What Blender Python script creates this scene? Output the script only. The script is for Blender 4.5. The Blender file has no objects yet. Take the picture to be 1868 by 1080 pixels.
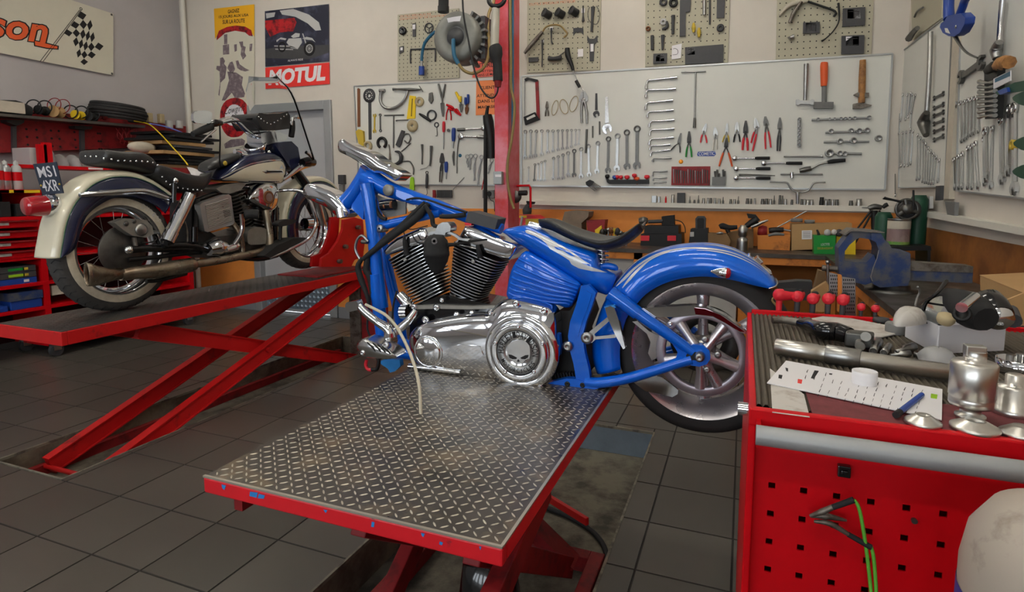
import bpy,bmesh,math,random
from mathutils import Vector,Matrix
random.seed(7)
S = bpy.context.scene
COL = S.collection
V = Vector
# ------------------------------------------------------------------ camera
PW,PH = 1868.0,1080.0
CX,CY,H = 934.0,466.0,1.45
VA,VB,HY = 1359.0,-1790.0,351.0
FPX = math.sqrt(-((VA-CX)*(VB-CX)+(HY-CY)**2))
AX_Y = V((VA-CX,HY-CY,FPX)).normalized()
AX_X = -V((VB-CX,HY-CY,FPX)).normalized()
AX_Z = AX_X.cross(AX_Y)
cam_d = bpy.data.cameras.new('camera');cam = bpy.data.objects.new('camera',cam_d);COL.objects.link(cam)
cam_d.sensor_width = 36.0;cam_d.lens = FPX/PW*36.0
cam_d.shift_y = (CY-PH/2)/PW;cam_d.clip_start = .02;cam_d.clip_end = 100
_r = Matrix((AX_X,AX_Y,AX_Z))            # rows: world axes in camera coords (x right, y down, z forward)
_m = Matrix([[_r[i][0],-_r[i][1],-_r[i][2]] for i in range(3)]).to_4x4()
_m.translation = V((0,0,H));cam.matrix_world = _m
S.camera = cam
# ------------------------------------------------------------------ view + world
S.view_settings.view_transform = 'Standard';S.view_settings.look = 'None'
S.view_settings.gamma = 1;S.view_settings.use_curve_mapping = False
S.view_settings.exposure = 0.36
wd = bpy.data.worlds.new('sky');S.world = wd;wd.use_nodes = True
bg = wd.node_tree.nodes['Background'];bg.inputs[0].default_value = (.86,.93,1,1);bg.inputs[1].default_value = 6.0
def area(name,loc,rot,sx,sy,power,color=(1,1,1),portal=False):
    l = bpy.data.lights.new(name,'AREA');l.shape = 'RECTANGLE';l.size = sx;l.size_y = sy;l.energy = power;l.color = color
    o = bpy.data.objects.new(name,l);o.location = loc;o.rotation_euler = rot;COL.objects.link(o)
    if portal: l.cycles.is_portal = True
    return o
for _x in (-5.0,-3.4,-1.8,-.2):
    area('daylight_window',(_x,-3.45,2.0),(math.pi/2,0,0),1.1,1.5,1,portal=True)
# ------------------------------------------------------------------ pixel helpers: a pixel of the photograph -> a point on a real plane
def ray(u,v):
    d = V((u-CX,v-CY,FPX));return V((AX_X.dot(d),AX_Y.dot(d),AX_Z.dot(d)))
def onZ(u,v,z):
    d = ray(u,v);return V((0,0,H)) + d*((z-H)/d.z)
def onX(u,v,x):
    d = ray(u,v);return V((0,0,H)) + d*(x/d.x)
def onY(u,v,y):
    d = ray(u,v);return V((0,0,H)) + d*(y/d.y)
ZK = {'P': (0,0,1),'A': (540,230,.30545),'B': (620,380,.31481),'C': (860,380,.33333),'D': (1040,420,.3518),
      'E': (340,680,.43897),'F': (0,460,.38879),'L1': (0,0,.25932),'L2': (0,180,.20374),'L3': (0,240,.33333),
      'L4': (280,180,.2963),'L5': (380,0,.20371),'L6': (0,360,.27778),'W6': (640,130,.22222),'W7': (720,0,.21413),'W8': (930,130,.22222),
      'R1': (1120,0,.27837),'R2': (1200,90,.27778),'R3': (1610,0,.34263),'R4': (920,340,.20343),'R5': (1280,340,.22484),
      'R6': (1380,360,.26124),'R7': (1360,500,.29638),'R8': (1340,760,.2963),'W9': (780,0,.09636)}
def px(k,x,y):
    a = ZK[k];return a[0]+x*a[2],a[1]+y*a[2]
# ------------------------------------------------------------------ materials
def lin(c):
    return tuple(((x/255.0)/12.92 if x/255.0 <= .04045 else ((x/255.0+.055)/1.055)**2.4) for x in c)
MATS = {}
def mat(name,rgb,rough=.5,metal=0.,var=.0,scale=8.,coat=0.,bump=0.,bscale=60.,rgb2=None,lo=.45,hi=.6,emit=0.,trans=0.,ior=1.45,rvar=0.,spec=.5):
    m = bpy.data.materials.new(name);m.use_nodes = True
    nt = m.node_tree;b = nt.nodes['Principled BSDF']
    c = lin(rgb)
    b.inputs['Base Color'].default_value = (*c,1);b.inputs['Roughness'].default_value = rough;b.inputs['Metallic'].default_value = metal
    b.inputs['Coat Weight'].default_value = coat;b.inputs['Coat Roughness'].default_value = .04;b.inputs['IOR'].default_value = ior
    b.inputs['Specular IOR Level'].default_value = spec
    if trans: b.inputs['Transmission Weight'].default_value = trans
    if emit:
        b.inputs['Emission Color'].default_value = (*c,1);b.inputs['Emission Strength'].default_value = emit
    tc = None
    if var or rgb2 or bump or rvar:
        tc = nt.nodes.new('ShaderNodeTexCoord')
    if var or rgb2:
        n = nt.nodes.new('ShaderNodeTexNoise');n.inputs['Scale'].default_value = scale;n.inputs['Detail'].default_value = 6;n.inputs['Roughness'].default_value = .65
        r = nt.nodes.new('ShaderNodeValToRGB');nt.links.new(tc.outputs['Object'],n.inputs['Vector']);nt.links.new(n.outputs['Fac'],r.inputs[0])
        if rgb2:
            r.color_ramp.elements[0].position = lo;r.color_ramp.elements[1].position = hi
            r.color_ramp.elements[0].color = (*c,1);r.color_ramp.elements[1].color = (*lin(rgb2),1)
        else:
            r.color_ramp.elements[0].position = .3;r.color_ramp.elements[1].position = .7
            r.color_ramp.elements[0].color = (*[x*(1-var) for x in c],1);r.color_ramp.elements[1].color = (*[min(1,x*(1+var)) for x in c],1)
        nt.links.new(r.outputs[0],b.inputs['Base Color'])
    if rvar:
        n = nt.nodes.new('ShaderNodeTexNoise');n.inputs['Scale'].default_value = scale*1.7;n.inputs['Detail'].default_value = 5
        r = nt.nodes.new('ShaderNodeMapRange');r.inputs[1].default_value = .3;r.inputs[2].default_value = .7
        r.inputs[3].default_value = max(0,rough-rvar);r.inputs[4].default_value = rough+rvar
        nt.links.new(tc.outputs['Object'],n.inputs['Vector']);nt.links.new(n.outputs['Fac'],r.inputs[0]);nt.links.new(r.outputs[0],b.inputs['Roughness'])
    if bump:
        n = nt.nodes.new('ShaderNodeTexNoise');n.inputs['Scale'].default_value = bscale;n.inputs['Detail'].default_value = 4
        u = nt.nodes.new('ShaderNodeBump');u.inputs['Strength'].default_value = bump;u.inputs['Distance'].default_value = .01
        nt.links.new(tc.outputs['Object'],n.inputs['Vector']);nt.links.new(n.outputs['Fac'],u.inputs['Height']);nt.links.new(u.outputs[0],b.inputs['Normal'])
    MATS[name] = m
    return m
M = {}
def defm(k,*a,**kw): M[k] = mat(k,*a,**kw)
defm('wall_cream',(206,199,188),.85,var=.05,scale=1.6)
defm('wall_grey',(176,172,172),.85,var=.06,scale=1.3)
defm('ceiling',(225,225,222),.9)
defm('orange_paint',(224,140,62),.65,var=.09,scale=5)
defm('orange_worn',(204,126,52),.6,rgb2=(120,70,34),lo=.55,hi=.72,scale=7)
defm('wood_brown',(158,100,44),.6,rgb2=(112,66,30),lo=.35,hi=.7,scale=5)
defm('grey_base',(128,130,134),.6)
defm('tile',(82,78,72),.3,var=.03,scale=3)
defm('grout',(46,43,41),.8)
defm('concrete',(112,106,92),.85,rgb2=(66,62,54),lo=.42,hi=.62,scale=6,bump=.3,bscale=25)
defm('pit_dark',(126,116,98),.9,rgb2=(84,76,64),lo=.4,hi=.6,scale=5)
defm('galv',(150,166,180),.42,.7,var=.12,scale=10)
defm('trim_cream',(190,182,165),.6,var=.1,scale=12)
defm('trim_steel',(126,120,106),.6,rgb2=(84,78,70),lo=.45,hi=.6,scale=12)
defm('steel_bright',(206,204,198),.32,1.,rvar=.05,scale=14)
defm('alloy',(196,192,196),.3,.85,rvar=.06,scale=9)
defm('white_board',(214,214,206),.45,var=.03,scale=2.2)
defm('alu',(176,178,178),.35,.8)
defm('white_paint',(214,211,200),.6,var=.04,scale=6)
defm('peg',(172,167,146),.6,var=.04,scale=3)
defm('black',(18,18,18),.5)
defm('black_soft',(30,30,31),.75,var=.2,scale=30)
defm('black_gloss',(14,14,16),.18,coat=.5)
defm('rubber',(34,33,33),.72,var=.15,scale=25)
defm('dark_grey',(62,62,64),.55,var=.1,scale=20)
defm('mid_grey',(116,116,114),.5,var=.08,scale=20)
defm('light_grey',(178,178,176),.5)
defm('red',(196,4,18),.42,var=.06,scale=10,spec=.25)
defm('red_lift',(194,20,22),.45,rgb2=(110,24,24),lo=.6,hi=.75,scale=8)
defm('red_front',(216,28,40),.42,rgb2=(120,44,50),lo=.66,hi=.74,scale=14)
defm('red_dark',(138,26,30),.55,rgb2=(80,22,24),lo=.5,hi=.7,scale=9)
defm('red_post',(196,40,42),.42,rgb2=(204,96,112),lo=.42,hi=.62,scale=3,coat=.2)
defm('red_plastic',(214,40,54),.4)
defm('plate',(96,92,88),.36,.75,rgb2=(140,126,106),lo=.5,hi=.68,scale=7,rvar=.1)
defm('plate_dark',(84,82,80),.45,.6,rgb2=(108,100,90),lo=.5,hi=.7,scale=6)
defm('lozenge',(184,178,164),.38,.7)
defm('chrome',(226,228,232),.07,1.)
defm('chrome_soft',(206,206,206),.2,1.,rvar=.06,scale=14)
defm('steel',(164,164,162),.33,1.,var=.12,scale=25)
defm('steel_dark',(104,103,100),.42,.9,var=.15,scale=25)
defm('steel_worn',(128,122,114),.5,.75,rgb2=(84,74,64),lo=.45,hi=.65,scale=16)
defm('cast',(142,139,132),.48,.5,var=.12,scale=18,bump=.12,bscale=90)
defm('blue_paint',(0,96,212),.3,.1,coat=.8,var=.06,scale=4,spec=.2)
defm('blue_dull',(44,132,206),.4)
defm('flame',(196,200,204),.3,.1,coat=.6)
defm('flame_edge',(44,140,224),.25,.3,coat=.8)
defm('cream',(222,216,192),.25,coat=.7,var=.03,scale=5)
defm('navy',(26,32,62),.25,coat=.7)
defm('green_line',(70,110,84),.35)
defm('leather',(42,42,42),.42,bump=.15,bscale=120,coat=.15)
defm('tyre_wall',(212,204,184),.7,rgb2=(176,166,144),lo=.45,hi=.7,scale=6)
defm('red_lens',(170,26,36),.15,coat=.8)
defm('exhaust',(150,140,124),.3,.9,rgb2=(112,86,62),lo=.4,hi=.7,scale=6,rvar=.08)
defm('rust',(120,74,44),.7)
defm('paper',(226,224,226),.7)
defm('paper_grey',(196,192,186),.75,rgb2=(160,148,138),lo=.5,hi=.7,scale=16)
defm('kraft',(176,140,94),.8,var=.06,scale=6)
defm('kraft_dark',(128,100,68),.8,var=.08,scale=6)
defm('yellow',(232,196,30),.5)
defm('yellow_dull',(196,168,56),.5)
defm('amber',(240,150,20),.35)
defm('lime',(150,200,30),.5)
defm('green',(20,140,50),.4)
defm('green_dark',(18,66,46),.5)
defm('blue',(28,66,150),.4)
defm('blue_tool',(30,62,140),.45)
defm('vise_blue',(36,58,104),.45,rgb2=(84,86,92),lo=.44,hi=.58,scale=9)
defm('teal',(40,98,128),.45)
defm('tan_hose',(134,112,66),.5)
defm('orange',(232,110,50),.6)
defm('orange_tool',(220,90,40),.5)
defm('sign_orange',(238,140,84),.7)
defm('sign_coral',(230,104,88),.7)
defm('ink',(24,22,24),.7)
defm('grey_metal',(160,163,164),.45,.35,var=.05,scale=6)
defm('door_grey',(172,173,175),.5,var=.03,scale=3)
defm('wood',(172,120,66),.55,rgb2=(120,80,44),lo=.4,hi=.65,scale=22)
defm('mat_grey',(86,78,66),.7,var=.1,scale=20)
defm('glass',(240,244,244),.02,trans=1.,ior=1.12)
defm('clear_bag',(225,225,225),.25,trans=.6,ior=1.2)
defm('beige_tape',(176,160,124),.6)
defm('stone',(128,112,96),.85,var=.2,scale=14)
defm('banner',(206,202,184),.75,var=.04,scale=3)
defm('poster_dark',(34,36,52),.5,rgb2=(86,88,110),lo=.5,hi=.72,scale=4)
defm('poster_red',(178,28,34),.5,rgb2=(90,14,22),lo=.45,hi=.6,scale=12)
defm('sepia',(112,98,104),.7,rgb2=(160,150,148),lo=.5,hi=.7,scale=22)
defm('motul_red',(226,52,46),.5)
defm('banner_yellow',(232,172,28),.6)
defm('tube_light',(255,250,240),.5,emit=34.)
# ------------------------------------------------------------------ mesh builder
class MB:
    def __init__(s): s.v = [];s.f = [];s.sm = [];s.mi = [];s.m = 0
    def add(s,vs,fs,smooth=False):
        n = len(s.v);s.v.extend(V(p) for p in vs)
        for f in fs: s.f.append([i+n for i in f]);s.sm.append(smooth);s.mi.append(s.m)
        return s
    def box(s,a,b):
        x0,y0,z0 = [min(a[i],b[i]) for i in range(3)];x1,y1,z1 = [max(a[i],b[i]) for i in range(3)]
        return s.add([(x0,y0,z0),(x1,y0,z0),(x1,y1,z0),(x0,y1,z0),(x0,y0,z1),(x1,y0,z1),(x1,y1,z1),(x0,y1,z1)],
                     [(0,3,2,1),(4,5,6,7),(0,1,5,4),(1,2,6,5),(2,3,7,6),(3,0,4,7)])
    def obox(s,c,ax,ay,az):   # centre and three half axes
        c,ax,ay,az = V(c),V(ax),V(ay),V(az)
        return s.add([c-ax-ay-az,c+ax-ay-az,c+ax+ay-az,c-ax+ay-az,c-ax-ay+az,c+ax-ay+az,c+ax+ay+az,c-ax+ay+az],
                     [(0,3,2,1),(4,5,6,7),(0,1,5,4),(1,2,6,5),(2,3,7,6),(3,0,4,7)])
    def bar(s,a,b,w,h,up=(0,0,1)):
        a,b = V(a),V(b);d = (b-a);L = d.length;d.normalize();up = V(up)
        side = d.cross(up);side = side.normalized() if side.length > 1e-6 else d.orthogonal().normalized()
        u = side.cross(d).normalized()
        return s.obox((a+b)/2,d*(L/2),side*(w/2),u*(h/2))
    def ring(s,c,u,w,r,n): return [c+u*(r*math.cos(2*math.pi*i/n))+w*(r*math.sin(2*math.pi*i/n)) for i in range(n)]
    def loft(s,rings,smooth=True,cap=True,closed=False):
        n = len(rings[0]);vs = [p for r in rings for p in r];fs = []
        k = len(rings)
        for j in range(k if closed else k-1):
            a,b = j*n,((j+1) % k)*n
            for i in range(n): fs.append((a+i,a+(i+1) % n,b+(i+1) % n,b+i))
        s.add(vs,fs,smooth)
        if cap and not closed:
            s.add(rings[0],[tuple(reversed(range(n)))]);s.add(rings[-1],[tuple(range(n))])
        return s
    def cyl(s,a,b,r,r2=None,n=16,cap=True,smooth=True):
        a,b = V(a),V(b);d = (b-a).normalized();u = d.orthogonal().normalized();w = d.cross(u)
        return s.loft([s.ring(a,u,w,r,n),s.ring(b,u,w,r if r2 is None else r2,n)],smooth,cap)
    def tube(s,pts,r,n=8,smooth_path=True,closed=False,sub=4,cap=True):
        pts = [V(p) for p in pts];R = r if isinstance(r,(list,tuple)) else [r]*len(pts)
        if smooth_path and len(pts) > 2:
            q,rr = [],[];m = len(pts)
            for i in range(m if closed else m-1):
                g = (lambda k: pts[k % m]) if closed else (lambda k: pts[max(0,min(m-1,k))])
                p0,p1,p2,p3 = g(i-1),g(i),g(i+1),g(i+2)
                for t in range(sub):
                    x = t/sub
                    q.append(.5*((2*p1)+(p2-p0)*x+(2*p0-5*p1+4*p2-p3)*x*x+(3*p1-p0-3*p2+p3)*x**3));rr.append(R[i]*(1-x)+R[(i+1) % m]*x)
            if not closed: q.append(pts[-1]);rr.append(R[-1])
            pts,R = q,rr
        m = len(pts);rings = [];u = None
        for i in range(m):
            if closed: d = pts[(i+1) % m]-pts[i-1]
            else: d = pts[min(m-1,i+1)]-pts[max(0,i-1)]
            if d.length < 1e-9: d = V((0,0,1))
            d.normalize()
            u = d.orthogonal().normalized() if u is None else (u-d*u.dot(d))
            u = u.normalized() if u.length > 1e-6 else d.orthogonal().normalized()
            rings.append(s.ring(pts[i],u,d.cross(u),R[i],n))
        return s.loft(rings,True,cap,closed)
    def lathe(s,prof,c,axis,n=32,smooth=True,cap=True,closed=False):   # prof: (radius, height along axis)
        c,d = V(c),V(axis).normalized();u = d.orthogonal().normalized();w = d.cross(u)
        return s.loft([s.ring(c+d*h,u,w,max(r,1e-5),n) for r,h in prof],smooth,cap,closed)
    def torus(s,c,axis,R,r,n=32,k=10,sc=1.):
        return s.lathe([(R+r*math.cos(2*math.pi*i/k),sc*r*math.sin(2*math.pi*i/k)) for i in range(k)],c,axis,n,True,False,True)
    def prism(s,poly,vec,smooth=False):
        poly = [V(p) for p in poly];vec = V(vec);n = len(poly)
        nn = V((0,0,0))
        for i in range(n): nn += poly[i].cross(poly[(i+1) % n])
        if nn.dot(vec) > 0: poly.reverse()
        s.add(poly,[tuple(range(n))]);s.add([p+vec for p in poly],[tuple(reversed(range(n)))])
        s.add(poly+[p+vec for p in poly],[(i,i+n,(i+1) % n+n,(i+1) % n) for i in range(n)],smooth)
        return s
    def sphere(s,c,r,n=16,k=10,ax=None):
        c = V(c);ax = ax or (V((r,0,0)),V((0,r,0)),V((0,0,r)))
        rings = []
        for j in range(1,k):
            t = math.pi*j/k
            rings.append([c+ax[0]*(math.sin(t)*math.cos(2*math.pi*i/n))+ax[1]*(math.sin(t)*math.sin(2*math.pi*i/n))+ax[2]*math.cos(t) for i in range(n)])
        vs = [p for q in rings for p in q]+[c+ax[2],c-ax[2]];fs = []
        for j in range(k-2):
            for i in range(n): fs.append((j*n+i,j*n+n+i,j*n+n+(i+1) % n,j*n+(i+1) % n))
        T = len(vs)-2
        for i in range(n): fs.append((T,i,(i+1) % n));fs.append((T+1,(k-2)*n+(i+1) % n,(k-2)*n+i))
        return s.add(vs,fs,True)
    def grid(s,rows,smooth=True):   # rows of points, open sheet
        n = len(rows[0]);vs = [p for r in rows for p in r]
        return s.add(vs,[(j*n+i,j*n+i+1,(j+1)*n+i+1,(j+1)*n+i) for j in range(len(rows)-1) for i in range(n-1)],smooth)
    def build(s,name,m,parent=None,bevel=0,seg=2,subd=0,solid=0,offset=0):
        me = bpy.data.meshes.new(name);o = bpy.data.objects.new(name,me)
        off = V((0,0,0))
        if parent is not None: off = WORLD[parent.name]
        elif s.v:
            lo = V([min(p[i] for p in s.v) for i in range(3)]);hi = V([max(p[i] for p in s.v) for i in range(3)])
            off = V(((lo.x+hi.x)/2,(lo.y+hi.y)/2,lo.z));o.location = off
        me.from_pydata([tuple(p-off) for p in s.v],[],s.f)
        ml = m if isinstance(m,(list,tuple)) else [m]
        for k in ml: me.materials.append(M[k] if isinstance(k,str) else k)
        for p,sm,mi in zip(me.polygons,s.sm,s.mi): p.use_smooth = sm;p.material_index = min(mi,len(ml)-1)
        me.update();COL.objects.link(o)
        if parent is not None: o.parent = parent
        WORLD[o.name] = off
        if solid:
            q = o.modifiers.new('solid','SOLIDIFY');q.thickness = solid;q.offset = offset
        if bevel:
            q = o.modifiers.new('bevel','BEVEL');q.width = bevel;q.segments = seg;q.limit_method = 'ANGLE';q.angle_limit = math.radians(35)
            q.use_clamp_overlap = True
            if seg > 2:
                for p in me.polygons: p.use_smooth = True
        if subd:
            q = o.modifiers.new('subd','SUBSURF');q.levels = subd;q.render_levels = subd
        return o
WORLD = {}
def tag(o,label,cat,group=None):
    o['label'] = label;o['category'] = cat
    if group: o['group'] = group
    return o
def thing(name,label,cat,loc,group=None):
    o = bpy.data.objects.new(name,None);COL.objects.link(o);o.location = loc;o.empty_display_size = .05
    WORLD[o.name] = V(loc)
    return tag(o,label,cat,group)
def struct(o): o['kind'] = 'structure';return o
def text_geo(txt,shear=0.,bold=0.):
    c = bpy.data.curves.new('t','FONT');c.body = txt;c.align_x = 'LEFT';c.shear = shear;c.offset = bold;c.resolution_u = 3
    o = bpy.data.objects.new('t',c);COL.objects.link(o)
    dg = bpy.context.evaluated_depsgraph_get();me = bpy.data.meshes.new_from_object(o.evaluated_get(dg))
    vs = [v.co.copy() for v in me.vertices];fs = [tuple(p.vertices) for p in me.polygons]
    bpy.data.objects.remove(o);bpy.data.meshes.remove(me);bpy.data.curves.remove(c)
    return vs,fs
def text_on(mb,txt,bl,br,tl,lift,shear=0.,bold=0.):   # flat lettering filling a quad given by three corners; lift = offset vector
    vs,fs = text_geo(txt,shear,bold)
    if not vs: return mb
    x0,x1 = min(v.x for v in vs),max(v.x for v in vs);y0,y1 = min(v.y for v in vs),max(v.y for v in vs)
    bl,br,tl,lift = V(bl),V(br),V(tl),V(lift)
    return mb.add([bl+(br-bl)*((v.x-x0)/(x1-x0))+(tl-bl)*((v.y-y0)/(y1-y0))+lift for v in vs],fs)
class Plane:   # a real plane; .p(key, x, y, d) puts the photo point on it, d metres in front of it
    def __init__(s,kind,at,sign): s.k = kind;s.at = at;s.sg = sign;s.n = V((sign,0,0)) if kind == 'x' else V((0,sign,0)) if kind == 'y' else V((0,0,sign))
    def p(s,k,x,y,d=0.):
        u,v = px(k,x,y);a = s.at+s.sg*d
        return onX(u,v,a) if s.k == 'x' else onY(u,v,a) if s.k == 'y' else onZ(u,v,a)
    def poly(s,k,pts,d=0.): return [s.p(k,x,y,d) for x,y in pts]
    def slab(s,mb,k,pts,d,t): return mb.prism(s.poly(k,pts,d),s.n*-t)    # front face at d, thickness t backwards
    def text(s,mb,txt,k,bl,br,tl,d,**kw): return text_on(mb,txt,s.p(k,*bl,d),s.p(k,*br,d),s.p(k,*tl,d),s.n*0.,**kw)
def smooth_poly(pts,sub=4,closed=True):
    m = len(pts);q = []
    for i in range(m if closed else m-1):
        g = (lambda k: pts[k % m]) if closed else (lambda k: pts[max(0,min(m-1,k))])
        p0,p1,p2,p3 = g(i-1),g(i),g(i+1),g(i+2)
        for t in range(sub):
            x = t/sub
            q.append(tuple(.5*((2*p1[j])+(p2[j]-p0[j])*x+(2*p0[j]-5*p1[j]+4*p2[j]-p3[j])*x*x+(3*p1[j]-p0[j]-3*p2[j]+p3[j])*x**3) for j in range(len(p1))))
    if not closed: q.append(tuple(pts[-1]))
    return q
# ================================================================== the room
XL,XR,YB,YN,ZC = -6.6,1.13,5.5,-3.5,4.3
BW = Plane('y',YB,-1);RW = Plane('x',XR,-1);LW = Plane('x',XL,1)
PITS = [(-3.73,-3.18,1.81,4.78),(-1.41,-.46,.2,3.5)]
PD = .17
def rect_sub(r,h):
    x0,x1,y0,y1 = r;a0,a1,b0,b1 = h
    if a0 >= x1 or a1 <= x0 or b0 >= y1 or b1 <= y0: return [r]
    out = []
    if a0 > x0: out.append((x0,a0,y0,y1))
    if a1 < x1: out.append((a1,x1,y0,y1))
    xa,xb = max(x0,a0),min(x1,a1)
    if b0 > y0: out.append((xa,xb,y0,b0))
    if b1 < y1: out.append((xa,xb,b1,y1))
    return out
xs = [1.13,.714,.362,.01,-.338,-.69,-1.04,-1.4,-1.764,-2.112,-2.39,-2.735,-3.13]+[-3.13-.354*i for i in range(1,10)]+[XL]
ys = [YN]+[1.443+.3535*i for i in range(-13,12)]+[YB]
fl = MB();fl.m = 0
for i in range(len(xs)-1):
    for j in range(len(ys)-1):
        rs = [(xs[i+1],xs[i],ys[j],ys[j+1])]
        for p in PITS: rs = [q for r in rs for q in rect_sub(r,p)]
        for (a,b,c,d) in rs:
            g = .0045;dz = random.uniform(-.0004,.0004)
            if b-a > .02 and d-c > .02: fl.box((a+g,c+g,-.012),(b-g,d-g,dz))
fl.m = 1
rs = [(XL-.1,XR+.1,YN-.1,YB+.1)]
for p in PITS: rs = [q for r in rs for q in rect_sub(r,(p[0]-.03,p[1]+.03,p[2]-.03,p[3]+.03))]
for (a,b,c,d) in rs: fl.box((a,c,-.04),(b,d,-.004))
struct(fl.build('floor',['tile','grout']))
nt = M['tile'].node_tree                              # each tile a slightly different grey
gi = nt.nodes.new('ShaderNodeNewGeometry');hs = nt.nodes.new('ShaderNodeHueSaturation');mr = nt.nodes.new('ShaderNodeMapRange')
mr.inputs[3].default_value = .88;mr.inputs[4].default_value = 1.12;bs = nt.nodes['Principled BSDF'];lk = bs.inputs['Base Color'].links[0].from_socket
nt.links.new(gi.outputs['Random Per Island'],mr.inputs[0]);nt.links.new(mr.outputs[0],hs.inputs['Value']);nt.links.new(lk,hs.inputs['Color']);nt.links.new(hs.outputs[0],bs.inputs['Base Color'])
for k,(a,b,c,d) in enumerate(PITS):
    m = MB();m.m = 0;m.box((a-.02,c-.02,-PD-.05),(b+.02,d+.02,-PD))
    m.m = 1
    m.box((a-.029,c-.029,-PD),(a,d+.029,-.014));m.box((b,c-.029,-PD),(b+.029,d+.029,-.014));m.box((a,c-.029,-PD),(b,c,-.014))
    m.m = 2 if k else 1;m.box((a,d,-PD),(b,d+.029,-.014))
    struct(m.build('floor_pit',['concrete','pit_dark','galv']))
    t = MB()
    for (p,q) in (((a-.01,c-.01),(a,d+.01)),((b,c-.01),(b+.01,d+.01)),((a,d),(b,d+.01)),((a,c-.01),(b,c))):
        t.box((p[0],p[1],-.0135),(q[0],q[1],.002))
    struct(t.build('trim_%d' % (k+1),'trim_steel'))
# back wall with the doorway, orange dado and grey foot
DX0,DX1,DZ = -5.50,-4.40,2.42
w = MB();w.m = 0
w.box((XL-.1,YB,1.285),(DX0,YB+.12,ZC));w.box((DX1,YB,1.285),(XR+.1,YB+.12,ZC));w.box((DX0,YB,DZ),(DX1,YB+.12,ZC))
w.m = 1
w.box((XL-.1,YB,.13),(DX0,YB+.12,1.285));w.box((DX1,YB,.13),(XR+.1,YB+.12,1.285))
w.m = 2
w.box((XL-.1,YB,-.05),(DX0,YB+.12,.13));w.box((DX1,YB,-.05),(XR+.1,YB+.12,.13))
struct(w.build('wall_back',['wall_cream','orange_paint','grey_base']))
bb = MB();bb.box((XL,YB-.012,0),(DX0-.07,YB,.11));bb.box((DX1+.07,YB-.012,0),(XR,YB,.11));struct(bb.build('baseboard_back','grey_base'))
w = MB();w.box((XL-.12,YN-.1,-.05),(XL,YB+.1,ZC));struct(w.build('wall_left','wall_grey'))
w = MB();w.m = 0;w.box((XR,YN-.1,1.22),(XR+.12,YB+.1,ZC));w.m = 1;w.box((XR,YN-.1,-.05),(XR+.12,YB+.1,1.22))
struct(w.build('wall_right',['wall_cream','wood_brown']))
w = MB();w.box((XL-.1,YN-.12,2.75),(XR+.1,YN,ZC));w.box((XL-.1,YN-.12,-.05),(XR+.1,YN,1.25))
we = [XL-.1,-5.55,-4.45,-3.95,-2.85,-2.35,-1.25,-.75,.35,XR+.1]
for i in range(0,10,2): w.box((we[i],YN-.12,1.25),(we[i+1],YN,2.75))
for i in range(4):
    f = MB();a,b = we[1+2*i],we[2+2*i]
    f.box((a,YN-.08,1.25),(a+.05,YN-.03,2.75));f.box((b-.05,YN-.08,1.25),(b,YN-.03,2.75));f.box((a+.05,YN-.08,1.25),(b-.05,YN-.03,1.3));f.box((a+.05,YN-.08,2.7),(b-.05,YN-.03,2.75));f.box(((a+b)/2-.025,YN-.08,1.3),((a+b)/2+.025,YN-.03,2.7))
    struct(f.build('window_%d' % (i+1),'white_paint'))
struct(w.build('wall_front','wall_grey'))
w = MB();w.box((XL-.2,YN-.2,ZC),(XR+.2,YB+.2,ZC+.1));struct(w.build('ceiling','ceiling'))
# door
d = struct(MB().box((DX0+.04,YB+.05,.01),(DX1-.04,YB+.09,DZ-.04)).build('door_1','door_grey'))
f = MB();f.box((DX0-.06,YB-.03,0),(DX0+.04,YB+.1,DZ+.06));f.box((DX1-.04,YB-.03,0),(DX1+.06,YB+.1,DZ+.06));f.box((DX0+.04,YB-.03,DZ-.04),(DX1-.04,YB+.1,DZ+.06))
struct(f.build('trim_3','grey_metal',bevel=.006))
k = MB();k.box((DX0+.05,YB+.04,.05),(DX1-.05,YB+.05,.36))
for i in range(16):
    for j in range(5):
        cx,cz = DX0+.085+i*.0625,.085+j*.06
        k.add([(cx-.03,YB+.04,cz),(cx,YB+.04,cz+.029),(cx+.03,YB+.04,cz),(cx,YB+.04,cz-.029),(cx,YB+.031,cz)],[(1,0,4),(2,1,4),(3,2,4),(0,3,4)])
k.build('kick_plate','galv',d)
hd = MB();hd.cyl((DX0+.12,YB+.05,1.08),(DX0+.12,YB-.01,1.08),.012);hd.cyl((DX0+.12,YB-.01,1.08),(DX0+.24,YB-.01,1.08),.011);hd.build('door_handle','steel',d)
# corner pipe
p_ = MB();a = BW.p('P',326,4,.06);b = BW.p('P',338,226,.06);p_.tube([(XL+.12,YB-.05,ZC),(XL+.12,YB-.05,.0)],.03,10)
struct(p_.build('trim_4','white_paint'))
for i,(x,y) in enumerate(((-4.2,3.6),(-.9,3.7),(-4.4,1.0),(-.5,1.2),(-3.3,-1.4),(-.2,-1.4))):
    t = thing('ceiling_light','white fluorescent ceiling fitting, %s' % ('left of the reel, towards the back wall','above the front of the tool wall','above the tail of the cream motorcycle','above the blue motorcycle','behind the camera on the left','behind the camera on the right')[i],'ceiling light',(x,y,ZC),'ceiling lights')
    m = MB();m.box((x-.75,y-.1,ZC-.06),(x+.75,y+.1,ZC));m.build('housing','white_paint',t)
    m = MB();m.cyl((x-.72,y-.045,ZC-.08),(x+.72,y-.045,ZC-.08),.019);m.cyl((x-.72,y+.045,ZC-.08),(x+.72,y+.045,ZC-.08),.019);m.build('tube','tube_light',t)
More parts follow.
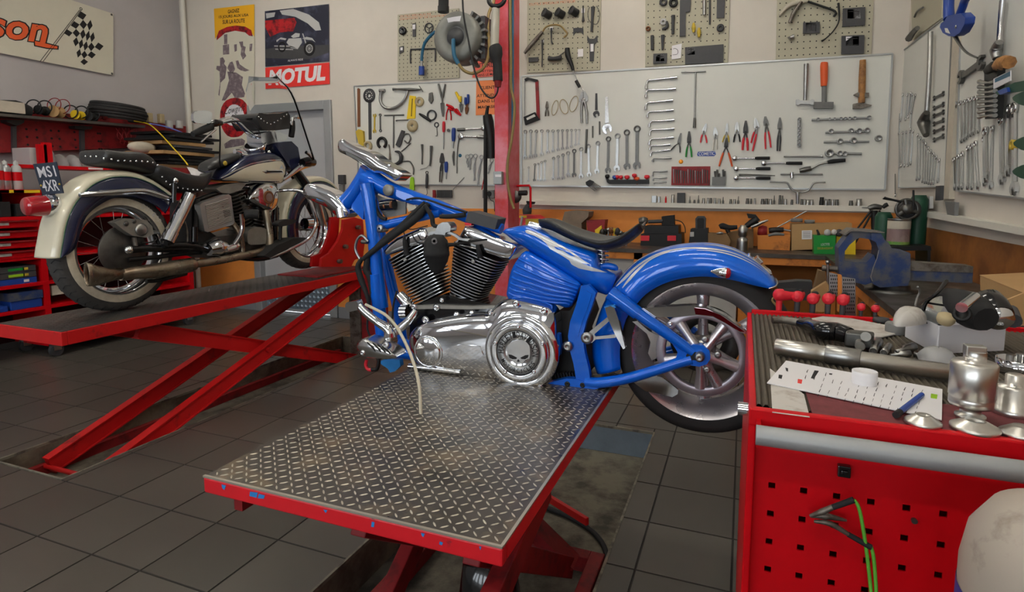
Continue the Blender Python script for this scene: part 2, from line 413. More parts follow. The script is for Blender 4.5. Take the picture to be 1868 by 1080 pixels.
# ================================================================== scissor lifts
def lozenges(mb,x0,x1,y0,y1,z,pitch,L,W,hgt):
    nx,ny = int((x1-x0)/pitch),int((y1-y0)/pitch)
    for i in range(nx):
        for j in range(ny):
            cx,cy = x0+(i+.5)*(x1-x0)/nx,y0+(j+.5)*(y1-y0)/ny
            sg = 1 if (i+j) % 2 else -1
            d = V((.7071,.7071*sg,0));e = V((-d.y,d.x,0));c = V((cx,cy,z))
            mb.add([c-d*L,c-d*L*.4-e*W,c+d*L*.4-e*W,c+d*L,c+d*L*.4+e*W,c-d*L*.4+e*W,c-d*L*.6+V((0,0,hgt)),c+d*L*.6+V((0,0,hgt))],
                   [(0,1,6),(1,2,7,6),(2,3,7),(3,4,7),(4,5,6,7),(5,0,6)],True)
# left lift
x0,x1,y0,y1,z = -3.72,-3.18,1.86,4.62,.75
L = thing('scissor_lift','red scissor lift holding the cream and navy motorcycle over a floor pit','scissor lift',(-3.45,3.2,-PD))
m = MB();m.box((x0+.004,y0+.004,z-.012),(x1-.004,y1,z));m.m = 1;lozenges(m,x0+.01,x1-.01,y0+.01,y1-.01,z,.032,.011,.0022,.0018)
m.build('deck_plate',['plate_dark','steel_dark'],L)
m = MB();m.box((x0,y0,z-.075),(x1,y0+.03,z-.002));m.box((x1-.03,y0+.03,z-.075),(x1,y1,z-.002));m.box((x0,y0+.03,z-.075),(x0+.03,y1,z-.002));m.box((x0+.03,y1-.03,z-.075),(x1-.03,y1,z-.002))
m.build('deck_frame','red_lift',L,bevel=.004)
zb = -PD+.06
def arm(a,b): return MB().bar(a,b,.05,.085,(1,0,0)).build('scissor_arm','red_lift',L,bevel=.004)
def arm2(a,b):
    q = MB();a,b = V(a),V(b);q.bar(a,b,.035,.09)
    e = (b-a).normalized();n_ = V((1,0,0)).cross(e);q.bar(a+n_*.047,b+n_*.047,.06,.008);q.bar(a-n_*.047,b-n_*.047,.06,.008)
    return q.build('scissor_arm','red_lift',L)
arm2((-3.24,2.02,zb),(-3.24,4.45,z-.08));arm2((-3.66,2.02,zb),(-3.66,4.45,z-.08))
arm2((-3.31,2.35,z-.11),(-3.31,4.5,zb-.02));arm2((-3.59,2.35,z-.11),(-3.59,4.5,zb-.02))
MB().cyl((-3.7,2.02,zb-.01),(-3.2,2.02,zb-.01),.014).build('cross_rod','red_lift',L)
MB().cyl((-3.7,3.26,.3),(-3.2,3.26,.3),.016).build('pivot_rod','red_lift',L)
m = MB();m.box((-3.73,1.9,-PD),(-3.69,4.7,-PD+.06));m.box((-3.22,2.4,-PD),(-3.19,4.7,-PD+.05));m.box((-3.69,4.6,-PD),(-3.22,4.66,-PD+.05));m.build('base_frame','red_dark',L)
a,b,c = onY(637,560,4.4),onY(656,560,4.4),onY(690,560,4.4)
MB().box((a.x,4.4,-PD),(b.x,4.5,.69)).build('support_column','steel_worn',L,bevel=.003)
MB().box((b.x+.002,4.42,-PD),(c.x,4.56,.69)).build('support_column','red_dark',L,bevel=.003)
# front lift
x0,x1,y0,y1,z = -1.403,-.481,1.158,2.62,.648
L = thing('scissor_lift','red scissor lift with bare diamond plate under the blue motorcycle','scissor lift',(-.94,1.6,-PD))
m = MB();m.box((x0+.003,y0+.003,z-.01),(x1-.003,y1,z));m.m = 1;lozenges(m,x0+.012,x1-.012,y0+.012,y1-.01,z,.0268,.0122,.0025,.002)
m.build('deck_plate',['plate','lozenge'],L)
m = MB();m.box((x0,y0,z-.05),(x1,y0+.03,z-.004));m.box((x1-.03,y0+.03,z-.05),(x1,y1,z-.004));m.box((x0,y0+.03,z-.05),(x0+.03,y1,z-.004));m.box((x0+.03,y1-.03,z-.05),(x1-.03,y1,z-.004))
m.build('deck_frame','red_front',L,bevel=.005)
m = MB();m.box((x0,y0-.001,z-.004),(x1,y0+.007,z+.0012));m.build('edge_lip','lozenge',L)
m = MB();m.box((x1-.007,y0+.007,z-.004),(x1+.001,y1,z+.0012));m.build('edge_lip','lozenge',L)
FE = Plane('y',y0,-1);m = MB()
for pts in ([(456,897),(470,899),(468,908),(455,905)],[(472,901),(483,904),(481,910),(470,909)],[(404,884),(412,886),(409,894),(405,890)],[(678,952),(683,953),(682,962),(677,961)],[(768,972),(775,974),(772,980),(769,977)],[(802,988),(808,990),(806,995),(801,993)],[(874,997),(878,998),(876,1004)],[(590,930),(597,931),(594,936)]): FE.slab(m,'P',pts,.0012,.0008)
m.build('paint_chips','blue_dull',L)
m = MB();m.box((x0+.08,y0+.03,z-.1),(x0+.11,y0+.2,z-.05));m.build('bracket','red_dark',L)
for xx in (-1.03,-.55):
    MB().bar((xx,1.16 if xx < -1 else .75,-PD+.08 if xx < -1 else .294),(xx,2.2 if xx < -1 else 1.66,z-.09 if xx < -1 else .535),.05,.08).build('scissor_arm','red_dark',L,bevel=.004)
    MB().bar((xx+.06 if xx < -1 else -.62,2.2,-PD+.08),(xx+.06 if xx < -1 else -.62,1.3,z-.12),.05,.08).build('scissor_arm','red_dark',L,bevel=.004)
m = MB()
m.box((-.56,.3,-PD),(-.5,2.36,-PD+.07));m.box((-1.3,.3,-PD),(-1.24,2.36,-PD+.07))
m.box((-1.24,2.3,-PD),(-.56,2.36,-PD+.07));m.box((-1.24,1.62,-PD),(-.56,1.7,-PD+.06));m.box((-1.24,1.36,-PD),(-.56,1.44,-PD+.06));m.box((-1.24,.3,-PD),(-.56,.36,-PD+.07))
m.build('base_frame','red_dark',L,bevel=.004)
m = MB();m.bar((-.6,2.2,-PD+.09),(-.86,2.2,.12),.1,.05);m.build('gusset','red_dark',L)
m = MB();m.bar((-.86,2.62,-.04),(-.6,2.44,-.02),.02,.035);m.build('lever','red_lift',L,bevel=.003)
c = onY(893,1006,1.5);bh_ = c.z+PD-.06;c.z = -PD+.06;m = MB()
m.lathe([(.07,0),(.085,bh_*.1),(.095,bh_*.3),(.095,bh_*.7),(.08,bh_*.92),(.04,bh_)],c,(0,0,1),28);m.build('air_bellows','black_gloss',L)
m = MB();m.torus(c+V((0,0,bh_*.35)),(0,0,1),.1,.004);m.build('bellows_ring','alu',L)
m = MB();m.tube([(-.97,1.38,z-.05),(-.97,1.38,z-.16)],.012,8);m.build('stop_rod','red_front',L)
h = MB();h.tube([(-.9,2.72,-PD+.015),(-.72,2.66,-PD+.015),(-.58,2.56,-PD+.015),(-.5,2.4,-PD+.015),(-.48,2.1,-PD+.015)],.012,8)
tag(h.build('air_hose','black_soft'),'black rubber air hose lying in the pit right of the front lift','hose')
# ================================================================== red tool cart in the right foreground
CZ,C0,C1,D0,D1 = 1.03,.024,1.02,1.19,2.2
FP = Plane('y',D0,-1)
cart = thing('tool_cart','red steel tool cart with perforated front and ribbed mat top, at the right edge','tool cart',(.52,1.7,0))
m = MB()
h0 = [FP.p('R8',222+10,452).x,FP.p('R8',1547,697).x];hp = (h0[1]-h0[0])/6
r0 = FP.p('R8',222,452).z;rp = FP.p('R8',222,452).z-FP.p('R8',205,802).z;rp /= 2
hs_ = .0062
gx = [C0+.012];gz = [.12]
for i in range(int((C1-.04-h0[0])/hp)+1): gx += [h0[0]+hp*i-hs_,h0[0]+hp*i+hs_]
zz = []
k = r0
while k > .2: zz.append(k);k -= rp
for k in reversed(zz): gz += [k-hs_,k+hs_]
gx.append(C1-.012);gz.append(CZ-.02)
for i in range(len(gx)-1):
    for j in range(len(gz)-1):
        if i % 2 and j % 2:
            a,b,c,d = gx[i],gx[i+1],gz[j],gz[j+1]
            for q in (((a,c),(b,c)),((b,c),(b,d)),((b,d),(a,d)),((a,d),(a,c))):
                m.add([(q[0][0],D0+.02,q[0][1]),(q[1][0],D0+.02,q[1][1]),(q[1][0],D0+.024,q[1][1]),(q[0][0],D0+.024,q[0][1])],[(3,2,1,0)])
        else: m.add([(gx[i],D0+.02,gz[j]),(gx[i+1],D0+.02,gz[j]),(gx[i+1],D0+.02,gz[j+1]),(gx[i],D0+.02,gz[j+1])],[(0,1,2,3)])
m.build('perforated_panel','red',cart)
m = MB();m.box((C0,D0,.1),(C0+.014,D1,CZ));m.box((C1-.014,D0,.1),(C1,D1,CZ));m.box((C0+.014,D1-.014,.1),(C1-.014,D1,CZ));m.box((C0+.014,D0+.03,.1),(C1-.014,D1-.014,.12))
m.build('body','red',cart,bevel=.003)
m = MB();m.box((C0+.014,D0+.05,CZ-.04),(C1-.014,D1-.014,CZ-.006));m.build('top_plate','black',cart)
MB().box((C0,D0-.004,CZ-.028),(C1,D0+.014,CZ+.006)).build('rim','red',cart,bevel=.003)
MB().box((C0+.014,D1-.012,CZ-.006),(C1-.014,D1+.004,CZ+.012)).build('rim','red',cart,bevel=.003)
a,b = FP.p('R8',95,80,.045),FP.p('R8',150,80,.045)
hz = FP.p('R8',150,95,.045).z;hx = FP.p('R8',132,90,.045).x
m = MB();m.cyl((hx,D0-.045,hz-.006),(C1-.02,D0-.045,hz-.006),.0185,n=24);m.build('handle','grey_metal',cart)
m = MB();m.cyl((C0-.02,D0+.1,hz-.01),(C0,D0+.1,hz-.01),.014);m.build('knob','chrome',cart)
for xx in (hx+.005,C1-.03):
    m = MB();m.box((xx-.004,D0-.05,hz-.028),(xx+.004,D0,hz+.01));m.build('handle_bracket','red',cart)
m = MB();c = FP.p('R8',680,352);m.box((c.x-.011,D0+.006,c.z-.011),(c.x+.011,D0+.02,c.z+.011));m.box((c.x-.006,D0+.002,c.z-.004),(c.x+.006,D0+.006,c.z+.004));m.build('lock','black_gloss',cart,bevel=.002)
m = MB();c = FP.p('R8',1122,672);m.cyl((c.x,D0+.014,c.z),(c.x,D0+.02,c.z),.005);m.build('bolt','steel_dark',cart)
for (x,y) in ((C0+.07,D0+.09),(C1-.07,D0+.09),(C0+.07,D1-.09),(C1-.07,D1-.09)):
    m = MB();m.cyl((x-.018,y,.045),(x+.018,y,.045),.045,n=20);m.box((x-.024,y-.02,.05),(x+.024,y+.02,.1));m.build('caster','black',cart)
# ribbed rubber mat (two pieces: grey-brown at the left and back, maroon cloth in front)
m = MB()
n = 70
for i in range(n):
    xa = C0+.012+i*.0135
    if xa > C1-.03: break
    m.add([(xa,D0+.045,CZ-.006),(xa+.0045,D0+.045,CZ),(xa+.009,D0+.045,CZ),(xa+.0135,D0+.045,CZ-.006),(xa,D1-.014,CZ-.006),(xa+.0045,D1-.014,CZ),(xa+.009,D1-.014,CZ),(xa+.0135,D1-.014,CZ-.006)],
          [(0,1,5,4),(1,2,6,5),(2,3,7,6)])
m.build('ribbed_mat','mat_grey',cart)
def onC(k,x,y,z=CZ): u,v = px(k,x,y);return onZ(u,v,z)
defm('maroon',(112,50,54),.75,var=.25,scale=30)
ms = MB();ms.box((onC('R7',390,800).x,D0+.017,CZ-.004),(C1-.02,D0+.17,CZ+.003));ms.build('maroon_mat','maroon',cart)
CT = Plane('z',CZ,1)
# papers
m = MB();CT.slab(m,'R7',[(150,580),(165,850),(395,880),(360,740)],.0045,.001);tag(m.build('stained_paper','paper_grey'),'stained beige paper sheet under the handwritten list on the red cart','paper')
m = MB();m.m = 0;CT.slab(m,'R7',[(250,532),(1212,708),(1208,895),(132,668)],.0075,.002)
m.m = 1
def mark(mb,k,pts,d=.0078): mb.prism(CT.poly(k,pts,d),(0,0,-.0002))
random.seed(3)
for c in range(14):                                    # handwriting columns: short strokes
    t = c/14.;xa,ya = 385+t*760,588+t*135
    for s in range(5):
        u = s/5.;x,y = xa-u*55+random.uniform(-3,3),ya+u*165+random.uniform(-2,2)
        if c < 2 and s > 1 or random.random() < .12: continue
        w = random.uniform(5,11);mark(m,'R7',[(x,y),(x+3,y),(x-w+3,y+random.uniform(15,26)),(x-w,y+random.uniform(12,22))])
mark(m,'R7',[(425,592),(452,596),(420,645),(402,640)]);mark(m,'R7',[(515,610),(535,612),(532,620),(515,618)])
mark(m,'R7',[(245,575),(262,580),(262,600),(250,595)]);mark(m,'R7',[(205,618),(228,622),(222,645),(202,640)])
m.m = 2;mark(m,'R7',[(322,645),(350,650),(345,675),(320,670)])
m.m = 3;mark(m,'R7',[(1142,735),(1182,742),(1178,768),(1140,762)])
tag(m.build('handwritten_list',['paper','ink','motul_red','lime']),'white handwritten parts list lying along the front of the red cart','paper')
m = MB();CT.slab(m,'R7',[(395,275),(530,248),(860,312),(922,368),(800,395),(690,345),(560,335),(395,300)],.006,.003)
tag(m.build('stained_paper','paper_grey'),'crumpled stained paper sheet under the air gun at the back of the cart','paper')
# white tape roll on the list
c = onC('R7',730,672,CZ+.008);m = MB()
m.lathe([(.024,0),(.0245,.022),(.0245,.0275),(.0225,.028),(.021,.0265),(.006,.026)],c,(0,0,1),32)
tag(m.build('tape_disc','paper'),'round white tub standing on the handwritten list','tub')
# blue marker
a,b = onC('R7',925,868,CZ+.012),onC('R7',1085,742,CZ+.012);d = (b-a)
pen = tag(MB().cyl(a+d*.12,b,.0055,.005,n=14).build('marker_pen','blue'),'blue marker pen lying across the right end of the handwritten list','pen')
MB().cyl(a,a+d*.14,.0062,n=14).build('pen_cap','ink',pen)
# steel shafts
a,b = onC('R7',185,445,CZ+.022),onC('R7',1300,612,CZ+.022);d = (b-a).normalized();L_ = (b-a).length
sh = tag(MB().lathe([(.019,0),(.021,.002),(.021,L_*.26),(.0195,L_*.262),(.0195,L_*.315),(.019,L_*.32),(.019,L_),(0,L_)],a,d,36).build('axle_shaft','steel_bright'),'long polished steel shaft with a sleeve lying across the red cart','shaft')
MB().lathe([(.0215,0),(.0235,.003),(.0235,L_*.2),(.0215,L_*.203)],a+d*(L_*.31),d,36,cap=True).build('sleeve','steel',sh)
# machined stub on disc
c = onC('R7',1380,890,CZ+.003)
k_ = thing('machined_spindle','tall machined steel spindle with flats standing at the front of the cart','machine part',c)
m = MB();m.lathe([(.022,0),(.024,.004),(.024,.008),(.0165,.01),(.0165,.024),(.033,.026),(.035,.029),(.035,.04),(.034,.042),(.036,.044),(.036,.105),(.032,.109),(.0175,.1095),(.0175,.128)],c,(0,0,1),40);m.build('spindle_body','steel_bright',k_)
m = MB();m.box((c.x-.017,c.y-.011,c.z+.12),(c.x+.014,c.y+.011,c.z+.139));m.build('flat_key','steel_bright',k_,bevel=.002)
m = MB();c2 = onC('R7',1640,860,CZ+.003);m.lathe([(.03,0),(.034,.01),(.03,.012),(.03,.052),(.026,.056),(.015,.057),(.015,.076),(.012,.078),(0,.078)],c2,(0,0,1),36)
tag(m.build('machined_bushing','steel_bright'),'short machined steel bushing cut by the right frame edge on the cart','machine part')
for (x,y,r,lab) in ((1090,930,.029,'low round chrome disc left of the other two at the cart front'),(1410,965,.037,'wide cone shaped chrome disc in front of the tall spindle'),(1690,1000,.03,'chrome cone disc at the right frame edge, front of the cart')):
    c = onC('R7',x,y,CZ+.003);m = MB()
    m.lathe([(r*.85,0),(r,.003),(r,.008),(r*.93,.0095),(r*.45,.019),(r*.4,.02),(r*.3,.017),(0,.016)],c,(0,0,1),40);tag(m.build('chrome_disc','steel_bright'),lab,'disc','chrome discs on the cart')
c = onC('R7',1690,600,CZ+.003);m = MB();m.lathe([(.045,0),(.047,.002),(.047,.03),(.044,.03),(.043,.004),(0,.004)],c,(0,0,1),36)
bowl = tag(m.build('steel_bowl','chrome'),'shiny round steel parts bowl at the right edge of the cart','bowl')
m = MB()
for i,(dx,dy) in enumerate(((-.018,.005),(.008,-.012),(.005,.02))):
    m.cyl(c+V((dx,dy,.006)),c+V((dx,dy,.038)),.009,n=6)
tag(m.build('loose_bolts','steel'),'steel bolts lying in the shiny parts bowl','bolts')
# plastic bag of bits
m = MB();c = onC('R7',1175,530,CZ+.002)
random.seed(5)
rings = []
for j in range(6):
    t = j/5.;rr = .042*math.cos(t*1.45);rings.append([c+V((rr*math.cos(2*math.pi*i/14)*(1+random.uniform(-.12,.12)),rr*math.sin(2*math.pi*i/14)*(1+random.uniform(-.12,.12)),.034*math.sin(t*1.5)+random.uniform(-.002,.002))) for i in range(14)])
m.loft(rings);tag(m.build('plastic_bag','clear_bag'),'small crumpled clear plastic bag beside the steel shaft','plastic bag')
# sockets
def sock(k,p,q,r0_,r1_,lab):
    a,b = onC(k,*p,CZ+r0_),onC(k,*q,CZ+r1_);d = b-a
    m = MB();L = d.length;m.lathe([(r0_*.6,L*.1),(r0_*.65,0),(r0_,0),(r0_,L*.45),(r1_,L*.55),(r1_,L),(r1_*.5,L),(r1_*.45,L*.8),(0,L*.8)],a,d,18)
    tag(m.build('socket','steel'),lab,'socket','loose sockets on the cart')
sock('R7',(785,475),(815,415),.010,.013,'fat steel socket standing nearest the air gun on the cart')
sock('R7',(850,485),(885,440),.009,.008,'short steel socket second from the air gun')
sock('R7',(925,478),(1035,445),.005,.011,'steel socket with a bit, pointing at the white box')
sock('R7',(890,500),(1010,488),.004,.009,'slim steel bit socket lying nearest the long shaft')
sock('R7',(1035,492),(1130,510),.007,.005,'slim steel bit socket ending at the clear plastic bag')
# air ratchet / die grinder
t = thing('air_ratchet','black and chrome air ratchet lying at the back of the cart','air tool',onC('R7',450,330,CZ))
P_ = lambda x,y,z: onC('R7',x,y,CZ+z)
m = MB();m.tube([P_(330,300,.024),P_(400,318,.026),P_(480,348,.03),P_(560,355,.03),P_(640,378,.028)],[.012,.019,.026,.026,.022],14);m.build('grip','black_gloss',t)
m = MB();m.tube([P_(165,285,.018),P_(240,283,.02),P_(330,298,.02),P_(390,290,.02)],[.0105,.0115,.0125,.013],14);m.build('hose_fitting','steel_worn',t)
m = MB();c = P_(700,400,.025);m.obox(c,V((.032,-.006,0)),V((.006,.024,0)),(0,0,.02));m.build('head','steel_dark',t,bevel=.005)
m = MB();m.cyl(P_(740,385,.04),P_(740,385,.052),.012);m.cyl(P_(705,420,.02),P_(705,445,.02),.012);m.build('drive','cast',t)
# white box with a fog lamp, gloves and handlebar controls
wb = [onC('R7',*p) for p in ((985,385),(1178,490),(1585,470))]
a,b,c = wb;dd = c-b;e = a-b;fourth = a+dd;hz_ = .075
m = MB()
for (p,q) in ((a,b),(b,c),(c,fourth),(fourth,a)):
    n_ = (q-p).normalized();w_ = V((n_.y,-n_.x,0))*.002
    m.prism([p,q,q+V((0,0,hz_)),p+V((0,0,hz_))],w_)
m.prism([a,b,c,fourth],(0,0,.004))
tag(m.build('white_box','paper'),'open white cardboard box full of lamp parts on the cart','box')
zt = CZ+hz_
m = MB();random.seed(9)
rag = [(905,250),(950,215),(1040,210),(1110,250),(1130,280),(1060,288),(960,300),(905,295)]
pts = [onC('R7',x,y,zt+.012) for x,y in rag]
cc = sum(pts,V((0,0,0)))/len(pts)
rings = [[p+V((0,0,-.012)) for p in pts],pts,[cc+(p-cc)*.8+V((0,0,.016+random.uniform(-.004,.006))) for p in pts],[cc+(p-cc)*.4+V((0,0,.02+random.uniform(-.004,.006))) for p in pts]]
m.loft(rings);tag(m.build('rag','paper_grey',subd=1),'crumpled pale rag on the left corner of the white box','rag')
c = onC('R7',1190,225,zt+.03);n_ = V((-.75,-.5,.25)).normalized()
lt = thing('spot_lamp','round chrome spot lamp lying on the white box','lamp',c)
m = MB();m.lathe([(.045,-.004),(.047,.004),(.043,.008),(.039,.006)],c,n_,32,cap=False);m.lathe([(.044,0),(.04,-.02),(.022,-.04),(0,-.045)],c,n_,32);m.build('lamp_shell','black_soft',lt)
m = MB();m.lathe([(.04,.004),(.032,-.012),(.012,-.022),(0,-.023)],c,n_,32);m.build('reflector','chrome',lt)
m = MB();m.lathe([(.0,.012),(.02,.01),(.038,.006)],c,n_,32,cap=False);m.build('lens','glass',lt)
t = thing('handlebar_control','black handlebar switch housings heaped behind the spot lamp','bike part',onC('R7',1350,230,zt))
Q = lambda x,y,z: onC('R7',x,y,zt+z)
m = MB();m.tube([Q(1240,130,.06),Q(1310,170,.06),Q(1400,230,.05),Q(1480,280,.04)],[.02,.034,.044,.03],12);m.build('switch_housing','black_soft',t)
m = MB();m.tube([Q(1330,205,.085),Q(1410,140,.095)],.012,12);m.build('clamp','chrome',t)
m = MB();m.lathe([(.018,0),(.02,.012),(.013,.014),(.012,.006),(0,.005)],Q(1340,248,.055),(-.5,-.8,.3),20);m.build('knob','black',t)
m = MB();m.bar(Q(1270,95,.08),Q(1420,130,.08),.03,.008);m.build('lever','steel',t,bevel=.003)
t = thing('turn_signal','black and chrome bullet shaped lamp leaning on the heap','lamp',onC('R7',1560,250,zt))
a,b = Q(1470,140,.08),Q(1575,300,.03);d = b-a
m = MB();L = d.length;m.lathe([(.015,0),(.034,L*.1),(.038,L*.4),(.035,L*.78),(.03,L*.8)],a,d,24);m.build('lamp_body','black_gloss',t)
m = MB();m.lathe([(.032,L*.78),(.03,L*.95),(.018,L*1.06),(0,L*1.1)],a,d,24);m.build('chrome_nose','chrome',t)
m = MB();m.tube([Q(1630,230,.03),Q(1650,290,.02)],.018,12);m.build('second_nose','dark_grey',t)
m = MB();m.tube([Q(1075,185,.02),Q(1095,165,.05),Q(1170,125,.08),Q(1235,45,.1)],[.003,.003,.004,.006],8);tag(m.build('cable','black'),'thin dark cable curling up from the white box','cable')
m = MB();m.tube([Q(1045,195,.005),Q(1055,150,.02),Q(1072,110,.04),Q(1060,78,.06)],.003,8);tag(m.build('cable','mid_grey'),'thin grey cable rising beside the vise base','cable')
m = MB();c = Q(1225,300,.02);m.lathe([(.016,0),(.02,.008),(.02,.02),(.014,.024),(0,.024)],c,(.1,-.4,1),20);tag(m.build('rubber_grommet','beige_tape'),'beige rubber plug on the front rim of the white box','rubber plug')
# T-handle hex keys in the rack along the back rim
rack = MB();rack.box((.1,D1+.006,CZ-.05),(.47,D1+.03,CZ-.005));tag(rack.build('key_rack','red_dark'),'slim red rack fixed along the back rim of the cart','rack')
kx = [(1422,538,1.1,0),(1455,541,1.,1),(1483,545,1.,1),(1511,545,1.,1),(1538,547,1.,1),(1571,560,.66,1),(1597,563,.66,1)]
names = ['first T-handle hex key at the left end of the rack, all red','second T-handle hex key from the left, tall red grip','third T-handle hex key from the left in the rack','fourth T-handle hex key from the left in the rack','fifth T-handle hex key, the last large one on the right','small T-handle hex key left of the other small one','small T-handle hex key at the right end of the rack']
for (u,v,s,g),lb in zip(kx,names):
    c = onY(u,v,D1+.018);base = V((c.x,c.y,CZ-.06))
    t = thing('hex_key',lb,'hex key',base,'T-handle hex keys on the cart')
    m = MB();m.cyl(base,(c.x,c.y,CZ),.003,n=6);m.cyl((c.x,c.y,CZ-.005),(c.x,c.y,c.z),.0085*s,.010*s,n=14);m.build('shaft','dark_grey' if g else 'red_plastic',t)
    dr = V((.25,.97,0)) if g else V((.95,.3,0))
    m = MB();m.tube([c-dr*.019*s,c-dr*.012*s,c,c+dr*.03*s,c+dr*.055*s,c+dr*.06*s],[.006*s,.0175*s,.02*s,.0165*s,.015*s,.006*s],16);m.build('grip','red_plastic',t)
    m = MB();m.tube([c+V((0,0,.011*s))+dr*.01*s,c+V((0,0,.009*s))+dr*.05*s],.011*s,12);m.build('grip_inlay','black_soft',t)
m = MB();m.lathe([(.024,0),(.026,.004),(.022,.012),(0,.013)],onC('R7',835,292,CZ+.002),(0,0,1),24);tag(m.build('rubber_disc','dark_grey'),'flat black rubber disc by the right end of the key rack','disc')
# crocodile clamp with green wire on the panel
c = FP.p('R8',560,610,.0)
cl = thing('battery_clamp','crocodile clamp on a green wire clipped to the cart panel','clamp',c)
G = lambda x,y,d: FP.p('R8',x,y,d)
m = MB();m.tube([G(465,612,.02),G(540,585,.024),G(610,555,.022)],[.003,.006,.005],10);m.tube([G(465,612,.012),G(560,612,.014),G(690,640,.01)],[.003,.007,.002],10);m.tube([G(490,645,.018),G(590,660,.022),G(700,725,.02)],[.003,.0055,.004],10);m.build('jaw','steel_worn',cl)
MB().tube([G(605,558,.023),G(735,512,.026)],[.0052,.0058],10).build('sleeve','black_soft',cl);MB().tube([G(700,725,.02),G(840,805,.02)],[.005,.0055],10).build('sleeve','black_soft',cl)
m = MB();m.tube([G(735,514,.026),G(765,560,.026),G(790,680,.024),G(815,850,.02),G(840,1080,.02),G(850,1300,.02)],.0032,8);m.tube([G(840,800,.02),G(858,880,.02),G(872,1080,.02),G(878,1300,.02)],.0032,8);m.build('wire','lime',cl)
defm('wire_green',(96,176,60),.45);bpy.data.objects['wire'].data.materials[0] = M['wire_green']
# white gas bottle at the lower right corner
c = onY(1950,1010,.84);m = MB();rr = .12
gb = thing('gas_bottle','scuffed white gas bottle at the bottom right corner','gas bottle',(c.x+.02,.84,0))
cx_ = (c.x+.02,.84,0);zt_ = onY(1868,940,.78).z-.005
m.lathe([(.1,0),(rr,.02),(rr,zt_-.1),(rr*.95,zt_-.06),(rr*.78,zt_-.025),(rr*.45,zt_-.004),(.03,zt_),(.0,zt_)],cx_,(0,0,1),40);m.build('shell','bottle',gb) if 'bottle' in M else (defm('bottle',(168,158,146),.45,rgb2=(120,108,96),lo=.55,hi=.7,scale=9),m.build('shell','bottle',gb))
m = MB();m.lathe([(rr+.001,zt_-.17),(rr+.001,zt_-.13)],cx_,(0,0,1),40,cap=False);m.build('band','blue',gb)
m = MB();m.cyl((cx_[0],.84,zt_),(cx_[0],.84,zt_+.03),.02);m.build('valve','steel_dark',gb)
# ================================================================== workbench
BZ,BF,BX = .985,4.85,.57
wbn = thing('workbench','orange L shaped steel workbench along the back and right walls','workbench',(-.4,5.1,0))
m = MB();m.prism([(-2.05,BF,BZ),(BX,BF,BZ),(BX,2.36,BZ),(XR-.004,2.36,BZ),(XR-.004,YB-.004,BZ),(-2.05,YB-.004,BZ)],(0,0,-.03));m.build('worktop','bench_top' if 'bench_top' in M else (defm('bench_top',(86,80,74),.4,.3,rgb2=(60,55,50),lo=.4,hi=.65,scale=5,rvar=.1) or 'bench_top'),wbn,bevel=.003)
m = MB();m.box((-2.05,BF+.01,BZ-.085),(BX+.01,BF+.03,BZ-.03));m.box((BX+.01,2.38,BZ-.085),(BX+.03,BF+.03,BZ-.03));m.box((BX+.03,2.38,BZ-.085),(XR-.01,2.4,BZ-.03));m.build('apron','orange_worn',wbn)
for (x,y) in ((.02,BF+.04),(BX+.05,2.45),(BX+.05,BF+.04),(-2.0,BF+.04),(-.8,BF+.04),(BX+.05,3.6)):
    m = MB();m.box((x-.035,y-.03,0),(x+.035,y+.03,BZ-.03));m.build('leg','orange_worn',wbn)
m = MB();m.box((-1.95,BF+.05,.1),(-.03,BF+.07,BZ-.09));m.box((-1.95,BF+.07,.1),(-1.93,YB-.05,BZ-.09));m.box((-.05,BF+.07,.1),(-.03,YB-.05,BZ-.09));m.build('front_panel','light_grey',wbn)
m = MB();m.box((-.03,BF+.1,.3),(BX+.4,YB-.05,.33));m.build('shelf','dark_grey',wbn)
# ================================================================== blue motorcycle on the front lift
ZK.update({'K1': (860,540,.166667),'K2': (1120,560,.222222),'K3': (1080,430,.18201),'K4': (630,340,.166667),'K5': (780,360,.111111),'K6': (600,230,.15748)})
BP = Plane('y',2.45,-1)
b_ = BP.p
blue = thing('motorcycle','partly stripped blue motorcycle with flame paint and chrome engine on the front lift','motorcycle',(-.9,2.45,.65))
def btube(name,m,k,pts,d,w,parent=None,n=14,sm=True,mirror=False):   # pts in photo pixels of zoom k, d lateral offset(s), w tube width(s) in zoom pixels
    D_ = d if isinstance(d,(list,tuple)) else [d]*len(pts);W_ = w if isinstance(w,(list,tuple)) else [w]*len(pts)
    P3 = [b_(k,x,y,q) for (x,y),q in zip(pts,D_)];R = [(b_(k,x,y,q)-b_(k,x+ww,y,q)).length/2 for (x,y),q,ww in zip(pts,D_,W_)]
    if mirror: P3 = [V((p.x,4.9-p.y,p.z)) for p in P3]
    P3 = [V((p.x,p.y,max(p.z,.651+r))) if p.x < -.46 and p.y > 2.1 else p for p,r in zip(P3,R)]
    mb = MB();mb.tube(P3,R,n,sm);return mb.build(name,m,blue if parent is None else parent)
def bslab(name,m,k,pts,d,t,bevel=.004,parent=None,seg=3,smooth=0):
    mb = MB();BP.slab(mb,k,smooth_poly(pts,smooth) if smooth else pts,d,t);return mb.build(name,m,blue if parent is None else parent,bevel=bevel,seg=seg)
def bbolt(k,x,y,d,w,parent,m='chrome',name='bolt',h=.008):
    c = b_(k,x,y,d);r = (c-b_(k,x+w,y,d)).length/2;mb = MB()
    mb.lathe([(r*.75,0),(r,.001),(r,h*.4),(r*.7,h*.8),(r*.35,h),(r*.3,h*.6),(0,h*.6)],c,(0,-1,0),16);return mb.build(name,m,parent)

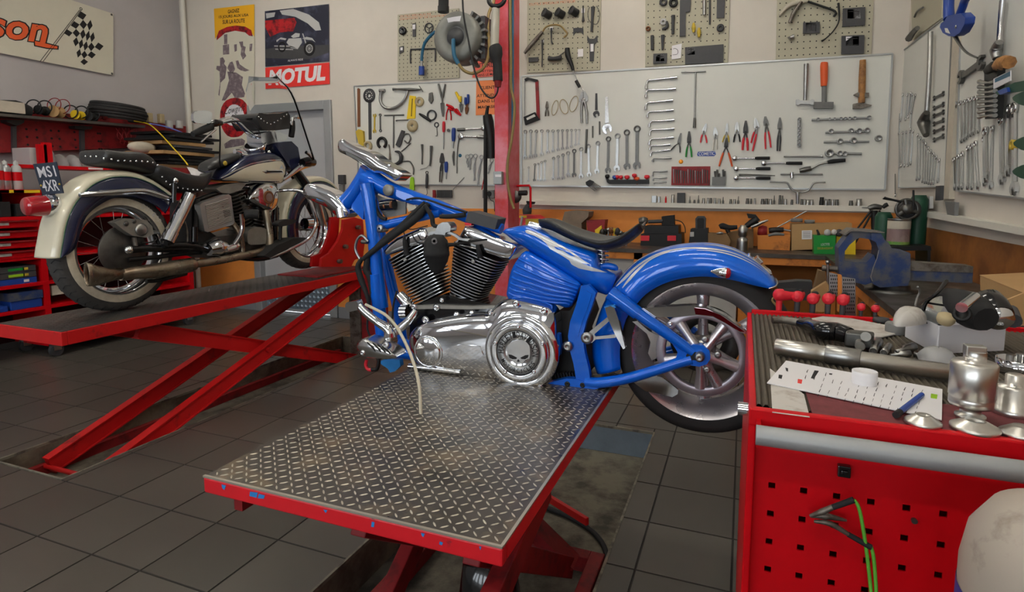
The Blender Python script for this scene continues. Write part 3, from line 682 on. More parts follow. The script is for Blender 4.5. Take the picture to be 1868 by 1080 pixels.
def xspan(poly,x):
    ys = []
    n = len(poly)
    for i in range(n):
        (x0,y0),(x1,y1) = poly[i],poly[(i+1) % n]
        if (x0 <= x < x1) or (x1 <= x < x0): ys.append(y0+(y1-y0)*(x-x0)/(x1-x0))
    return (min(ys),max(ys)) if ys else None
class Puff:   # a domed panel: traced outline, base d, dome height h, thickness t behind
    def __init__(s,plane,k,pts,d,h,t,nx=36,ny=16,ey=2.6,ex=5.,rot=0.):
        s.pl,s.k,s.d,s.hh,s.ey,s.ex = plane,k,d,h,ey,ex
        c,q = math.cos(rot),math.sin(rot);s.f = lambda x,y: (x*c+y*q,-x*q+y*c);s.g = lambda x,y: (x*c-y*q,x*q+y*c)
        s.poly = [s.f(*p) for p in pts];s.x0 = min(p[0] for p in s.poly);s.x1 = max(p[0] for p in s.poly)
        s.mb = MB();rows = []
        for i in range(nx+1):
            u = -math.cos(math.pi*i/nx)*.5+.5;x = s.x0+(s.x1-s.x0)*min(max(u,.002),.998);a,b = xspan(s.poly,x)
            row = []
            for j in range(ny+1):
                v = -math.cos(math.pi*j/ny)*.5+.5;y = a+(b-a)*v;X,Y = s.g(x,y);row.append(plane.p(k,X,Y,d+s.h0(u,v)))
            rows.append(row)
        s.mb.grid(rows)
        out = rows[0][:-1]+[r[-1] for r in rows[:-1]]+list(reversed(rows[-1]))[:-1]+[r[0] for r in reversed(rows)][:-1]
        back = [p-plane.n*t for p in out];n = len(out)
        s.mb.add(out+back,[(i,(i+1) % n,(i+1) % n+n,i+n) for i in range(n)],True);s.mb.add(back,[tuple(range(n))])
    def h0(s,u,v): return s.hh*max(0,(1-abs(2*v-1)**s.ey))**.5*max(0,(1-abs(2*u-1)**s.ex))**.5
    def h(s,X,Y):
        x,y = s.f(X,Y);sp = xspan(s.poly,max(s.x0+.01,min(s.x1-.01,x)))
        if not sp: return 0
        return s.h0(min(1,max(0,(x-s.x0)/(s.x1-s.x0))),min(1,max(0,(y-sp[0])/(sp[1]-sp[0]+1e-6))))
    def decal(s,pts,lift,name,m,parent,n=28,my=6,rot=0.):   # a painted shape lying on the dome
        c,q = math.cos(rot),math.sin(rot);f = lambda x,y: (x*c+y*q,-x*q+y*c);g = lambda x,y: (x*c-y*q,x*q+y*c)
        P = [f(*p) for p in pts];xa = min(p[0] for p in P);xb = max(p[0] for p in P);rows = []
        for i in range(n+1):
            x = xa+(xb-xa)*min(max(i/n,.004),.996);a,b = xspan(P,x);row = []
            for j in range(my+1):
                X,Y = g(x,a+(b-a)*j/my);row.append(s.pl.p(s.k,X,Y,s.d+s.h(X,Y)+lift))
            rows.append(row)
        mb = MB();mb.grid(rows);return mb.build(name,m,parent)
# ---- wheel
ax = b_('D',675,655,.17);WC = V((ax.x,2.45,ax.z))
RT = WC.z-b_('D',650,1055,.07).z;RR = WC.z-b_('D',650,985,.095).z
m = MB();prof = []
for i in range(25):
    t = math.pi*i/24;prof.append((RR*.97+(RT-RR*.97)*(math.sin(t)**.45),-.105*math.cos(t)))
m.lathe(prof,WC,(0,-1,0),72,cap=False);ty = m.build('tyre','rubber',blue)
m = MB();m.lathe([(RT-.006,-.012),(RT+.0005,-.006),(RT+.0005,.006),(RT-.006,.012)],WC,(0,-1,0),72,cap=False)
def arc_text(mb,txt,c,ux,uy,nrm,r,a0,a1,hgt,flip=False,lift=.001,wf=.8):
    n = len(txt)
    for i,ch in enumerate(txt):
        if ch == ' ': continue
        a = math.radians(a0+(a1-a0)*((i+.5)/n));rad = ux*math.cos(a)+uy*math.sin(a);tan = (ux*math.sin(a)-uy*math.cos(a))
        wd_ = abs(math.radians(a1-a0))*r/n*wf
        up = rad
        if flip: tan = -tan;up = -rad
        o = c+rad*r+nrm*lift-up*(hgt/2)-tan*(wd_/2)
        text_on(mb,ch,o,o+tan*wd_,o+up*hgt,V((0,0,0)),bold=.01)
EX,EZ,EN = V((1,0,0)),V((0,0,1)),V((0,-1,0))
tl = MB();arc_text(tl,'METZELER',WC,EX,EZ,EN,RR+.024,250,285,.014,flip=True,lift=.1005);tl.build('lettering','mid_grey',ty)
m = MB();m.lathe([(RR*.93,.09),(RR*.99,.098),(RR,.1),(RR,.09),(RR*.96,.06),(RR*.88,.045),(RR*.8,.03),(RR*.8,-.03),(RR*.88,-.05),(RR*.96,-.06),(RR,-.09),(RR,-.1),(RR*.93,-.09),(RR*.86,-.055),(RR*.76,-.03),(RR*.76,.03),(RR*.86,.055)],WC,EN,72,cap=False,closed=True)
rim = m.build('rim','alloy',blue)
for k in range(6):
    a = math.radians(92+60*k);d = EX*math.cos(a)+EZ*math.sin(a);e = EX*math.sin(a)-EZ*math.cos(a)
    m = MB();m.tube([WC+d*.03+EN*.0,WC+d*.1+EN*.005,WC+d*(RR*.78)],[.024,.019,.027],12);m.build('spoke','alloy',rim)
m = MB();m.lathe([(.05,-.1),(.05,.1),(.03,.11),(0,.11)],WC,EN,28);m.build('hub','steel',rim)
m = MB();m.lathe([(.07,-.115),(.145,-.115),(.145,-.109),(.07,-.109)],WC,EN,48,cap=False,closed=True);m.build('brake_disc','steel_dark',blue)
m = MB();RP = (ax-b_('D',675+242,655,.12)).length;RQ = RP*.79
m.lathe([(RQ,.118),(RQ*1.03,.124),(RQ*1.12,.12),(RP*.99,.12),(RP,.118),(RP,.1),(RQ,.1)],WC,EN,72,cap=False,closed=True)
pul = m.build('belt_pulley','pulley' if 'pulley' in M else (defm('pulley',(172,166,174),.38,.8,var=.08,scale=14) or 'pulley'),blue)
for k,a in enumerate((128,52,-25,-62,-93,-160,175)[:6]):
    a = math.radians((128,55,-18,-90,-62,198)[k]);d = EX*math.cos(a)+EZ*math.sin(a)
    m = MB();m.tube([WC+d*.025+EN*.125,WC+d*.08+EN*.12,WC+d*(RQ*1.01)+EN*.108],[.022,.017,.024],12);m.build('pulley_spoke','alloy',pul)
for k in range(5):
    a = math.radians(95+72*k-18);d = EX*math.cos(a)+EZ*math.sin(a);m = MB();c = WC+d*.062+EN*.135;m.lathe([(.013,0),(.013,.008),(.009,.011),(0,.009)],c,EN,16);m.build('pulley_bolt','steel',pul)
# ---- swing arm
sw = bslab('swing_arm','blue_paint','D',[(585,640),(600,610),(640,592),(690,598),(722,625),(728,665),(710,695),(670,708),(630,702),(595,685),(583,660)],.158,.035,.008)
btube('upper_tube','blue_paint','D',[(205,325),(290,385),(352,432)],.145,[78,76,74],sw)
btube('upper_tube','blue_paint','D',[(335,418),(420,478),(540,562),(640,635)],.145,[64,64,60,52],sw)
btube('lower_tube','blue_paint','D',[(632,668),(560,688),(420,733),(280,772),(150,806),(80,815)],.145,[62,58,56,56,56,50],sw)
bslab('web','blue_paint','K2',[(470,290),(560,320),(600,330),(600,450),(520,460),(440,450),(510,420),(522,370)],.15,.014,.004,sw)
m = MB();m.lathe([(.0215,0),(.0215,.006),(.013,.007),(.013,0)],WC+EN*.158,EN,24,cap=False);
c = b_('D',672,655,.17);m = MB();m.lathe([(.018,-.02),(.018,.012),(.0155,.015),(.0155,.024),(.009,.026),(0,.022)],c,EN,24);m.build('axle_nut','steel',sw)
mb = MB();BP.slab(mb,'D',[(600,650),(612,632),(660,632),(660,676),(612,672)],.1585,.01);mb.build('adjuster_slot','black',sw)
btube('upper_tube','blue_paint','D',[(205,325),(352,432),(640,635)],.145,[76,70,60],sw,mirror=True);btube('lower_tube','blue_paint','D',[(632,668),(420,733),(80,815)],.145,56,sw,mirror=True)
# ---- belt guards
bg_ = bslab('belt_guard','chrome','D',[(345,405),(640,390),(700,398),(800,440),(880,500),(925,525),(915,540),(880,530),(800,480),(740,450),(660,440),(560,450),(400,452)],.135,.05,.004)
bslab('red_reflection','guard_reflection' if 'guard_reflection' in M else (defm('guard_reflection',(150,40,50),.12,1.) or 'guard_reflection'),'D',[(642,402),(700,408),(780,440),(850,488),(905,528),(880,526),(800,478),(740,446),(650,436)],.1375,.006,.001,bg_)  # red reflection in the chrome guard, painted as a thin tinted overlay
bbolt('K2',463,138,.14,42,bg_);bbolt('K2',1085,180,.14,30,bg_)
bslab('debris_deflector','chrome','D',[(330,790),(400,770),(440,755),(480,765),(560,828),(558,850),(530,866),(470,850),(390,835)],.11,.012,.004)
bslab('chain_guard_bracket','chrome_soft','K2',[(150,120),(190,115),(290,200),(380,240),(350,330),(350,420),(310,440),(280,380),(300,290),(270,220),(215,175)],.118,.008,.002)
# ---- rear fender (lofted between a traced crown line and traced skirt line)
def fender(name,mt,plane,k,T,Sk,w,dcrown=0.,dskirt=None,parent=None,e=.55,pw=2.,thick=.004,nphi=18,sub=3,phi0=-90):
    dskirt = w if dskirt is None else dskirt
    T = smooth_poly(T,sub,False);Sk = smooth_poly(Sk,sub,False)
    rows = []
    for (tx,ty_),(sx,sy) in zip(T,Sk):
        a = plane.p(k,tx,ty_,dcrown);b = plane.p(k,sx,sy,dskirt)
        row = []
        for j in range(nphi+1):
            ph = math.radians(phi0+(90-phi0)*j/nphi)
            lat = w*math.copysign(abs(math.sin(ph))**.8,ph);f = abs(math.cos(ph))**e
            q = V(b);an = V(a)
            if plane.k == 'y': q.y = an.y = plane.at
            else: q.x = an.x = plane.at
            row.append(q+(an-q)*f+plane.n*lat)
        rows.append(row)
    m = MB();m.grid(rows);o = m.build(name,mt,parent,solid=thick,offset=0)
    return o,rows
FT = [(150,720),(128,640),(132,530),(160,430),(195,345),(245,268),(295,205),(360,150),(450,105),(560,76),(690,66),(800,80),(900,118),(990,178),(1072,264)]
FS = [(262,722),(258,650),(262,580),(278,500),(302,440),(342,388),(382,342),(432,305),(500,272),(580,250),(680,240),(770,246),(860,262),(950,285),(1032,303)]
fd,rows = fender('rear_fender','blue_paint',BP,'D',FT,FS,.125,parent=blue)
def strip(rows,pts,lift,mt,name,parent,nsub=10):   # pts: (station 0..1, phi 0..1, half width in phi); follows the fender skin
    nr,nc = len(rows)-1,len(rows[0])-1
    def at(u,v):
        u = max(0,min(.9999,u))*nr;v = max(0,min(.9999,v))*nc;i,j = int(u),int(v);a,b = u-i,v-j
        return rows[i][j]*(1-a)*(1-b)+rows[i+1][j]*a*(1-b)+rows[i][j+1]*(1-a)*b+rows[i+1][j+1]*a*b
    q = smooth_poly(pts,nsub,False);g = []
    for (u,v,h) in q:
        p0,p1,p2 = at(u,v-max(h,.002)),at(u,v),at(u,v+max(h,.002))
        n_ = (at(u+.01,v)-at(u-.01,v)).cross(at(u,v+.02)-at(u,v-.02)).normalized()
        c = V((p1.x,2.45,WC.z)) if abs(p1.y-2.45) < .3 else V((-3.45,p1.y,p1.z-.3))
        if n_.dot(p1-c) < 0: n_.negate()
        g.append([p0+n_*lift,p1+n_*lift,p2+n_*lift])
    m = MB();m.grid(g);return m.build(name,mt,parent)
for pts in ([(.36,.72,.01),(.42,.76,.03),(.5,.74,.022),(.58,.70,.02),(.66,.7,.018),(.74,.72,.02),(.84,.7,.012),(.93,.68,.002)],
            [(.38,.84,.004),(.44,.83,.022),(.5,.80,.02),(.56,.745,.014),(.62,.72,.01)],
            [(.34,.6,.03),(.4,.66,.025),(.46,.63,.02),(.54,.6,.012),(.62,.62,.002)],
            [(.7,.76,.002),(.78,.76,.012),(.86,.75,.01),(.95,.74,.002)],[(.72,.62,.003),(.8,.6,.02),(.9,.6,.012),(.97,.6,.002)]):
    strip(rows,pts,.0032,'flame','flame_stripe',fd)
m = MB();m.tube([r for r in rows[-1]],.004,6,False);m.build('rear_edge_trim','chrome_soft',fd)
a,b = b_('K3',1185,355,.135),b_('K3',1390,380,.14);d = b-a;L_ = d.length
m = MB();m.lathe([(.0015,0),(.006,L_*.06),(.007,L_*.15),(.017,L_*.42),(.0215,L_*.7),(.021,L_*.8)],a,d,24);sig = m.build('turn_signal','chrome',blue)
m = MB();m.lathe([(.0205,L_*.8),(.019,L_*.92),(.012,L_),(0,L_*1.02)],a,d,24);m.build('red_lens','red_lens',sig)
m = MB();m.tube([b_('K3',1340,420,.125),b_('K3',1345,385,.135)],.007,10);m.build('stem','chrome',sig)
tlm = MB()
a,b = b_('K3',1600,235,0),b_('K3',1790,385,0);tlm.bar(a,b,.1,.018,(1,0,1));tl_ = tlm.build('tail_light','chrome',blue,bevel=.005)
a,b = b_('K3',1640,215,0),b_('K3',1700,275,0);m = MB();m.bar(a,b,.07,.02,(1,0,1));m.build('lens_housing','chrome',tl_,bevel=.004)
m = MB();a = b_('K3',1545,205,0);m.cyl(a-EN*.035,a+EN*.035,.007);m.cyl(b_('K3',1575,175,.0),b_('K3',1580,225,.0),.005);m.build('bracket','chrome',tl_)
# ---- frame
fr = bslab('frame','blue_paint','C',[(600,425),(640,418),(682,462),(660,535),(628,620),(608,700),(620,790),(642,880),(652,955),(632,995),(580,992),(548,980),(572,930),(558,850),(535,765),(528,700),(540,620),(572,530)],.155,.03,.006)
mb = MB();BP.slab(mb,'C',[(628,452),(660,468),(638,540),(605,625),(582,705),(560,700),(570,625),(600,535)],.158,.004);mb.build('recess_panel','blue_paint',fr,bevel=.002)
bslab('lower_rail','blue_paint','C',[(375,975),(440,950),(520,932),(575,935),(640,960),(660,975),(700,985),(640,1000),(560,1000),(440,992)],.16,.035,.006,fr)
for (x,y,w) in ((525,962,30),(608,968,28)): bbolt('C',x,y,.16,w,fr,'black',h=.003)
bbolt('C',527,755,.16,58,fr,'steel','pivot_bolt',.014);bbolt('C',632,710,.19,66,fr,'steel','peg_bolt',.008)
btube('steering_head','blue_paint','A',[(428,262),(400,310),(350,390),(308,445),(284,472)],0,[82,74,74,82,88],fr,20)
btube('backbone','blue_paint','A',[(410,305),(470,330),(560,378),(700,428),(860,482),(1010,540),(1230,615)],0,[90,100,84,72,66,62,60],fr,18)
mb = MB();mb.m = 0;c = b_('A',545,383,.055);r = (c-b_('A',575,383,.055)).length;mb.lathe([(r*.9,-.03),(r,-.004),(r*.9,0),(0,0)],c,EN,24);mb.build('frame_cap','cast',fr)
bslab('gusset','blue_paint','A',[(345,400),(430,335),(480,370),(470,420),(410,440),(400,560),(330,490)],.012,.024,.004,fr)
bslab('gusset_plate','blue_paint','A',[(580,372),(680,408),(760,450),(640,440),(600,420)],.036,.01,.003,fr)
for sgn,k_,pts,w in ((1,'A',[(420,345),(436,430),(448,520),(470,720),(488,900),(515,1085)],[66,68,68,66,66,66]),):
    btube('down_tube','blue_paint',k_,pts,.06,w,fr)
btube('down_tube','blue_paint','B',[(205,380),(225,560),(250,760),(262,830)],.068,[68,66,66,64],fr)
btube('down_tube','blue_paint','A',[(470,420),(492,560),(530,760),(575,960),(612,1120),(640,1300)],-.09,52,fr)
btube('brace','blue_paint','A',[(490,600),(600,575),(760,540),(860,520)],.03,[50,46,46,40],fr)
mb = MB();c = b_('A',500,612,.065);mb.lathe([(.006,.006),(.019,.006),(.02,0),(.02,-.05),(0,-.05)],c,EN,20,cap=False);mb.build('brace_bushing','steel',fr)
btube('lower_frame_tube','blue_paint','B',[(262,830),(330,900),(420,960),(620,1005),(900,1010)],[.068,.07,.08,.1,.12],[60,56,50,46,46],fr)
btube('lower_frame_tube','blue_paint','B',[(262,830),(330,900),(420,960),(620,1005),(900,1010)],[.068,.07,.08,.1,.12],[60,56,50,46,46],fr,mirror=True)
bslab('peg_lug','blue_dull','B',[(232,885),(345,878),(350,915),(318,945),(290,952),(278,930),(240,905)],.16,.03,.005,fr)
# ---- steering clamps (turned side on)
up = Puff(BP,'K6',smooth_poly([(105,205),(118,170),(160,150),(205,175),(330,245),(480,300),(620,405),(850,545),(830,590),(780,635),(720,610),(590,545),(520,545),(390,450),(250,360),(165,320),(110,285)],3),.03,.03,.08,34,10,2.4,4,.58).mb.build('upper_triple_clamp','chrome',blue)
for (x0_,y0_,x1_,y1_,w) in ((190,165,120,270,95),(840,550,785,630,40)):
    pass
bslab('clamp_recess','steel_dark','K6',[(190,290),(330,360),(560,470),(540,500),(380,420),(200,330)],.0565,.003,.001,up)
for (x,y) in ((430,330),(585,440),(700,460)): bbolt('K6',x,y,.04,45,up,'chrome')
lo = Puff(BP,'A',smooth_poly([(42,385),(60,350),(95,345),(150,365),(230,400),(300,480),(320,520),(290,548),(245,540),(170,480),(100,450),(50,420)],3),.03,.03,.08,30,10,2.4,4,.58).mb.build('lower_triple_clamp','chrome',blue)
bslab('clamp_recess','blue_dull','A',[(118,412),(180,432),(178,455),(122,438)],.0565,.003,.001,lo)
btube('steering_stem','chrome','A',[(300,448),(262,505)],0,62,lo)
btube('stem_nut','chrome','A',[(268,490),(278,545)],.04,56,lo,sm=False)
# ---- engine
SHAPE = [(math.copysign(abs(math.cos(t))**.45,math.cos(t)),math.copysign(abs(math.sin(t))**.45,math.sin(t))) for t in [2*math.pi*i/28 for i in range(28)]]
def cylinder(name,TL,TR,BR,BL,n):
    dF = .085
    tl_,tr,br,bl = [b_('B',x,y,dF) for x,y in (TL,TR,BR,BL)]
    top,bot = (tl_+tr)/2-EN*dF,(bl+br)/2-EN*dF;axs = (top-bot);L = axs.length;axs.normalize();u = V((axs.z,0,-axs.x))
    core = MB();core.cyl(bot,top,.06,n=24);body = core.build(name,'black',blue)
    fm = MB()
    for i in range(n):
        t = i/(n-1);c = bot+(top-bot)*t;wa = ((tr-tl_).length*t+(br-bl).length*(1-t))/2;wd_ = .088*(.88+.12*t)
        ring = [c+u*(wa*x)+EN*(wd_*y) for x,y in SHAPE];r2 = [p+axs*.0038 for p in ring];nn = len(ring)
        fm.m = 1;fm.add(ring+r2,[(q,(q+1) % nn,(q+1) % nn+nn,q+nn) for q in range(nn)])
        fm.m = 0;fm.add(ring,[tuple(reversed(range(nn)))]);fm.add(r2,[tuple(range(nn))])
    fm.build('cooling_fins',['black','fin_edge' if 'fin_edge' in M else (defm('fin_edge',(196,198,200),.28,.9) or 'fin_edge')],body)
    return body,axs,u,top
c1,a1,u1,t1 = cylinder('front_cylinder',(252,285),(497,212),(605,498),(400,556),17)
c2,a2,u2,t2 = cylinder('rear_cylinder',(632,222),(930,300),(775,562),(612,500),17)
Puff(BP,'B',[(262,278),(250,250),(275,215),(330,170),(470,112),(505,118),(515,150),(495,205),(440,222)],.07,.025,.15,20,10,5,8,-.3).mb.build('rocker_cover','chrome',c1)
Puff(BP,'B',[(650,215),(690,170),(705,130),(728,102),(780,112),(900,165),(1030,212),(1025,240),(985,300),(930,290),(800,250)],.07,.025,.17,20,10,5,8,.35).mb.build('rocker_cover','chrome',c2)
bslab('rocker_base','steel','K5',[(700,680),(960,760),(1290,880),(1300,960),(1240,970),(960,860),(820,790)],.09,.15,.006,c2)
for (k,x,y,w) in (('K4',658,805,44),('K5',750,1050,70)): bbolt(k,x,y,.092,w,c1 if k == 'K4' else c2,'steel')
for k,pts,w,d_ in (('K4',[(645,540),(648,600),(662,680),(670,750)],[20,40,52,56],[.11,.11,.1,.095]),('K5',[(820,780),(835,860),(850,930),(860,990)],[60,70,85,80],[.11,.11,.1,.095])):
    btube('plug_boot','black_soft',k,pts,d_,w,c1 if k == 'K4' else c2)
# crankcase and gear case
bslab('crankcase','black_gloss','B',[(410,600),(425,565),(600,498),(690,520),(900,562),(930,620),(920,900),(600,1000),(440,960),(400,800)],.1,.2,.01)
cc_ = bpy.data.objects['crankcase']
bslab('case_flange','cast','B',[(425,566),(560,560),(760,568),(900,562),(905,580),(760,586),(560,582),(430,585)],.125,.03,.004,cc_)
for (x,y,w) in ((430,572,34),(560,575,38),(497,648,44),(677,620,40),(765,606,30),(876,604,40),(592,532,26)): bbolt('B',x,y,.128,w,cc_,'chrome',h=.01)
bslab('transmission','black','C',[(470,560),(540,560),(600,480),(640,600),(600,700),(625,930),(440,955),(420,700)],.09,.2,.008)
mb = MB();[mb.bar(b_('C',x,895,.11),b_('C',x+8,925,.11),.03,.006) for x in range(460,580,16)];mb.build('belt_teeth','black_soft',bpy.data.objects['transmission'])
btube('cylinder_base_cover','chrome','B',[(345,500),(385,545),(408,575)],.1,[50,60,50],cc_)
btube('crank_sensor','chrome','B',[(362,600),(400,600)],.13,[78,78],cc_)
# primary cover
pf = Puff(BP,'P',smooth_poly([(747,632),(747,616),(752,604),(766,592),(790,583),(840,574),(876,571),(892,571),(905,556),(918,547),(942,545),(990,556),(1008,565),(1016,590),(1014,640),(1002,668),(985,690),(958,701),(920,701),(868,694),(810,685),(766,673),(754,655)],3),.165,.05,.07,48,22,3.2,6)
pc = pf.mb.build('primary_cover','chrome',blue)
dc = b_('K1',525,610,.215);rk = (dc-b_('K1',525+318,610,.215)).length
m = MB();m.lathe([(rk*1.32,-.012),(rk*1.28,-.003),(rk*1.16,.003),(rk*1.02,.002),(rk*.98,-.004)],dc,EN,64);m.build('clutch_bulge','chrome',pc)
m = MB();m.lathe([(rk*1.0,-.004),(rk*1.0,.012),(rk*.96,.018),(rk*.9,.0195),(rk*.78,.0195),(rk*.745,.017),(rk*.735,.0155),(0,.0155)],dc,EN,64);derby = m.build('derby_cover','chrome',pc)
m = MB();m.lathe([(rk*.735,.0158),(rk*.735,.0163),(rk*.44,.0163),(rk*.44,.0158)],dc,EN,64,cap=False);m.build('badge_ring','alu',derby)
m = MB();m.lathe([(rk*.745,.0196),(rk*.745,.0202),(rk*.72,.0202),(rk*.72,.0196)],dc,EN,64,cap=False);m.build('black_ring','ink',derby)
m = MB();arc_text(m,'HARLEY-DAVIDSON',dc,EX,EZ,EN,rk*.595,188,-8,rk*.21,lift=.0168,wf=.86);arc_text(m,'MOTORCYCLES',dc,EX,EZ,EN,rk*.6,205,335,rk*.15,flip=True,lift=.0168,wf=.8);m.build('lettering','ink',derby)
mb = MB();BP.slab(mb,'K1',smooth_poly([(395,560),(420,520),(470,490),(520,480),(575,490),(620,525),(640,575),(640,640),(632,680),(590,700),(560,735),(515,745),(470,735),(440,700),(405,685),(393,640)],3),.2325+.004,.006);skull = mb.build('skull_emblem','chrome_soft',derby,bevel=.003,seg=3)
mb = MB()
for poly in ([(405,640),(440,645),(500,675),(490,690),(450,692),(415,675)],[(625,645),(590,648),(535,675),(548,690),(590,692),(618,675)],[(512,690),(535,722),(520,716),(512,725),(503,716),(492,722)]): BP.slab(mb,'K1',poly,.237,.0008)
mb.build('skull_eyes','ink',skull)
for (x,y) in ((512,335),(262,515),(778,520),(372,825),(685,828)): bbolt('K1',x,y,.232,46,derby,'chrome',h=.006)
for (x,y,w) in ((490,82,80),(800,160,80),(210,185,50),(365,965,50),(750,985,55)): bbolt('K1',x,y,.205,w,pc,'chrome',h=.01)
ic = b_('B',513,830,.213);r = (ic-b_('B',513+80,830,.205)).length
m = MB();m.lathe([(r*1.12,-.004),(r*1.08,.004),(r,.004),(r*.98,.001),(r*.95,.007),(r*.85,.01),(0,.011)],ic,EN,40);m.build('inspection_cover','chrome',pc)
bslab('cover_ridge','chrome','B',[(618,830),(640,800),(700,790),(810,800),(830,850),(812,870),(700,880),(640,860)],.219,.01,.005,pc,seg=3)
bslab('cover_blue_panel','blue_paint','K1',[(850,380),(960,420),(975,560),(965,650),(900,720),(840,720),(850,600)],.16,.03,.006,pc)
bbolt('K1',928,550,.162,70,pc,'chrome');bslab('rear_shroud','chrome_soft','K1',[(790,300),(850,190),(900,180),(905,260),(860,350),(800,320)],.207,.01,.003,pc)
# oil tank with ribs
pf = Puff(BP,'C',smooth_poly([(198,488),(196,440),(215,345),(255,275),(290,235),(330,242),(470,320),(590,402),(592,440),(545,542),(480,532),(380,512),(270,498)],2),.085,.045,.2,30,16,2.2,3)
ot = pf.mb.build('oil_tank','blue_paint',blue)
for (p,q) in (((262,278),(582,418)),((246,312),(580,440)),((234,346),(572,458)),((225,378),(565,476)),((216,408),(556,496)),((210,436),(550,512)),((206,462),(536,526))):
    mid = ((p[0]+q[0])/2-10,(p[1]+q[1])/2+6);R_ = [p,(p[0]+30,p[1]+14),(p[0]*.75+q[0]*.25-5,p[1]*.75+q[1]*.25+4),mid,(p[0]*.25+q[0]*.75-5,p[1]*.25+q[1]*.75+4),(q[0]-25,q[1]-8),q];btube('rib','blue_paint','C',R_,[.085+pf.h(*z)+.001 for z in R_],17,ot,8)
# frame cover with flames
pf = Puff(BP,'C',smooth_poly([(170,130),(225,104),(275,94),(340,104),(500,180),(640,228),(690,250),(705,318),(790,358),(785,400),(770,440),(738,475),(600,418),(470,335),(300,220)],2),.06,.06,.13,56,18,2.2,6,.45)
fc = pf.mb.build('flamed_side_cover','blue_paint',blue)
FL = [(292,122),(312,116),(370,138),(425,165),(470,190),(515,230),(560,268),(600,300),(660,322),(745,352),(660,344),(590,330),(548,308),(535,285),(500,262),(462,240),(428,222),(412,195),(385,172),(345,150),(300,136)]
pf.decal(FL,.0012,'flame_graphic','flame',fc,44,5,.5)
pf.decal([(410,172),(440,178),(500,206),(560,245),(610,282),(650,306),(600,300),(545,270),(500,240),(450,205)],.0016,'flame_graphic','flame',fc,24,4,.5)
pf.decal([(452,210),(490,215),(540,242),(570,266),(540,258),(500,232),(465,224)],.002,'flame_inset','blue_paint',fc,12,3,.5)
# ---- seat and spring
def seat_loft(plane,k,st,mt,parent,name='seat'):   # st: (x, y_mid, half thick px, half width m)
    rings = []
    for (x,y,th,w) in smooth_poly(st,4,False):
        c = plane.p(k,x,y,0);t = (c-plane.p(k,x,y+th,0)).length
        ring = []
        for i in range(24):
            a = 2*math.pi*i/24;la = w*math.copysign(abs(math.cos(a))**.7,math.cos(a));ve = t*math.copysign(abs(math.sin(a))**.7,math.sin(a))
            ring.append(c+plane.n*la+V((0,0,ve+.022*(la/max(w,.01))**2-.012)))
        rings.append(ring)
    m = MB();m.loft(rings);return m.build(name,mt,parent)
stt = seat_loft(BP,'R4',[(318,318,14,.02),(345,318,30,.045),(440,335,40,.065),(560,390,40,.085),(700,448,40,.11),(850,492,42,.135),(960,500,42,.145),(1080,465,40,.14),(1170,408,38,.125),(1225,362,34,.1),(1248,345,16,.07)],'leather',blue)
m = MB();pts = []
for i in range(61):
    t = i/60;c = b_('C',716,210+t*105,.03);a = t*2*math.pi*4.5;pts.append(c+V((.026*math.cos(a),.026*math.sin(a),0)))
m.tube(pts,.0042,8,False);sp = m.build('seat_spring','chrome',blue)
m = MB();m.cyl(b_('C',716,205,.03),b_('C',716,320,.03),.01);m.build('spring_core','steel',sp)
m = MB();m.tube([b_('C',700,320,.06),b_('C',745,315,.06),b_('C',785,325,.06),b_('C',790,340,.06)],[.01,.014,.014,.008],12);m.build('rear_bumper','blue_paint',sp)
btube('seat_pivot','chrome','R4',[(225,340),(280,350),(340,370)],.0,[55,50,40],stt)
# ---- passenger peg bracket
pb = bslab('peg_bracket','chrome_soft','C',[(605,715),(612,690),(640,680),(750,590),(768,605),(672,690),(680,702),(790,690),(790,708),(680,718),(660,735),(630,742)],.185,.02,.004)
bslab('bracket_arm','chrome','C',[(730,545),(760,535),(782,545),(802,600),(842,765),(830,772),(790,700),(745,600)],.2,.025,.005,pb)
bslab('bracket_clamp','blue_dull','C',[(725,540),(780,530),(790,545),(735,555)],.19,.04,.004,pb)
# ---- horn, wiring, electronics
m = MB();c = b_('B',560,268,.19);rh = (c-b_('B',627,268,.19)).length
prof = [(0,-rh*1.5),(rh*.22,-rh*1.45),(rh*.5,-rh*1.22),(rh*.8,-rh*.6),(rh*.84,-rh*.58),(rh*.96,-rh*.1),(rh*1.0,-rh*.08),(rh,rh*.25),(rh*.97,rh*.27),(rh*.98,rh*.7),(rh*.85,rh*1.1),(rh*.5,rh*1.5),(0,rh*1.55)]
m.lathe(prof,c,(0,0,1),32);hn = m.build('horn','black_soft',blue)
cst = b_('B',548,190,.26);m = MB()
for i in range(6): a = math.pi*i/6;d = EX*math.cos(a)+EZ*math.sin(a);m.bar(cst-d*.014,cst+d*.014,.005,.005,(0,1,0))
m.build('star_knob','chrome',hn)
bslab('horn_bracket','steel','K5',[(0,600),(60,560),(180,560),(280,560),(380,570),(460,610),(540,670),(680,690),(660,720),(520,700),(440,640),(360,600),(100,600),(20,640)],.16,.015,.003,hn)
bslab('horn_mount','steel','K5',[(120,560),(170,450),(240,410),(330,410),(380,480),(370,560),(290,580),(280,660),(130,650)],.17,.06,.008,hn)
bslab('control_module','dark_grey','K5',[(660,235),(700,228),(1150,355),(1110,520),(1090,528),(620,400)],.06,.1,.005)
bslab('red_connector','red_plastic','K5',[(612,412),(720,432),(705,468),(610,455)],.065,.03,.004)
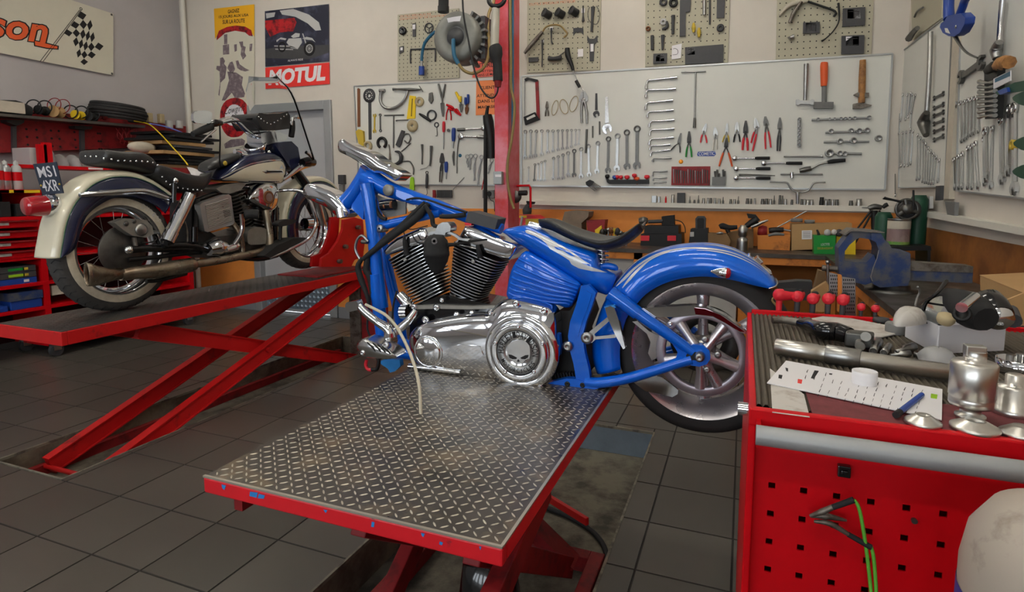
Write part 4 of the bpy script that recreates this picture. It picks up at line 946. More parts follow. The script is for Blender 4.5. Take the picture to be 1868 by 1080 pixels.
for i,(k,pts,d_,w) in enumerate((('A',[(790,465),(745,520),(690,570),(600,640),(520,700),(455,750),(400,795)],[.04,.07,.09,.1,.1,.1,.1],[40,60,62,50,44,40,30]),
                      ('A',[(770,455),(700,520),(620,600),(540,660),(470,730)],[.03,.06,.08,.09,.09],[26,30,34,30,24]),
                      ('A',[(660,440),(720,430),(800,445),(900,480),(1020,515)],.06,[14,16,16,16,18]),('A',[(770,475),(810,540),(820,590),(850,600)],.08,[30,36,34,26]),
                      ('A',[(860,540),(920,540),(1010,530)],.06,[30,36,36]),('K5',[(320,780),(460,770),(600,740),(760,715),(960,690)],[.2,.17,.14,.12,.1],[90,70,60,52,46]),
                      ('A',[(470,440),(480,500),(510,545),(540,555)],.05,[26,30,30,26]),('A',[(690,640),(720,690),(770,705),(800,700)],.12,[10,12,14,14]),
                      ('A',[(395,790),(370,840),(390,920),(420,1000),(440,1080)],.1,[26,40,44,30,22]),('A',[(430,780),(420,860),(440,900),(450,1000)],.09,[40,50,44,20]),
                      ('B',[(190,400),(170,560),(160,700),(200,780)],.09,[18,16,14,12]),('K4',[(650,540),(640,460),(740,470),(900,430)],.1,14),('B',[(330,480),(310,560),(305,640)],.1,[14,14,14]))):
    btube('wiring_harness','black_soft',k,pts,d_,[x*.72 for x in w] if isinstance(w,list) else w*.72,n=8)
bslab('coil_bracket','mid_grey','K4',[(330,90),(420,130),(560,160),(660,170),(660,300),(520,330),(440,340),(380,260),(370,180)],.02,.01,.003)
cb = bpy.data.objects['coil_bracket']
btube('ignition_switch','black_gloss','K4',[(400,210),(470,200),(540,200)],.045,[100,100,100],cb,sm=False)
btube('copper_contact','rust','K4',[(425,215),(440,214)],.06,50,cb,sm=False);btube('copper_contact','rust','K4',[(500,200),(520,200)],.06,70,cb,sm=False)
bslab('pale_connector','trim_cream','K4',[(670,220),(760,200),(780,240),(690,280)],.05,.03,.005,cb)
btube('brake_line','steel','A',[(430,690),(395,655),(365,680),(355,740),(385,800)],.1,14,n=8)
m = MB();c = b_('A',395,690,.1);m.cyl(c,c+V((.03,0,0)),.011);m.build('line_fitting','steel_dark',bpy.data.objects['brake_line'])
# ---- foot controls
sh_ = btube('shift_lever','chrome','B',[(112,565),(150,605),(220,660),(280,700),(290,745)],.26,[34,40,40,52,60])
bslab('toe_peg','chrome','B',[(30,560),(38,545),(95,535),(105,560),(100,590),(50,602),(32,590)],.28,.04,.008,sh_)
btube('control_rod','chrome','B',[(440,590),(400,650),(330,710),(285,725)],[.16,.18,.2,.22],[30,44,46,40],sh_)
bbolt('B',280,750,.27,44,sh_,'chrome')
fp = Puff(BP,'B',smooth_poly([(98,800),(105,775),(135,753),(185,765),(262,800),(310,835),(328,862),(300,872),(230,876),(140,862),(105,835)],2),.32,.03,.08,24,10,2.2,3,.35).mb.build('foot_board','chrome_soft',blue)
for (x0_,y0_,x1_,y1_) in ((140,760,240,872),(175,768,270,872),(205,780,292,870),(235,795,312,866)): btube('tread_rib','rubber','B',[(x0_,y0_),((x0_+x1_)/2,(y0_+y1_)/2-8),(x1_,y1_)],[.325,.352,.325],8,fp,8)
bbolt('B',133,838,.342,30,fp,'chrome')
btube('battery_cable','red_plastic','B',[(155,880),(150,910),(165,935),(185,950)],.3,16,n=8);btube('battery_cable','black','B',[(185,950),(215,930),(225,890),(222,870)],.3,20,n=8)
ks = btube('kickstand','chrome','B',[(400,935),(450,950),(560,975),(700,1003)],.2,[26,28,28,28])
bslab('kickstand_foot','chrome_soft','B',[(685,1010),(710,985),(770,1000),(825,1010),(820,1025),(780,1035),(720,1030)],.21,.035,.006,ks)
# ---- loose cable hanging to the plate
pts = [(150,558,.30),(205,585,.32),(270,622,.35),(330,690,.40),(385,790,.46),(425,890,.53),(448,970,.58),(463,1060,.62)]
m = MB();m.tube([b_('B',x,y,d) for x,y,d in pts]+[b_('E',975,200,.66),b_('E',969,262,.68)],.0065,12);hose = m.build('clutch_cable','cable_cream' if 'cable_cream' in M else (defm('cable_cream',(190,182,160),.4,coat=.4) or 'cable_cream'),blue)
m = MB();m.tube([b_('E',969,258,.68),b_('E',965,300,.688)],.0075,12);m.build('crimp','steel',hose)
c = b_('E',963,325,.69);m = MB();m.torus(c,(.3,-.9,.2),.0125,.0042,24,8);m.build('eye_fitting','steel_dark',hose)
# ================================================================== cream and navy motorcycle on the left lift
LP = Plane('x',-3.45,1)
l_ = LP.p
LN,LX,LZ = V((1,0,0)),V((0,-1,0)),V((0,0,1))     # towards the viewer, towards the bike's tail, up
tour = thing('motorcycle','cream and navy vintage touring motorcycle with studded seats and windshield on the left lift','motorcycle',(-3.45,3.1,.75))
def ltube(name,m,k,pts,d,w,parent=None,n=12,sm=True):
    D_ = d if isinstance(d,(list,tuple)) else [d]*len(pts);W_ = w if isinstance(w,(list,tuple)) else [w]*len(pts)
    P3 = [l_(k,x,y,q) for (x,y),q in zip(pts,D_)];R = [(l_(k,x,y,q)-l_(k,x,y+ww,q)).length/2 for (x,y),q,ww in zip(pts,D_,W_)]
    mb = MB();mb.tube(P3,R,n,sm);return mb.build(name,m,tour if parent is None else parent)
def lslab(name,m,k,pts,d,t,bevel=.004,parent=None,seg=3,smooth=0):
    mb = MB();LP.slab(mb,k,smooth_poly(pts,smooth) if smooth else pts,d,t);return mb.build(name,m,tour if parent is None else parent,bevel=bevel,seg=seg)
def lbolt(k,x,y,d,w,parent,m='chrome',name='bolt',h=.008):
    c = l_(k,x,y,d);r = (c-l_(k,x,y+w,d)).length/2;mb = MB()
    mb.lathe([(r*.8,0),(r,.001),(r,h*.4),(r*.7,h*.8),(0,h)],c,LN,14);return mb.build(name,m,parent)
def wire_wheel(c,R,hw,nm):
    m = MB();prof = []
    for i in range(21):
        t = math.pi*i/20;prof.append((R*.7+R*.3*(math.sin(t)**.5),-hw*math.cos(t)))
    m.lathe(prof,c,LN,64,cap=False);m.m = 1;tr = m
    for i in range(44):
        a = 2*math.pi*i/44
        for s in (-1,1):
            p = []
            for q,(lat,da) in enumerate(((.015,0),(.035,.05),(.052,.02))):
                aa = a+s*.03+da;ph = math.acos(max(-1,min(1,lat/hw)));r_ = R*.7+R*.3*(math.sin(ph)**.5)-.0005
                p.append(c+LX*(r_*math.cos(aa))+LZ*(r_*math.sin(aa))+LN*(lat*s))
            tr.tube(p,.0035,4,False)
    if 'tyre_tread' not in M: defm('tyre_tread',(66,64,62),.75,var=.18,scale=40)
    ty = m.build('tyre',['tyre_tread','rubber'],tour)
    m = MB();m.lathe([(R*.71,hw*.9),(R*.715,hw*.985),(R*.76,hw*1.02),(R*.84,hw*.99),(R*.875,hw*.88)],c,LN,64,cap=False);ww = m.build('whitewall','tyre_wall',ty)
    m = MB();m.lathe([(R*.72,hw*.8),(R*.735,hw*.98),(R*.72,hw*1.0),(R*.69,hw*.8),(R*.64,hw*.5),(R*.62,hw*.2),(R*.62,-hw*.2),(R*.64,-hw*.5),(R*.72,-hw),(R*.72,-hw*.7),(R*.66,0)],c,LN,64,cap=False,closed=True);rim = m.build('rim','chrome',tour)
    m = MB();m.lathe([(.0,hw*1.0),(.03,hw*1.0),(.035,hw*.5),(.03,0),(.035,-hw*.5),(.03,-hw),(0,-hw)],c,LN,24);m.build('hub','steel_worn',rim)
    for i in range(20):
        a = 2*math.pi*i/20;s = 1 if i % 2 else -1;b = a+(.5 if (i//2) % 2 else -.5)
        p = c+LX*(.034*math.cos(b))+LZ*(.034*math.sin(b))+LN*(s*hw*.6);q = c+LX*(R*.64*math.cos(a))+LZ*(R*.64*math.sin(a))+LN*(s*.008)
        MB().cyl(p,q,.0017,n=5,cap=False).build('spoke','chrome_soft',rim)
    return ww
HWL = .062
rc = l_('L6',802,347,HWL);RC = V((-3.45,rc.y,rc.z));RL = RC.z-.752
ww = wire_wheel(RC,RL,HWL,'rear')
m = MB();arc_text(m,'Dunlop',RC,LX*-1,LZ,LN,RL*.81,62,30,.03,lift=HWL*1.025,wf=.7);m.build('lettering','paper_grey',ww)
fcx = l_('L4',962,790,HWL);FC = V((-3.45,fcx.y,fcx.z));wire_wheel(FC,RL*.98,HWL,'front')
# brake, caliper, swing arm
m = MB();m.lathe([(.03,.075),(.14,.075),(.143,.072),(.143,.066),(.03,.066)],RC,LN,40);bd = m.build('brake_disc','steel_dark',tour)
cal = lslab('brake_caliper','cast','L6',[(750,165),(825,138),(960,148),(1000,190),(1012,240),(960,265),(870,252),(812,215)],.125,.06,.01)
lbolt('L6',928,212,.126,84,cal,'steel','piston_cap',.012);lbolt('L6',828,172,.126,34,cal,'steel_dark');lbolt('L6',880,158,.126,30,cal,'steel_dark');ltube('bleed_pipe','steel_dark','L6',[(985,225),(1040,230)],.11,26,cal);ltube('brake_hose','black','L6',[(1010,250),(1030,275),(990,295),(930,300)],.11,9,cal,6)
sa = ltube('swing_arm','black_gloss','L6',[(830,345),(960,335),(1100,335),(1300,335)],.1,[50,50,56,60]);lbolt('L6',840,345,.12,60,sa,'chrome','axle_nut',.03)
ltube('axle_block','steel_worn','L6',[(880,262),(892,320)],.1,28,sa);ltube('lower_rail','black','L6',[(840,410),(1000,395),(1200,370),(1350,360)],.08,30,sa)
# rear fender: cream crown, navy skirt, green line
def bike_fender(B,Sk,k,cen,out_h,wd,nm,sub=4):
    B = smooth_poly(B,sub,False);Sk = smooth_poly(Sk,sub,False);crown,skn,skf,line = [],[],[],[]
    for (bx,by),(sx,sy) in zip(B,Sk):
        b = l_(k,bx,by,wd);s = l_(k,sx,sy,wd+.004);q = V((-3.45,b.y,b.z));o = (q-cen);o.x = 0;o.normalize()
        crown.append([q+o*(out_h*max(0,math.cos(t))**.6)+LN*(wd*math.sin(t)) for t in [math.pi*(-.5+i/14) for i in range(15)]])
        mid = (b+s)/2+LN*.008
        skn.append([b,b*.8+mid*.2+LN*.003,mid,s]);far = lambda p: V((-6.9-p.x,p.y,p.z));skf.append([far(b),far(s)]);line.append(b+LN*.002+o*.001)
    m = MB();m.grid(crown);f = m.build(nm,'cream',tour,solid=.003,offset=0)
    m = MB();m.grid(skn);m.build('navy_skirt','navy',f,solid=.003,offset=0)
    m = MB();m.grid(skf);m.build('navy_skirt','navy',f,solid=.003,offset=0)
    m = MB();m.tube(line,.0022,6,False);m.build('pinstripe','green_line',f)
    return f
rf = bike_fender([(330,692),(338,640),(346,600),(356,540),(372,480),(396,425),(430,372),(500,298),(600,254),(720,250),(820,282),(905,335),(940,365)],
                 [(338,690),(378,668),(408,640),(430,590),(445,530),(462,485),(490,445),(540,405),(610,368),(690,358),(780,372),(865,415),(905,450)],'L3',RC,.04,.092,'rear_fender')
ltube('fender_rail','chrome','L3',[(437,348),(520,340),(680,328),(770,324),(830,335),(900,358),(938,366)],.125,[26,32,34,34,34,34,30])
# tail light and plate
c = l_('L3',300,402,0);e = V((0,-1,-.04)).normalized();s_ = .056
tl2 = MB().lathe([(s_*.7,-.02),(s_,.0),(s_*1.02,.04),(s_*.98,.05)],c,e,32).build('tail_light','chrome',tour)
MB().lathe([(s_*.97,.045),(s_*.95,.1),(s_*.85,.135),(s_*.8,.14),(s_*.0,.143)],c,e,32).build('red_lens','red_lens',tl2)
yb = l_('L3',300,340,0).y+.0
bl,br = onY(*px('L3',232,346),yb),onY(*px('L3',347,338),yb)
y_t = bl.x/(onY(*px('L3',180,178),1).x)
tl_,tr = onY(*px('L3',180,178),y_t),onY(*px('L3',307,166),y_t)
pn = (br-bl).cross(tl_-bl).normalized();pn = pn if pn.y < 0 else -pn
lp = MB().prism([bl,br,tr,tl_],-pn*.004).build('license_plate','navy_plate' if 'navy_plate' in M else (defm('navy_plate',(44,54,70),.5) or 'navy_plate'),tour,bevel=.006)
m = MB()
def quad(u,v): return bl+(br-bl)*u*(1-v)+(tl_-bl)*v+((tr-tl_)*u*v)
text_on(m,'MS1',quad(.12,.55),quad(.9,.55),quad(.12,.9),pn*.001,bold=.01);text_on(m,'4XR',quad(.12,.1),quad(.88,.1),quad(.12,.46),pn*.001,bold=.01);m.build('plate_number','paper',lp)
for u in (.08,.93): m = MB();m.lathe([(.006,0),(.006,.002),(.003,.005),(0,.006)],quad(u,.3),pn,12);m.build('plate_bolt','yellow_dull',lp)
# seats with studs
def lseat(name,k,st,dt,parent=None,bowl=.01):
    rings = []
    for (x,y,th,w) in smooth_poly(st,4,False):
        c = l_(k,x,y,dt);t = (c-l_(k,x,y+th,dt)).length;c = V((-3.45,c.y,c.z));ring = []
        for i in range(24):
            a = 2*math.pi*i/24;ring.append(c+LN*(w*math.copysign(abs(math.cos(a))**.55,math.cos(a)))+V((0,0,t*math.copysign(abs(math.sin(a))**.6,math.sin(a))+bowl*(math.cos(a))**2)))
        rings.append(ring)
    m = MB();m.loft(rings);return m.build(name,'leather',tour if parent is None else parent)
def studs(k,pts,d,r,parent):
    for (x,y) in pts:
        c = l_(k,x,y,d);m = MB();m.lathe([(r,0),(r*.8,r*.5),(0,r*.7)],c,LN,8);m.build('stud','chrome',parent)
ps = lseat('pillion_seat','L3',[(578,150,20,.09),(590,142,42,.122),(640,148,46,.127),(700,155,46,.127),(760,160,52,.125),(820,172,54,.115),(868,195,38,.1),(885,205,12,.06)],.12)
studs('L3',[(611,152),(648,160),(683,160),(714,162),(746,162),(778,164),(808,166),(838,171),(864,184)],.128,.0065,ps)
for (x,y) in ((468,136),(496,137),(527,137),(568,147)):
    c0 = l_('L3',585,142,.12);c = onY(*px('L3',x,y),c0.y-.012);m = MB();m.lathe([(.0065,0),(.005,.003),(0,.005)],c,LX,8);m.build('stud','chrome',ps)
rs = lseat('rider_seat','L4',[(25,455,20,.1),(45,455,44,.125),(120,490,62,.14),(210,520,60,.145),(300,528,54,.13),(365,500,40,.1),(400,475,16,.06)],.12,bowl=.02)
studs('L4',[(55,482),(80,510),(105,530),(150,548),(182,553),(212,556),(245,560),(272,562),(297,566)],.145,.0065,rs)
m = MB();cb_ = l_('L4',132,505,.16);m.lathe([(.0,-.01),(.016,0),(.018,.01),(.01,.018),(0,.02)],cb_,LN,18);sp_ = m.build('seat_post_ball','chrome',rs)
ltube('seat_post','black_gloss','L4',[(128,520),(126,580),(124,640)],.15,28,rs)
m = MB();P4 = [l_('L4',*p) for p in ((205,420,-.02),(240,425,-.08),(360,470,-.02),(290,482,.1),(235,470,.1))];m.prism(P4,(0,0,-.002))
tag(m.build('paper_sheet','paper'),'white paper sheet lying on the rider seat of the cream motorcycle','paper')
# tank
tp = Puff(LP,'L4',smooth_poly([(405,498),(430,462),(500,400),(580,350),(660,332),(740,336),(795,372),(818,420),(815,480),(790,520),(700,522),(600,518),(480,508)],2),.085,.06,.26,32,18,2.2,3)
tk = tp.mb.build('fuel_tank','navy',tour)
tp.decal(smooth_poly([(420,500),(470,478),(560,428),(640,402),(720,390),(790,384),(812,425),(808,478),(785,516),(700,519),(600,515),(490,505)],2),.0015,'cream_panel','cream',tk,28,8)
tp.decal([(415,488),(500,440),(600,398),(700,378),(785,374),(787,380),(702,384),(603,404),(504,447),(418,495)],.0022,'pinstripe','chrome_soft',tk,28,2)
tp.decal([(668,447),(690,440),(800,440),(803,458),(690,460)],.004,'tank_badge','chrome',tk,12,2);tp.decal([(700,445),(795,444),(796,454),(700,456)],.005,'badge_inlay','ink',tk,12,2)
tp.decal([(775,432),(790,405),(803,432)],.004,'tank_badge','chrome',tk,6,3)
lseat('tank_bib','L4',[(345,435,12,.05),(370,415,26,.07),(450,385,30,.075),(520,360,24,.07),(550,345,10,.04)],.06,tk,0)
lbolt('L4',440,398,.13,30,tk,'yellow_dull');m = MB();c = l_('L4',705,325,0);m.lathe([(.03,-.02),(.034,.0),(.03,.012),(0,.016)],c,(0,0,1),20);m.build('filler_cap','chrome',tk)
m = MB();c = l_('L4',625,285,.0);ax_ = V((.12,-.5,.8)).normalized();m.lathe([(.07,-.05),(.085,-.01),(.085,0),(.078,.008),(.07,.006)],c,ax_,32);sg = m.build('speedometer','chrome',tk)
m = MB();m.lathe([(0,.005),(.07,.005)],c,ax_,32);m.build('dial','black_gloss',sg)
ltube('dash_knob','chrome','L4',[(500,325),(530,330),(560,340)],.03,[30,34,30],tk);ltube('dash_knob','chrome','L4',[(540,345),(575,350)],.05,24,tk)
# handlebar
hb = ltube('handlebar','chrome','L4',[(375,155),(430,135),(480,128),(525,150),(570,195),(605,222),(645,235)],[.34,.3,.25,.18,.1,.05,0],[30,36,36,36,36,36,32])
ltube('handlebar','chrome','L4',[(645,235),(690,220),(740,190),(790,150)],[0,-.1,-.2,-.3],26,hb)
ltube('grip','black_soft','L4',[(242,220),(300,195),(355,172)],[.36,.36,.35],[36,46,46],hb)
ltube('brake_cylinder','black_gloss','L4',[(345,160),(380,150),(420,150)],.34,[44,48,30],hb);ltube('brake_lever','steel','L4',[(385,188),(345,220),(292,268)],[.36,.37,.38],[14,12,12],hb)
lslab('mirror','chrome','L4',smooth_poly([(246,100),(256,80),(300,72),(350,78),(362,100),(356,135),(345,152),(262,150),(248,128)],2),.37,.02,.006,hb)
ltube('mirror_stem','chrome','L4',[(340,148),(365,150),(385,155)],.35,12,hb);ltube('brake_hose','black','L4',[(408,165),(410,260),(407,370),(412,420)],[.33,.3,.2,.1],9,hb,6)
ltube('throttle_cable','black','L4',[(430,150),(520,140),(600,145),(640,185),(655,215)],[.3,.25,.15,.1,.05],8,hb,6)
ltube('front_grip','black_soft','L4',[(858,135),(855,180),(848,235)],.06,[26,36,34],hb);ltube('clamp','chrome','L4',[(845,165),(862,120),(905,110)],.06,[26,20,18],hb)
lslab('riser','chrome','L4',[(660,215),(720,200),(790,210),(830,225),(815,260),(760,265),(700,285),(665,270)],.07,.14,.01,hb)
# leather roll bag
bag = lslab('leather_pouch','leather','L4',[(632,115),(650,88),(700,95),(780,92),(825,78),(842,105),(840,185),(760,195),(675,192),(655,165)],.1,.26,.02)
studs('L4',[(648,112),(662,125),(680,138),(700,150),(722,157),(745,148),(765,136),(785,124),(803,110),(820,98)],.103,.006,bag)
ltube('pouch_strap','black','L4',[(570,125),(620,122),(650,125)],.05,14,bag)
# nacelle, headlamp, fork
lslab('headlamp_nacelle','navy','L4',[(745,280),(800,265),(850,262),(890,300),(905,380),(875,440),(845,430),(800,360)],.09,.18,.03,seg=4)
ltube('lamp_bracket','chrome','L4',[(800,500),(840,470),(900,425),(960,400)],.12,[16,26,40,50]);ltube('spot_lamp','black_gloss','L4',[(915,395),(950,390),(985,392)],.14,[50,64,50])
fk = ltube('fork','black_gloss','L4',[(870,440),(915,500),(960,560)],.1,[62,62,58]);ltube('fork_leg','chrome_soft','L4',[(985,600),(1010,660),(1040,775)],.1,[54,52,44],fk)
ltube('fork','black_gloss','L4',[(840,430),(885,500),(985,700),(1020,770)],-.1,54)
bike_fender([(828,885),(823,830),(822,780),(835,680),(865,600),(915,545),(980,514),(1050,512),(1110,545),(1150,600)],
            [(900,885),(893,830),(890,780),(902,710),(930,655),(970,618),(1020,600),(1060,605),(1100,628),(1125,660)],'L4',FC,.05,.085,'front_fender')
m = MB();a = l_('L4',1010,560,.1);text_on(m,'Electra',l_('L4',1020,548,.1),l_('L4',1105,578,.1),l_('L4',1022,528,.1),V((0,0,0)),shear=.2);m.build('fender_script','chrome_soft',bpy.data.objects['front_fender'])
# windshield
b0,t0 = l_('P',573,292,.22),l_('P',522,134,.22)
rows = []
for j in range(15):
    v = j/14;y0 = b0.y+(t0.y-b0.y)*v;z0 = b0.z+(t0.z-b0.z)*v;w = .24*max(.3,1-max(0,(v-.5)/.5)**4)**.5
    rows.append([V((-3.45+w*u,y0-.09*(u*u)+.09*.84,z0)) for u in [-1+i/6 for i in range(13)]])
m = MB();m.grid(rows);ws = m.build('windshield','glass',tour,solid=.004)
m = MB();m.tube([r[-1] for r in rows]+list(reversed(rows[-1]))[1:],.002,6,False);m.build('windshield_edge','mid_grey',ws)
ltube('windshield_clamp','chrome','L4',[(880,110),(910,118)],.1,22,ws);ltube('windshield_clamp','chrome','L4',[(940,330),(985,360)],.12,22,ws)
# engine
def dark(name,pts,d,t,mt='black_gloss',k='L4',bev=.008): return lslab(name,mt,k,pts,d,t,bev)
eng = dark('engine_case',[(330,880),(380,850),(470,840),(600,800),(730,790),(735,900),(700,950),(560,985),(380,985),(300,960)],.1,.22,'steel_dark')
fr2 = ltube('frame_rail','black_gloss','L4',[(60,905),(240,905),(420,960),(640,985),(760,960)],.12,[40,40,36,36,36])
ltube('frame_tube','black_gloss','L4',[(745,470),(748,650),(750,880)],.05,30,fr2);ltube('frame_tube','black_gloss','L4',[(700,530),(560,540),(450,560),(230,640)],.05,30,fr2);ltube('frame_tube','black','L4',[(270,620),(265,760),(250,900)],.1,30,fr2)
dark('battery_box',[(235,630),(300,625),(320,800),(420,870),(330,900),(235,890)],.08,.2,'black')
def lcyl(top,bot,w0,w1,n,d,nm):
    a,b = l_('L4',*top,d),l_('L4',*bot,d);axs = (a-b).normalized();u = V((0,axs.z,-axs.y));body = MB().cyl(b,a,.05,n=20).build(nm,'black',tour);fm = MB()
    for i in range(n):
        t = i/(n-1);c = b+(a-b)*t;w = w1+(w0-w1)*t;ring = [c+u*(w*x)+LN*(w*y) for x,y in SHAPE];fm.loft([ring,[p+axs*.005 for p in ring]],False)
    fm.build('cooling_fins','steel_dark',body);return body
lcyl((665,560),(620,800),.085,.075,13,.0,'front_cylinder');lcyl((470,570),(540,810),.085,.075,13,.0,'rear_cylinder')
lslab('rocker_box','cast','L4',[(385,555),(440,530),(530,515),(570,525),(540,560),(470,585),(420,580)],.09,.16,.012);lslab('rocker_box','cast','L4',[(590,540),(640,525),(740,530),(755,570),(640,585)],.07,.16,.012)
ac = Puff(LP,'L4',smooth_poly([(582,612),(615,565),(660,530),(715,518),(755,535),(772,580),(768,640),(745,680),(705,692),(640,660),(595,635)],2),.12,.04,.07,22,14,2.2,3)
aco = ac.mb.build('air_cleaner','chrome',tour);c = l_('L4',710,608,.162);r = (c-l_('L4',710,650,.162)).length
m = MB();m.lathe([(r,-.006),(r*.98,.002),(r*.7,.003),(r*.68,.0),(r*.6,.004),(0,.005)],c,LN,28);m.build('medallion','rust',aco);m = MB();m.lathe([(r*.62,.0045),(0,.006)],c,LN,28);m.build('medallion_face','steel',aco)
oc = lslab('battery_cover','alu','L4',[(285,655),(300,640),(462,588),(478,600),(500,760),(490,775),(335,822),(315,815)],.15,.05,.006)
for i in range(15):
    t = (i+.5)/15;ltube('cooling_rib','steel_bright','L4',[(318+t*22,655+t*145),(458+t*28,612+t*140)],.155,6,oc,6,False)
lslab('cover_window','ink','L4',[(430,690),(470,682),(478,722),(438,730)],.156,.003,.001,oc)
lslab('gear_case','cast','L4',smooth_poly([(580,830),(600,800),(660,790),(700,810),(722,850),(715,885),(680,895),(600,900),(580,880)],2),.15,.08,.014,eng)
ltube('kicker_cover','chrome','L4',[(335,930),(390,915),(440,920)],.13,[80,110,80],eng);ltube('kick_shaft','chrome','L4',[(440,930),(500,910),(520,905)],.16,[50,56,40],eng)
ka = ltube('kick_arm','chrome','L4',[(500,895),(530,850),(548,790),(542,710)],[.17,.19,.2,.2],[30,28,26,30]);ltube('kick_pedal','rubber','L4',[(560,712),(600,710),(648,712)],[.2,.23,.27],[56,60,56],ka)
ltube('shock_absorber','chrome','L4',[(222,590),(165,715),(95,855)],.15,[74,78,78]);so = bpy.data.objects['shock_absorber'];ltube('shock_collar','chrome','L4',[(112,820),(84,880)],.15,[88,84],so,sm=False);ltube('shock_eye','black','L4',[(75,890),(95,885)],.15,36,so)
ltube('oil_filter','black_gloss','L4',[(250,790),(250,880)],.13,44);ltube('oil_line','steel_worn','L4',[(180,730),(205,800),(210,880)],.12,12)
# exhaust with fishtail
ex_ = ltube('exhaust_pipe','exhaust','L4',[(690,690),(702,760),(718,860),(705,920),(650,945),(520,972),(380,1000),(240,1020)],[.12,.14,.16,.17,.17,.17,.17,.17],[44,44,44,46,48,50,50,50])
ltube('exhaust_pipe','exhaust','L4',[(480,760),(530,830),(548,940),(540,975)],[.1,.14,.15,.16],36,ex_)
mf = ltube('muffler','exhaust','L4',[(255,1018),(235,1022),(130,1040),(0,1062),(-100,1070),(-205,1086)],.17,[54,88,94,94,84,70])
rings = []
for (x,y,hh,lat) in ((800,498,36,.028),(720,510,42,.024),(650,514,62,.022),(605,510,74,.022),(568,505,78,.022)):
    c = l_('L6',x,y,.17);t = (c-l_('L6',x,y+hh,.17)).length;rings.append([c+LN*(lat*math.cos(a))+V((0,0,t*math.sin(a))) for a in [2*math.pi*i/20 for i in range(20)]])
m = MB();m.loft(rings,cap=False);m.build('fishtail','exhaust',mf,solid=.003)
m = MB();m.add([p*.98+rings[3][i]*.02 for i,p in enumerate(rings[3])],[tuple(range(20))]);m.build('tail_opening','ink',mf)
ltube('muffler_clamp','chrome','L6',[(985,480),(995,478)],.17,84,mf,sm=False);ltube('muffler_bracket','black','L6',[(960,550),(1040,545),(1224,500)],.14,26,mf)
# crash bar, footboard, pedal
ltube('crash_bar','chrome','L4',[(775,568),(850,562),(915,575),(962,630),(990,710),(1000,770),(970,840),(920,885),(820,935),(720,975)],[.08,.16,.22,.26,.28,.28,.28,.27,.26,.24],22)
fb = lslab('footboard','rubber','L4',[(680,968),(760,905),(860,860),(930,855),(960,862),(900,895),(800,940),(720,980)],.27,.12,.004)
ltube('brake_pedal','black','L4',[(780,870),(782,800),(785,775)],.2,[20,20,26]);bp_ = bpy.data.objects['brake_pedal'];lslab('pedal_pad','rubber','L4',smooth_poly([(768,770),(790,752),(850,742),(880,748),(870,765),(820,782),(780,786)],2),.24,.06,.006,bp_)
ltube('horn','chrome','L4',[(930,770),(985,770)],.06,[70,80])
# wheel clamp on the lift
wc = thing('wheel_clamp','red steel front wheel clamp bolted to the far end of the left lift','wheel clamp',(-3.4,FC.y+.1,.75))
Cp = Plane('x',-3.27,1);Cq = Plane('x',-3.62,1)
for pl_,nm in ((Cp,0),(Cq,1)):
    m = MB();pl_.slab(m,'A',[(150,840),(155,790),(200,760),(250,690),(280,620),(285,560),(350,545),(400,560),(410,700),(400,780),(350,800),(330,840)],0,.025);m.build('jaw','red_lift',wc,bevel=.004)
m = MB();Cp.slab(m,'A',[(95,840),(100,780),(150,760),(180,700),(205,620),(210,545),(260,540),(255,640),(220,760),(170,800),(160,840)],-.09,.025);m.build('jaw','red_lift',wc,bevel=.004)
for (x,y) in ((375,605),(300,720),(265,808)):
    a = Cp.p('A',x,y,.03);m = MB();m.cyl(a,a-V((.13,0,0)),.012);m.build('clamp_bolt','black',wc);m = MB();m.cyl(a+V((.012,0,0)),a-V((.02,0,0)),.02,n=6);m.build('bolt_head','steel_worn',wc)
m = MB();m.box((-3.66,FC.y-.1,.7515),(-3.24,FC.y+.6,.762));m.build('base_plate','red_dark',wc)
# ================================================================== boards, signs and tools on the back wall
ORD = ['first','second','third','fourth','fifth','sixth','seventh','eighth','ninth','tenth','eleventh','twelfth','thirteenth','fourteenth','fifteenth','sixteenth','seventeenth','eighteenth','nineteenth','twentieth']
def nth(i):
    return ORD[i] if i < 20 else ('twenty-' if i < 29 else 'thirty-' if i < 39 else 'forty-')+(ORD[(i+1) % 10-1] if (i+1) % 10 else '') if (i+1) % 10 else {29: 'thirtieth',39: 'fortieth'}[i]
def board(name,pl,k,pts,t,m,lab,cat,frame=.012):
    mb = MB();pl.slab(mb,k,pts,t,t-.001);o = tag(mb.build(name,m),lab,cat)
    if frame:
        P = pl.poly(k,pts,t+.004);mb = MB();n = len(P)
        for i in range(n): mb.bar(P[i],P[(i+1) % n],frame,frame,tuple(pl.n))
        mb.build('frame','alu',o)
    return o
BT = .02                                                   # board front, metres off the wall
board('tool_board',BW,'P',[(646,157),(934,143),(934,338),(655,336)],BT,'white_board','white tool board left of the red post, hung with pullers and pliers','tool board')
board('tool_board',BW,'P',[(951,139),(1628,98),(1614,346),(951,339)],BT,'white_board','long white tool board right of the red post, with wrenches and hammers','tool board')
lg = MB();P_ = BW.poly('P',[(940,366),(1630,376.5),(1630,387),(940,373)],.075);lg.prism(P_,(0,.074,0));tag(lg.build('wall_ledge','white_paint',bevel=.002),'long white ledge on the back wall carrying upright sockets','shelf')
lg = MB();lg.prism(RW.poly('P',[(1679,384),(1868,416),(1900,421),(1900,438),(1868,430),(1679,394)],.06),(.059,0,0));tag(lg.build('wall_ledge','white_paint'),'white ledge along the right wall under the wrench boards','shelf')
TOOLW = {}
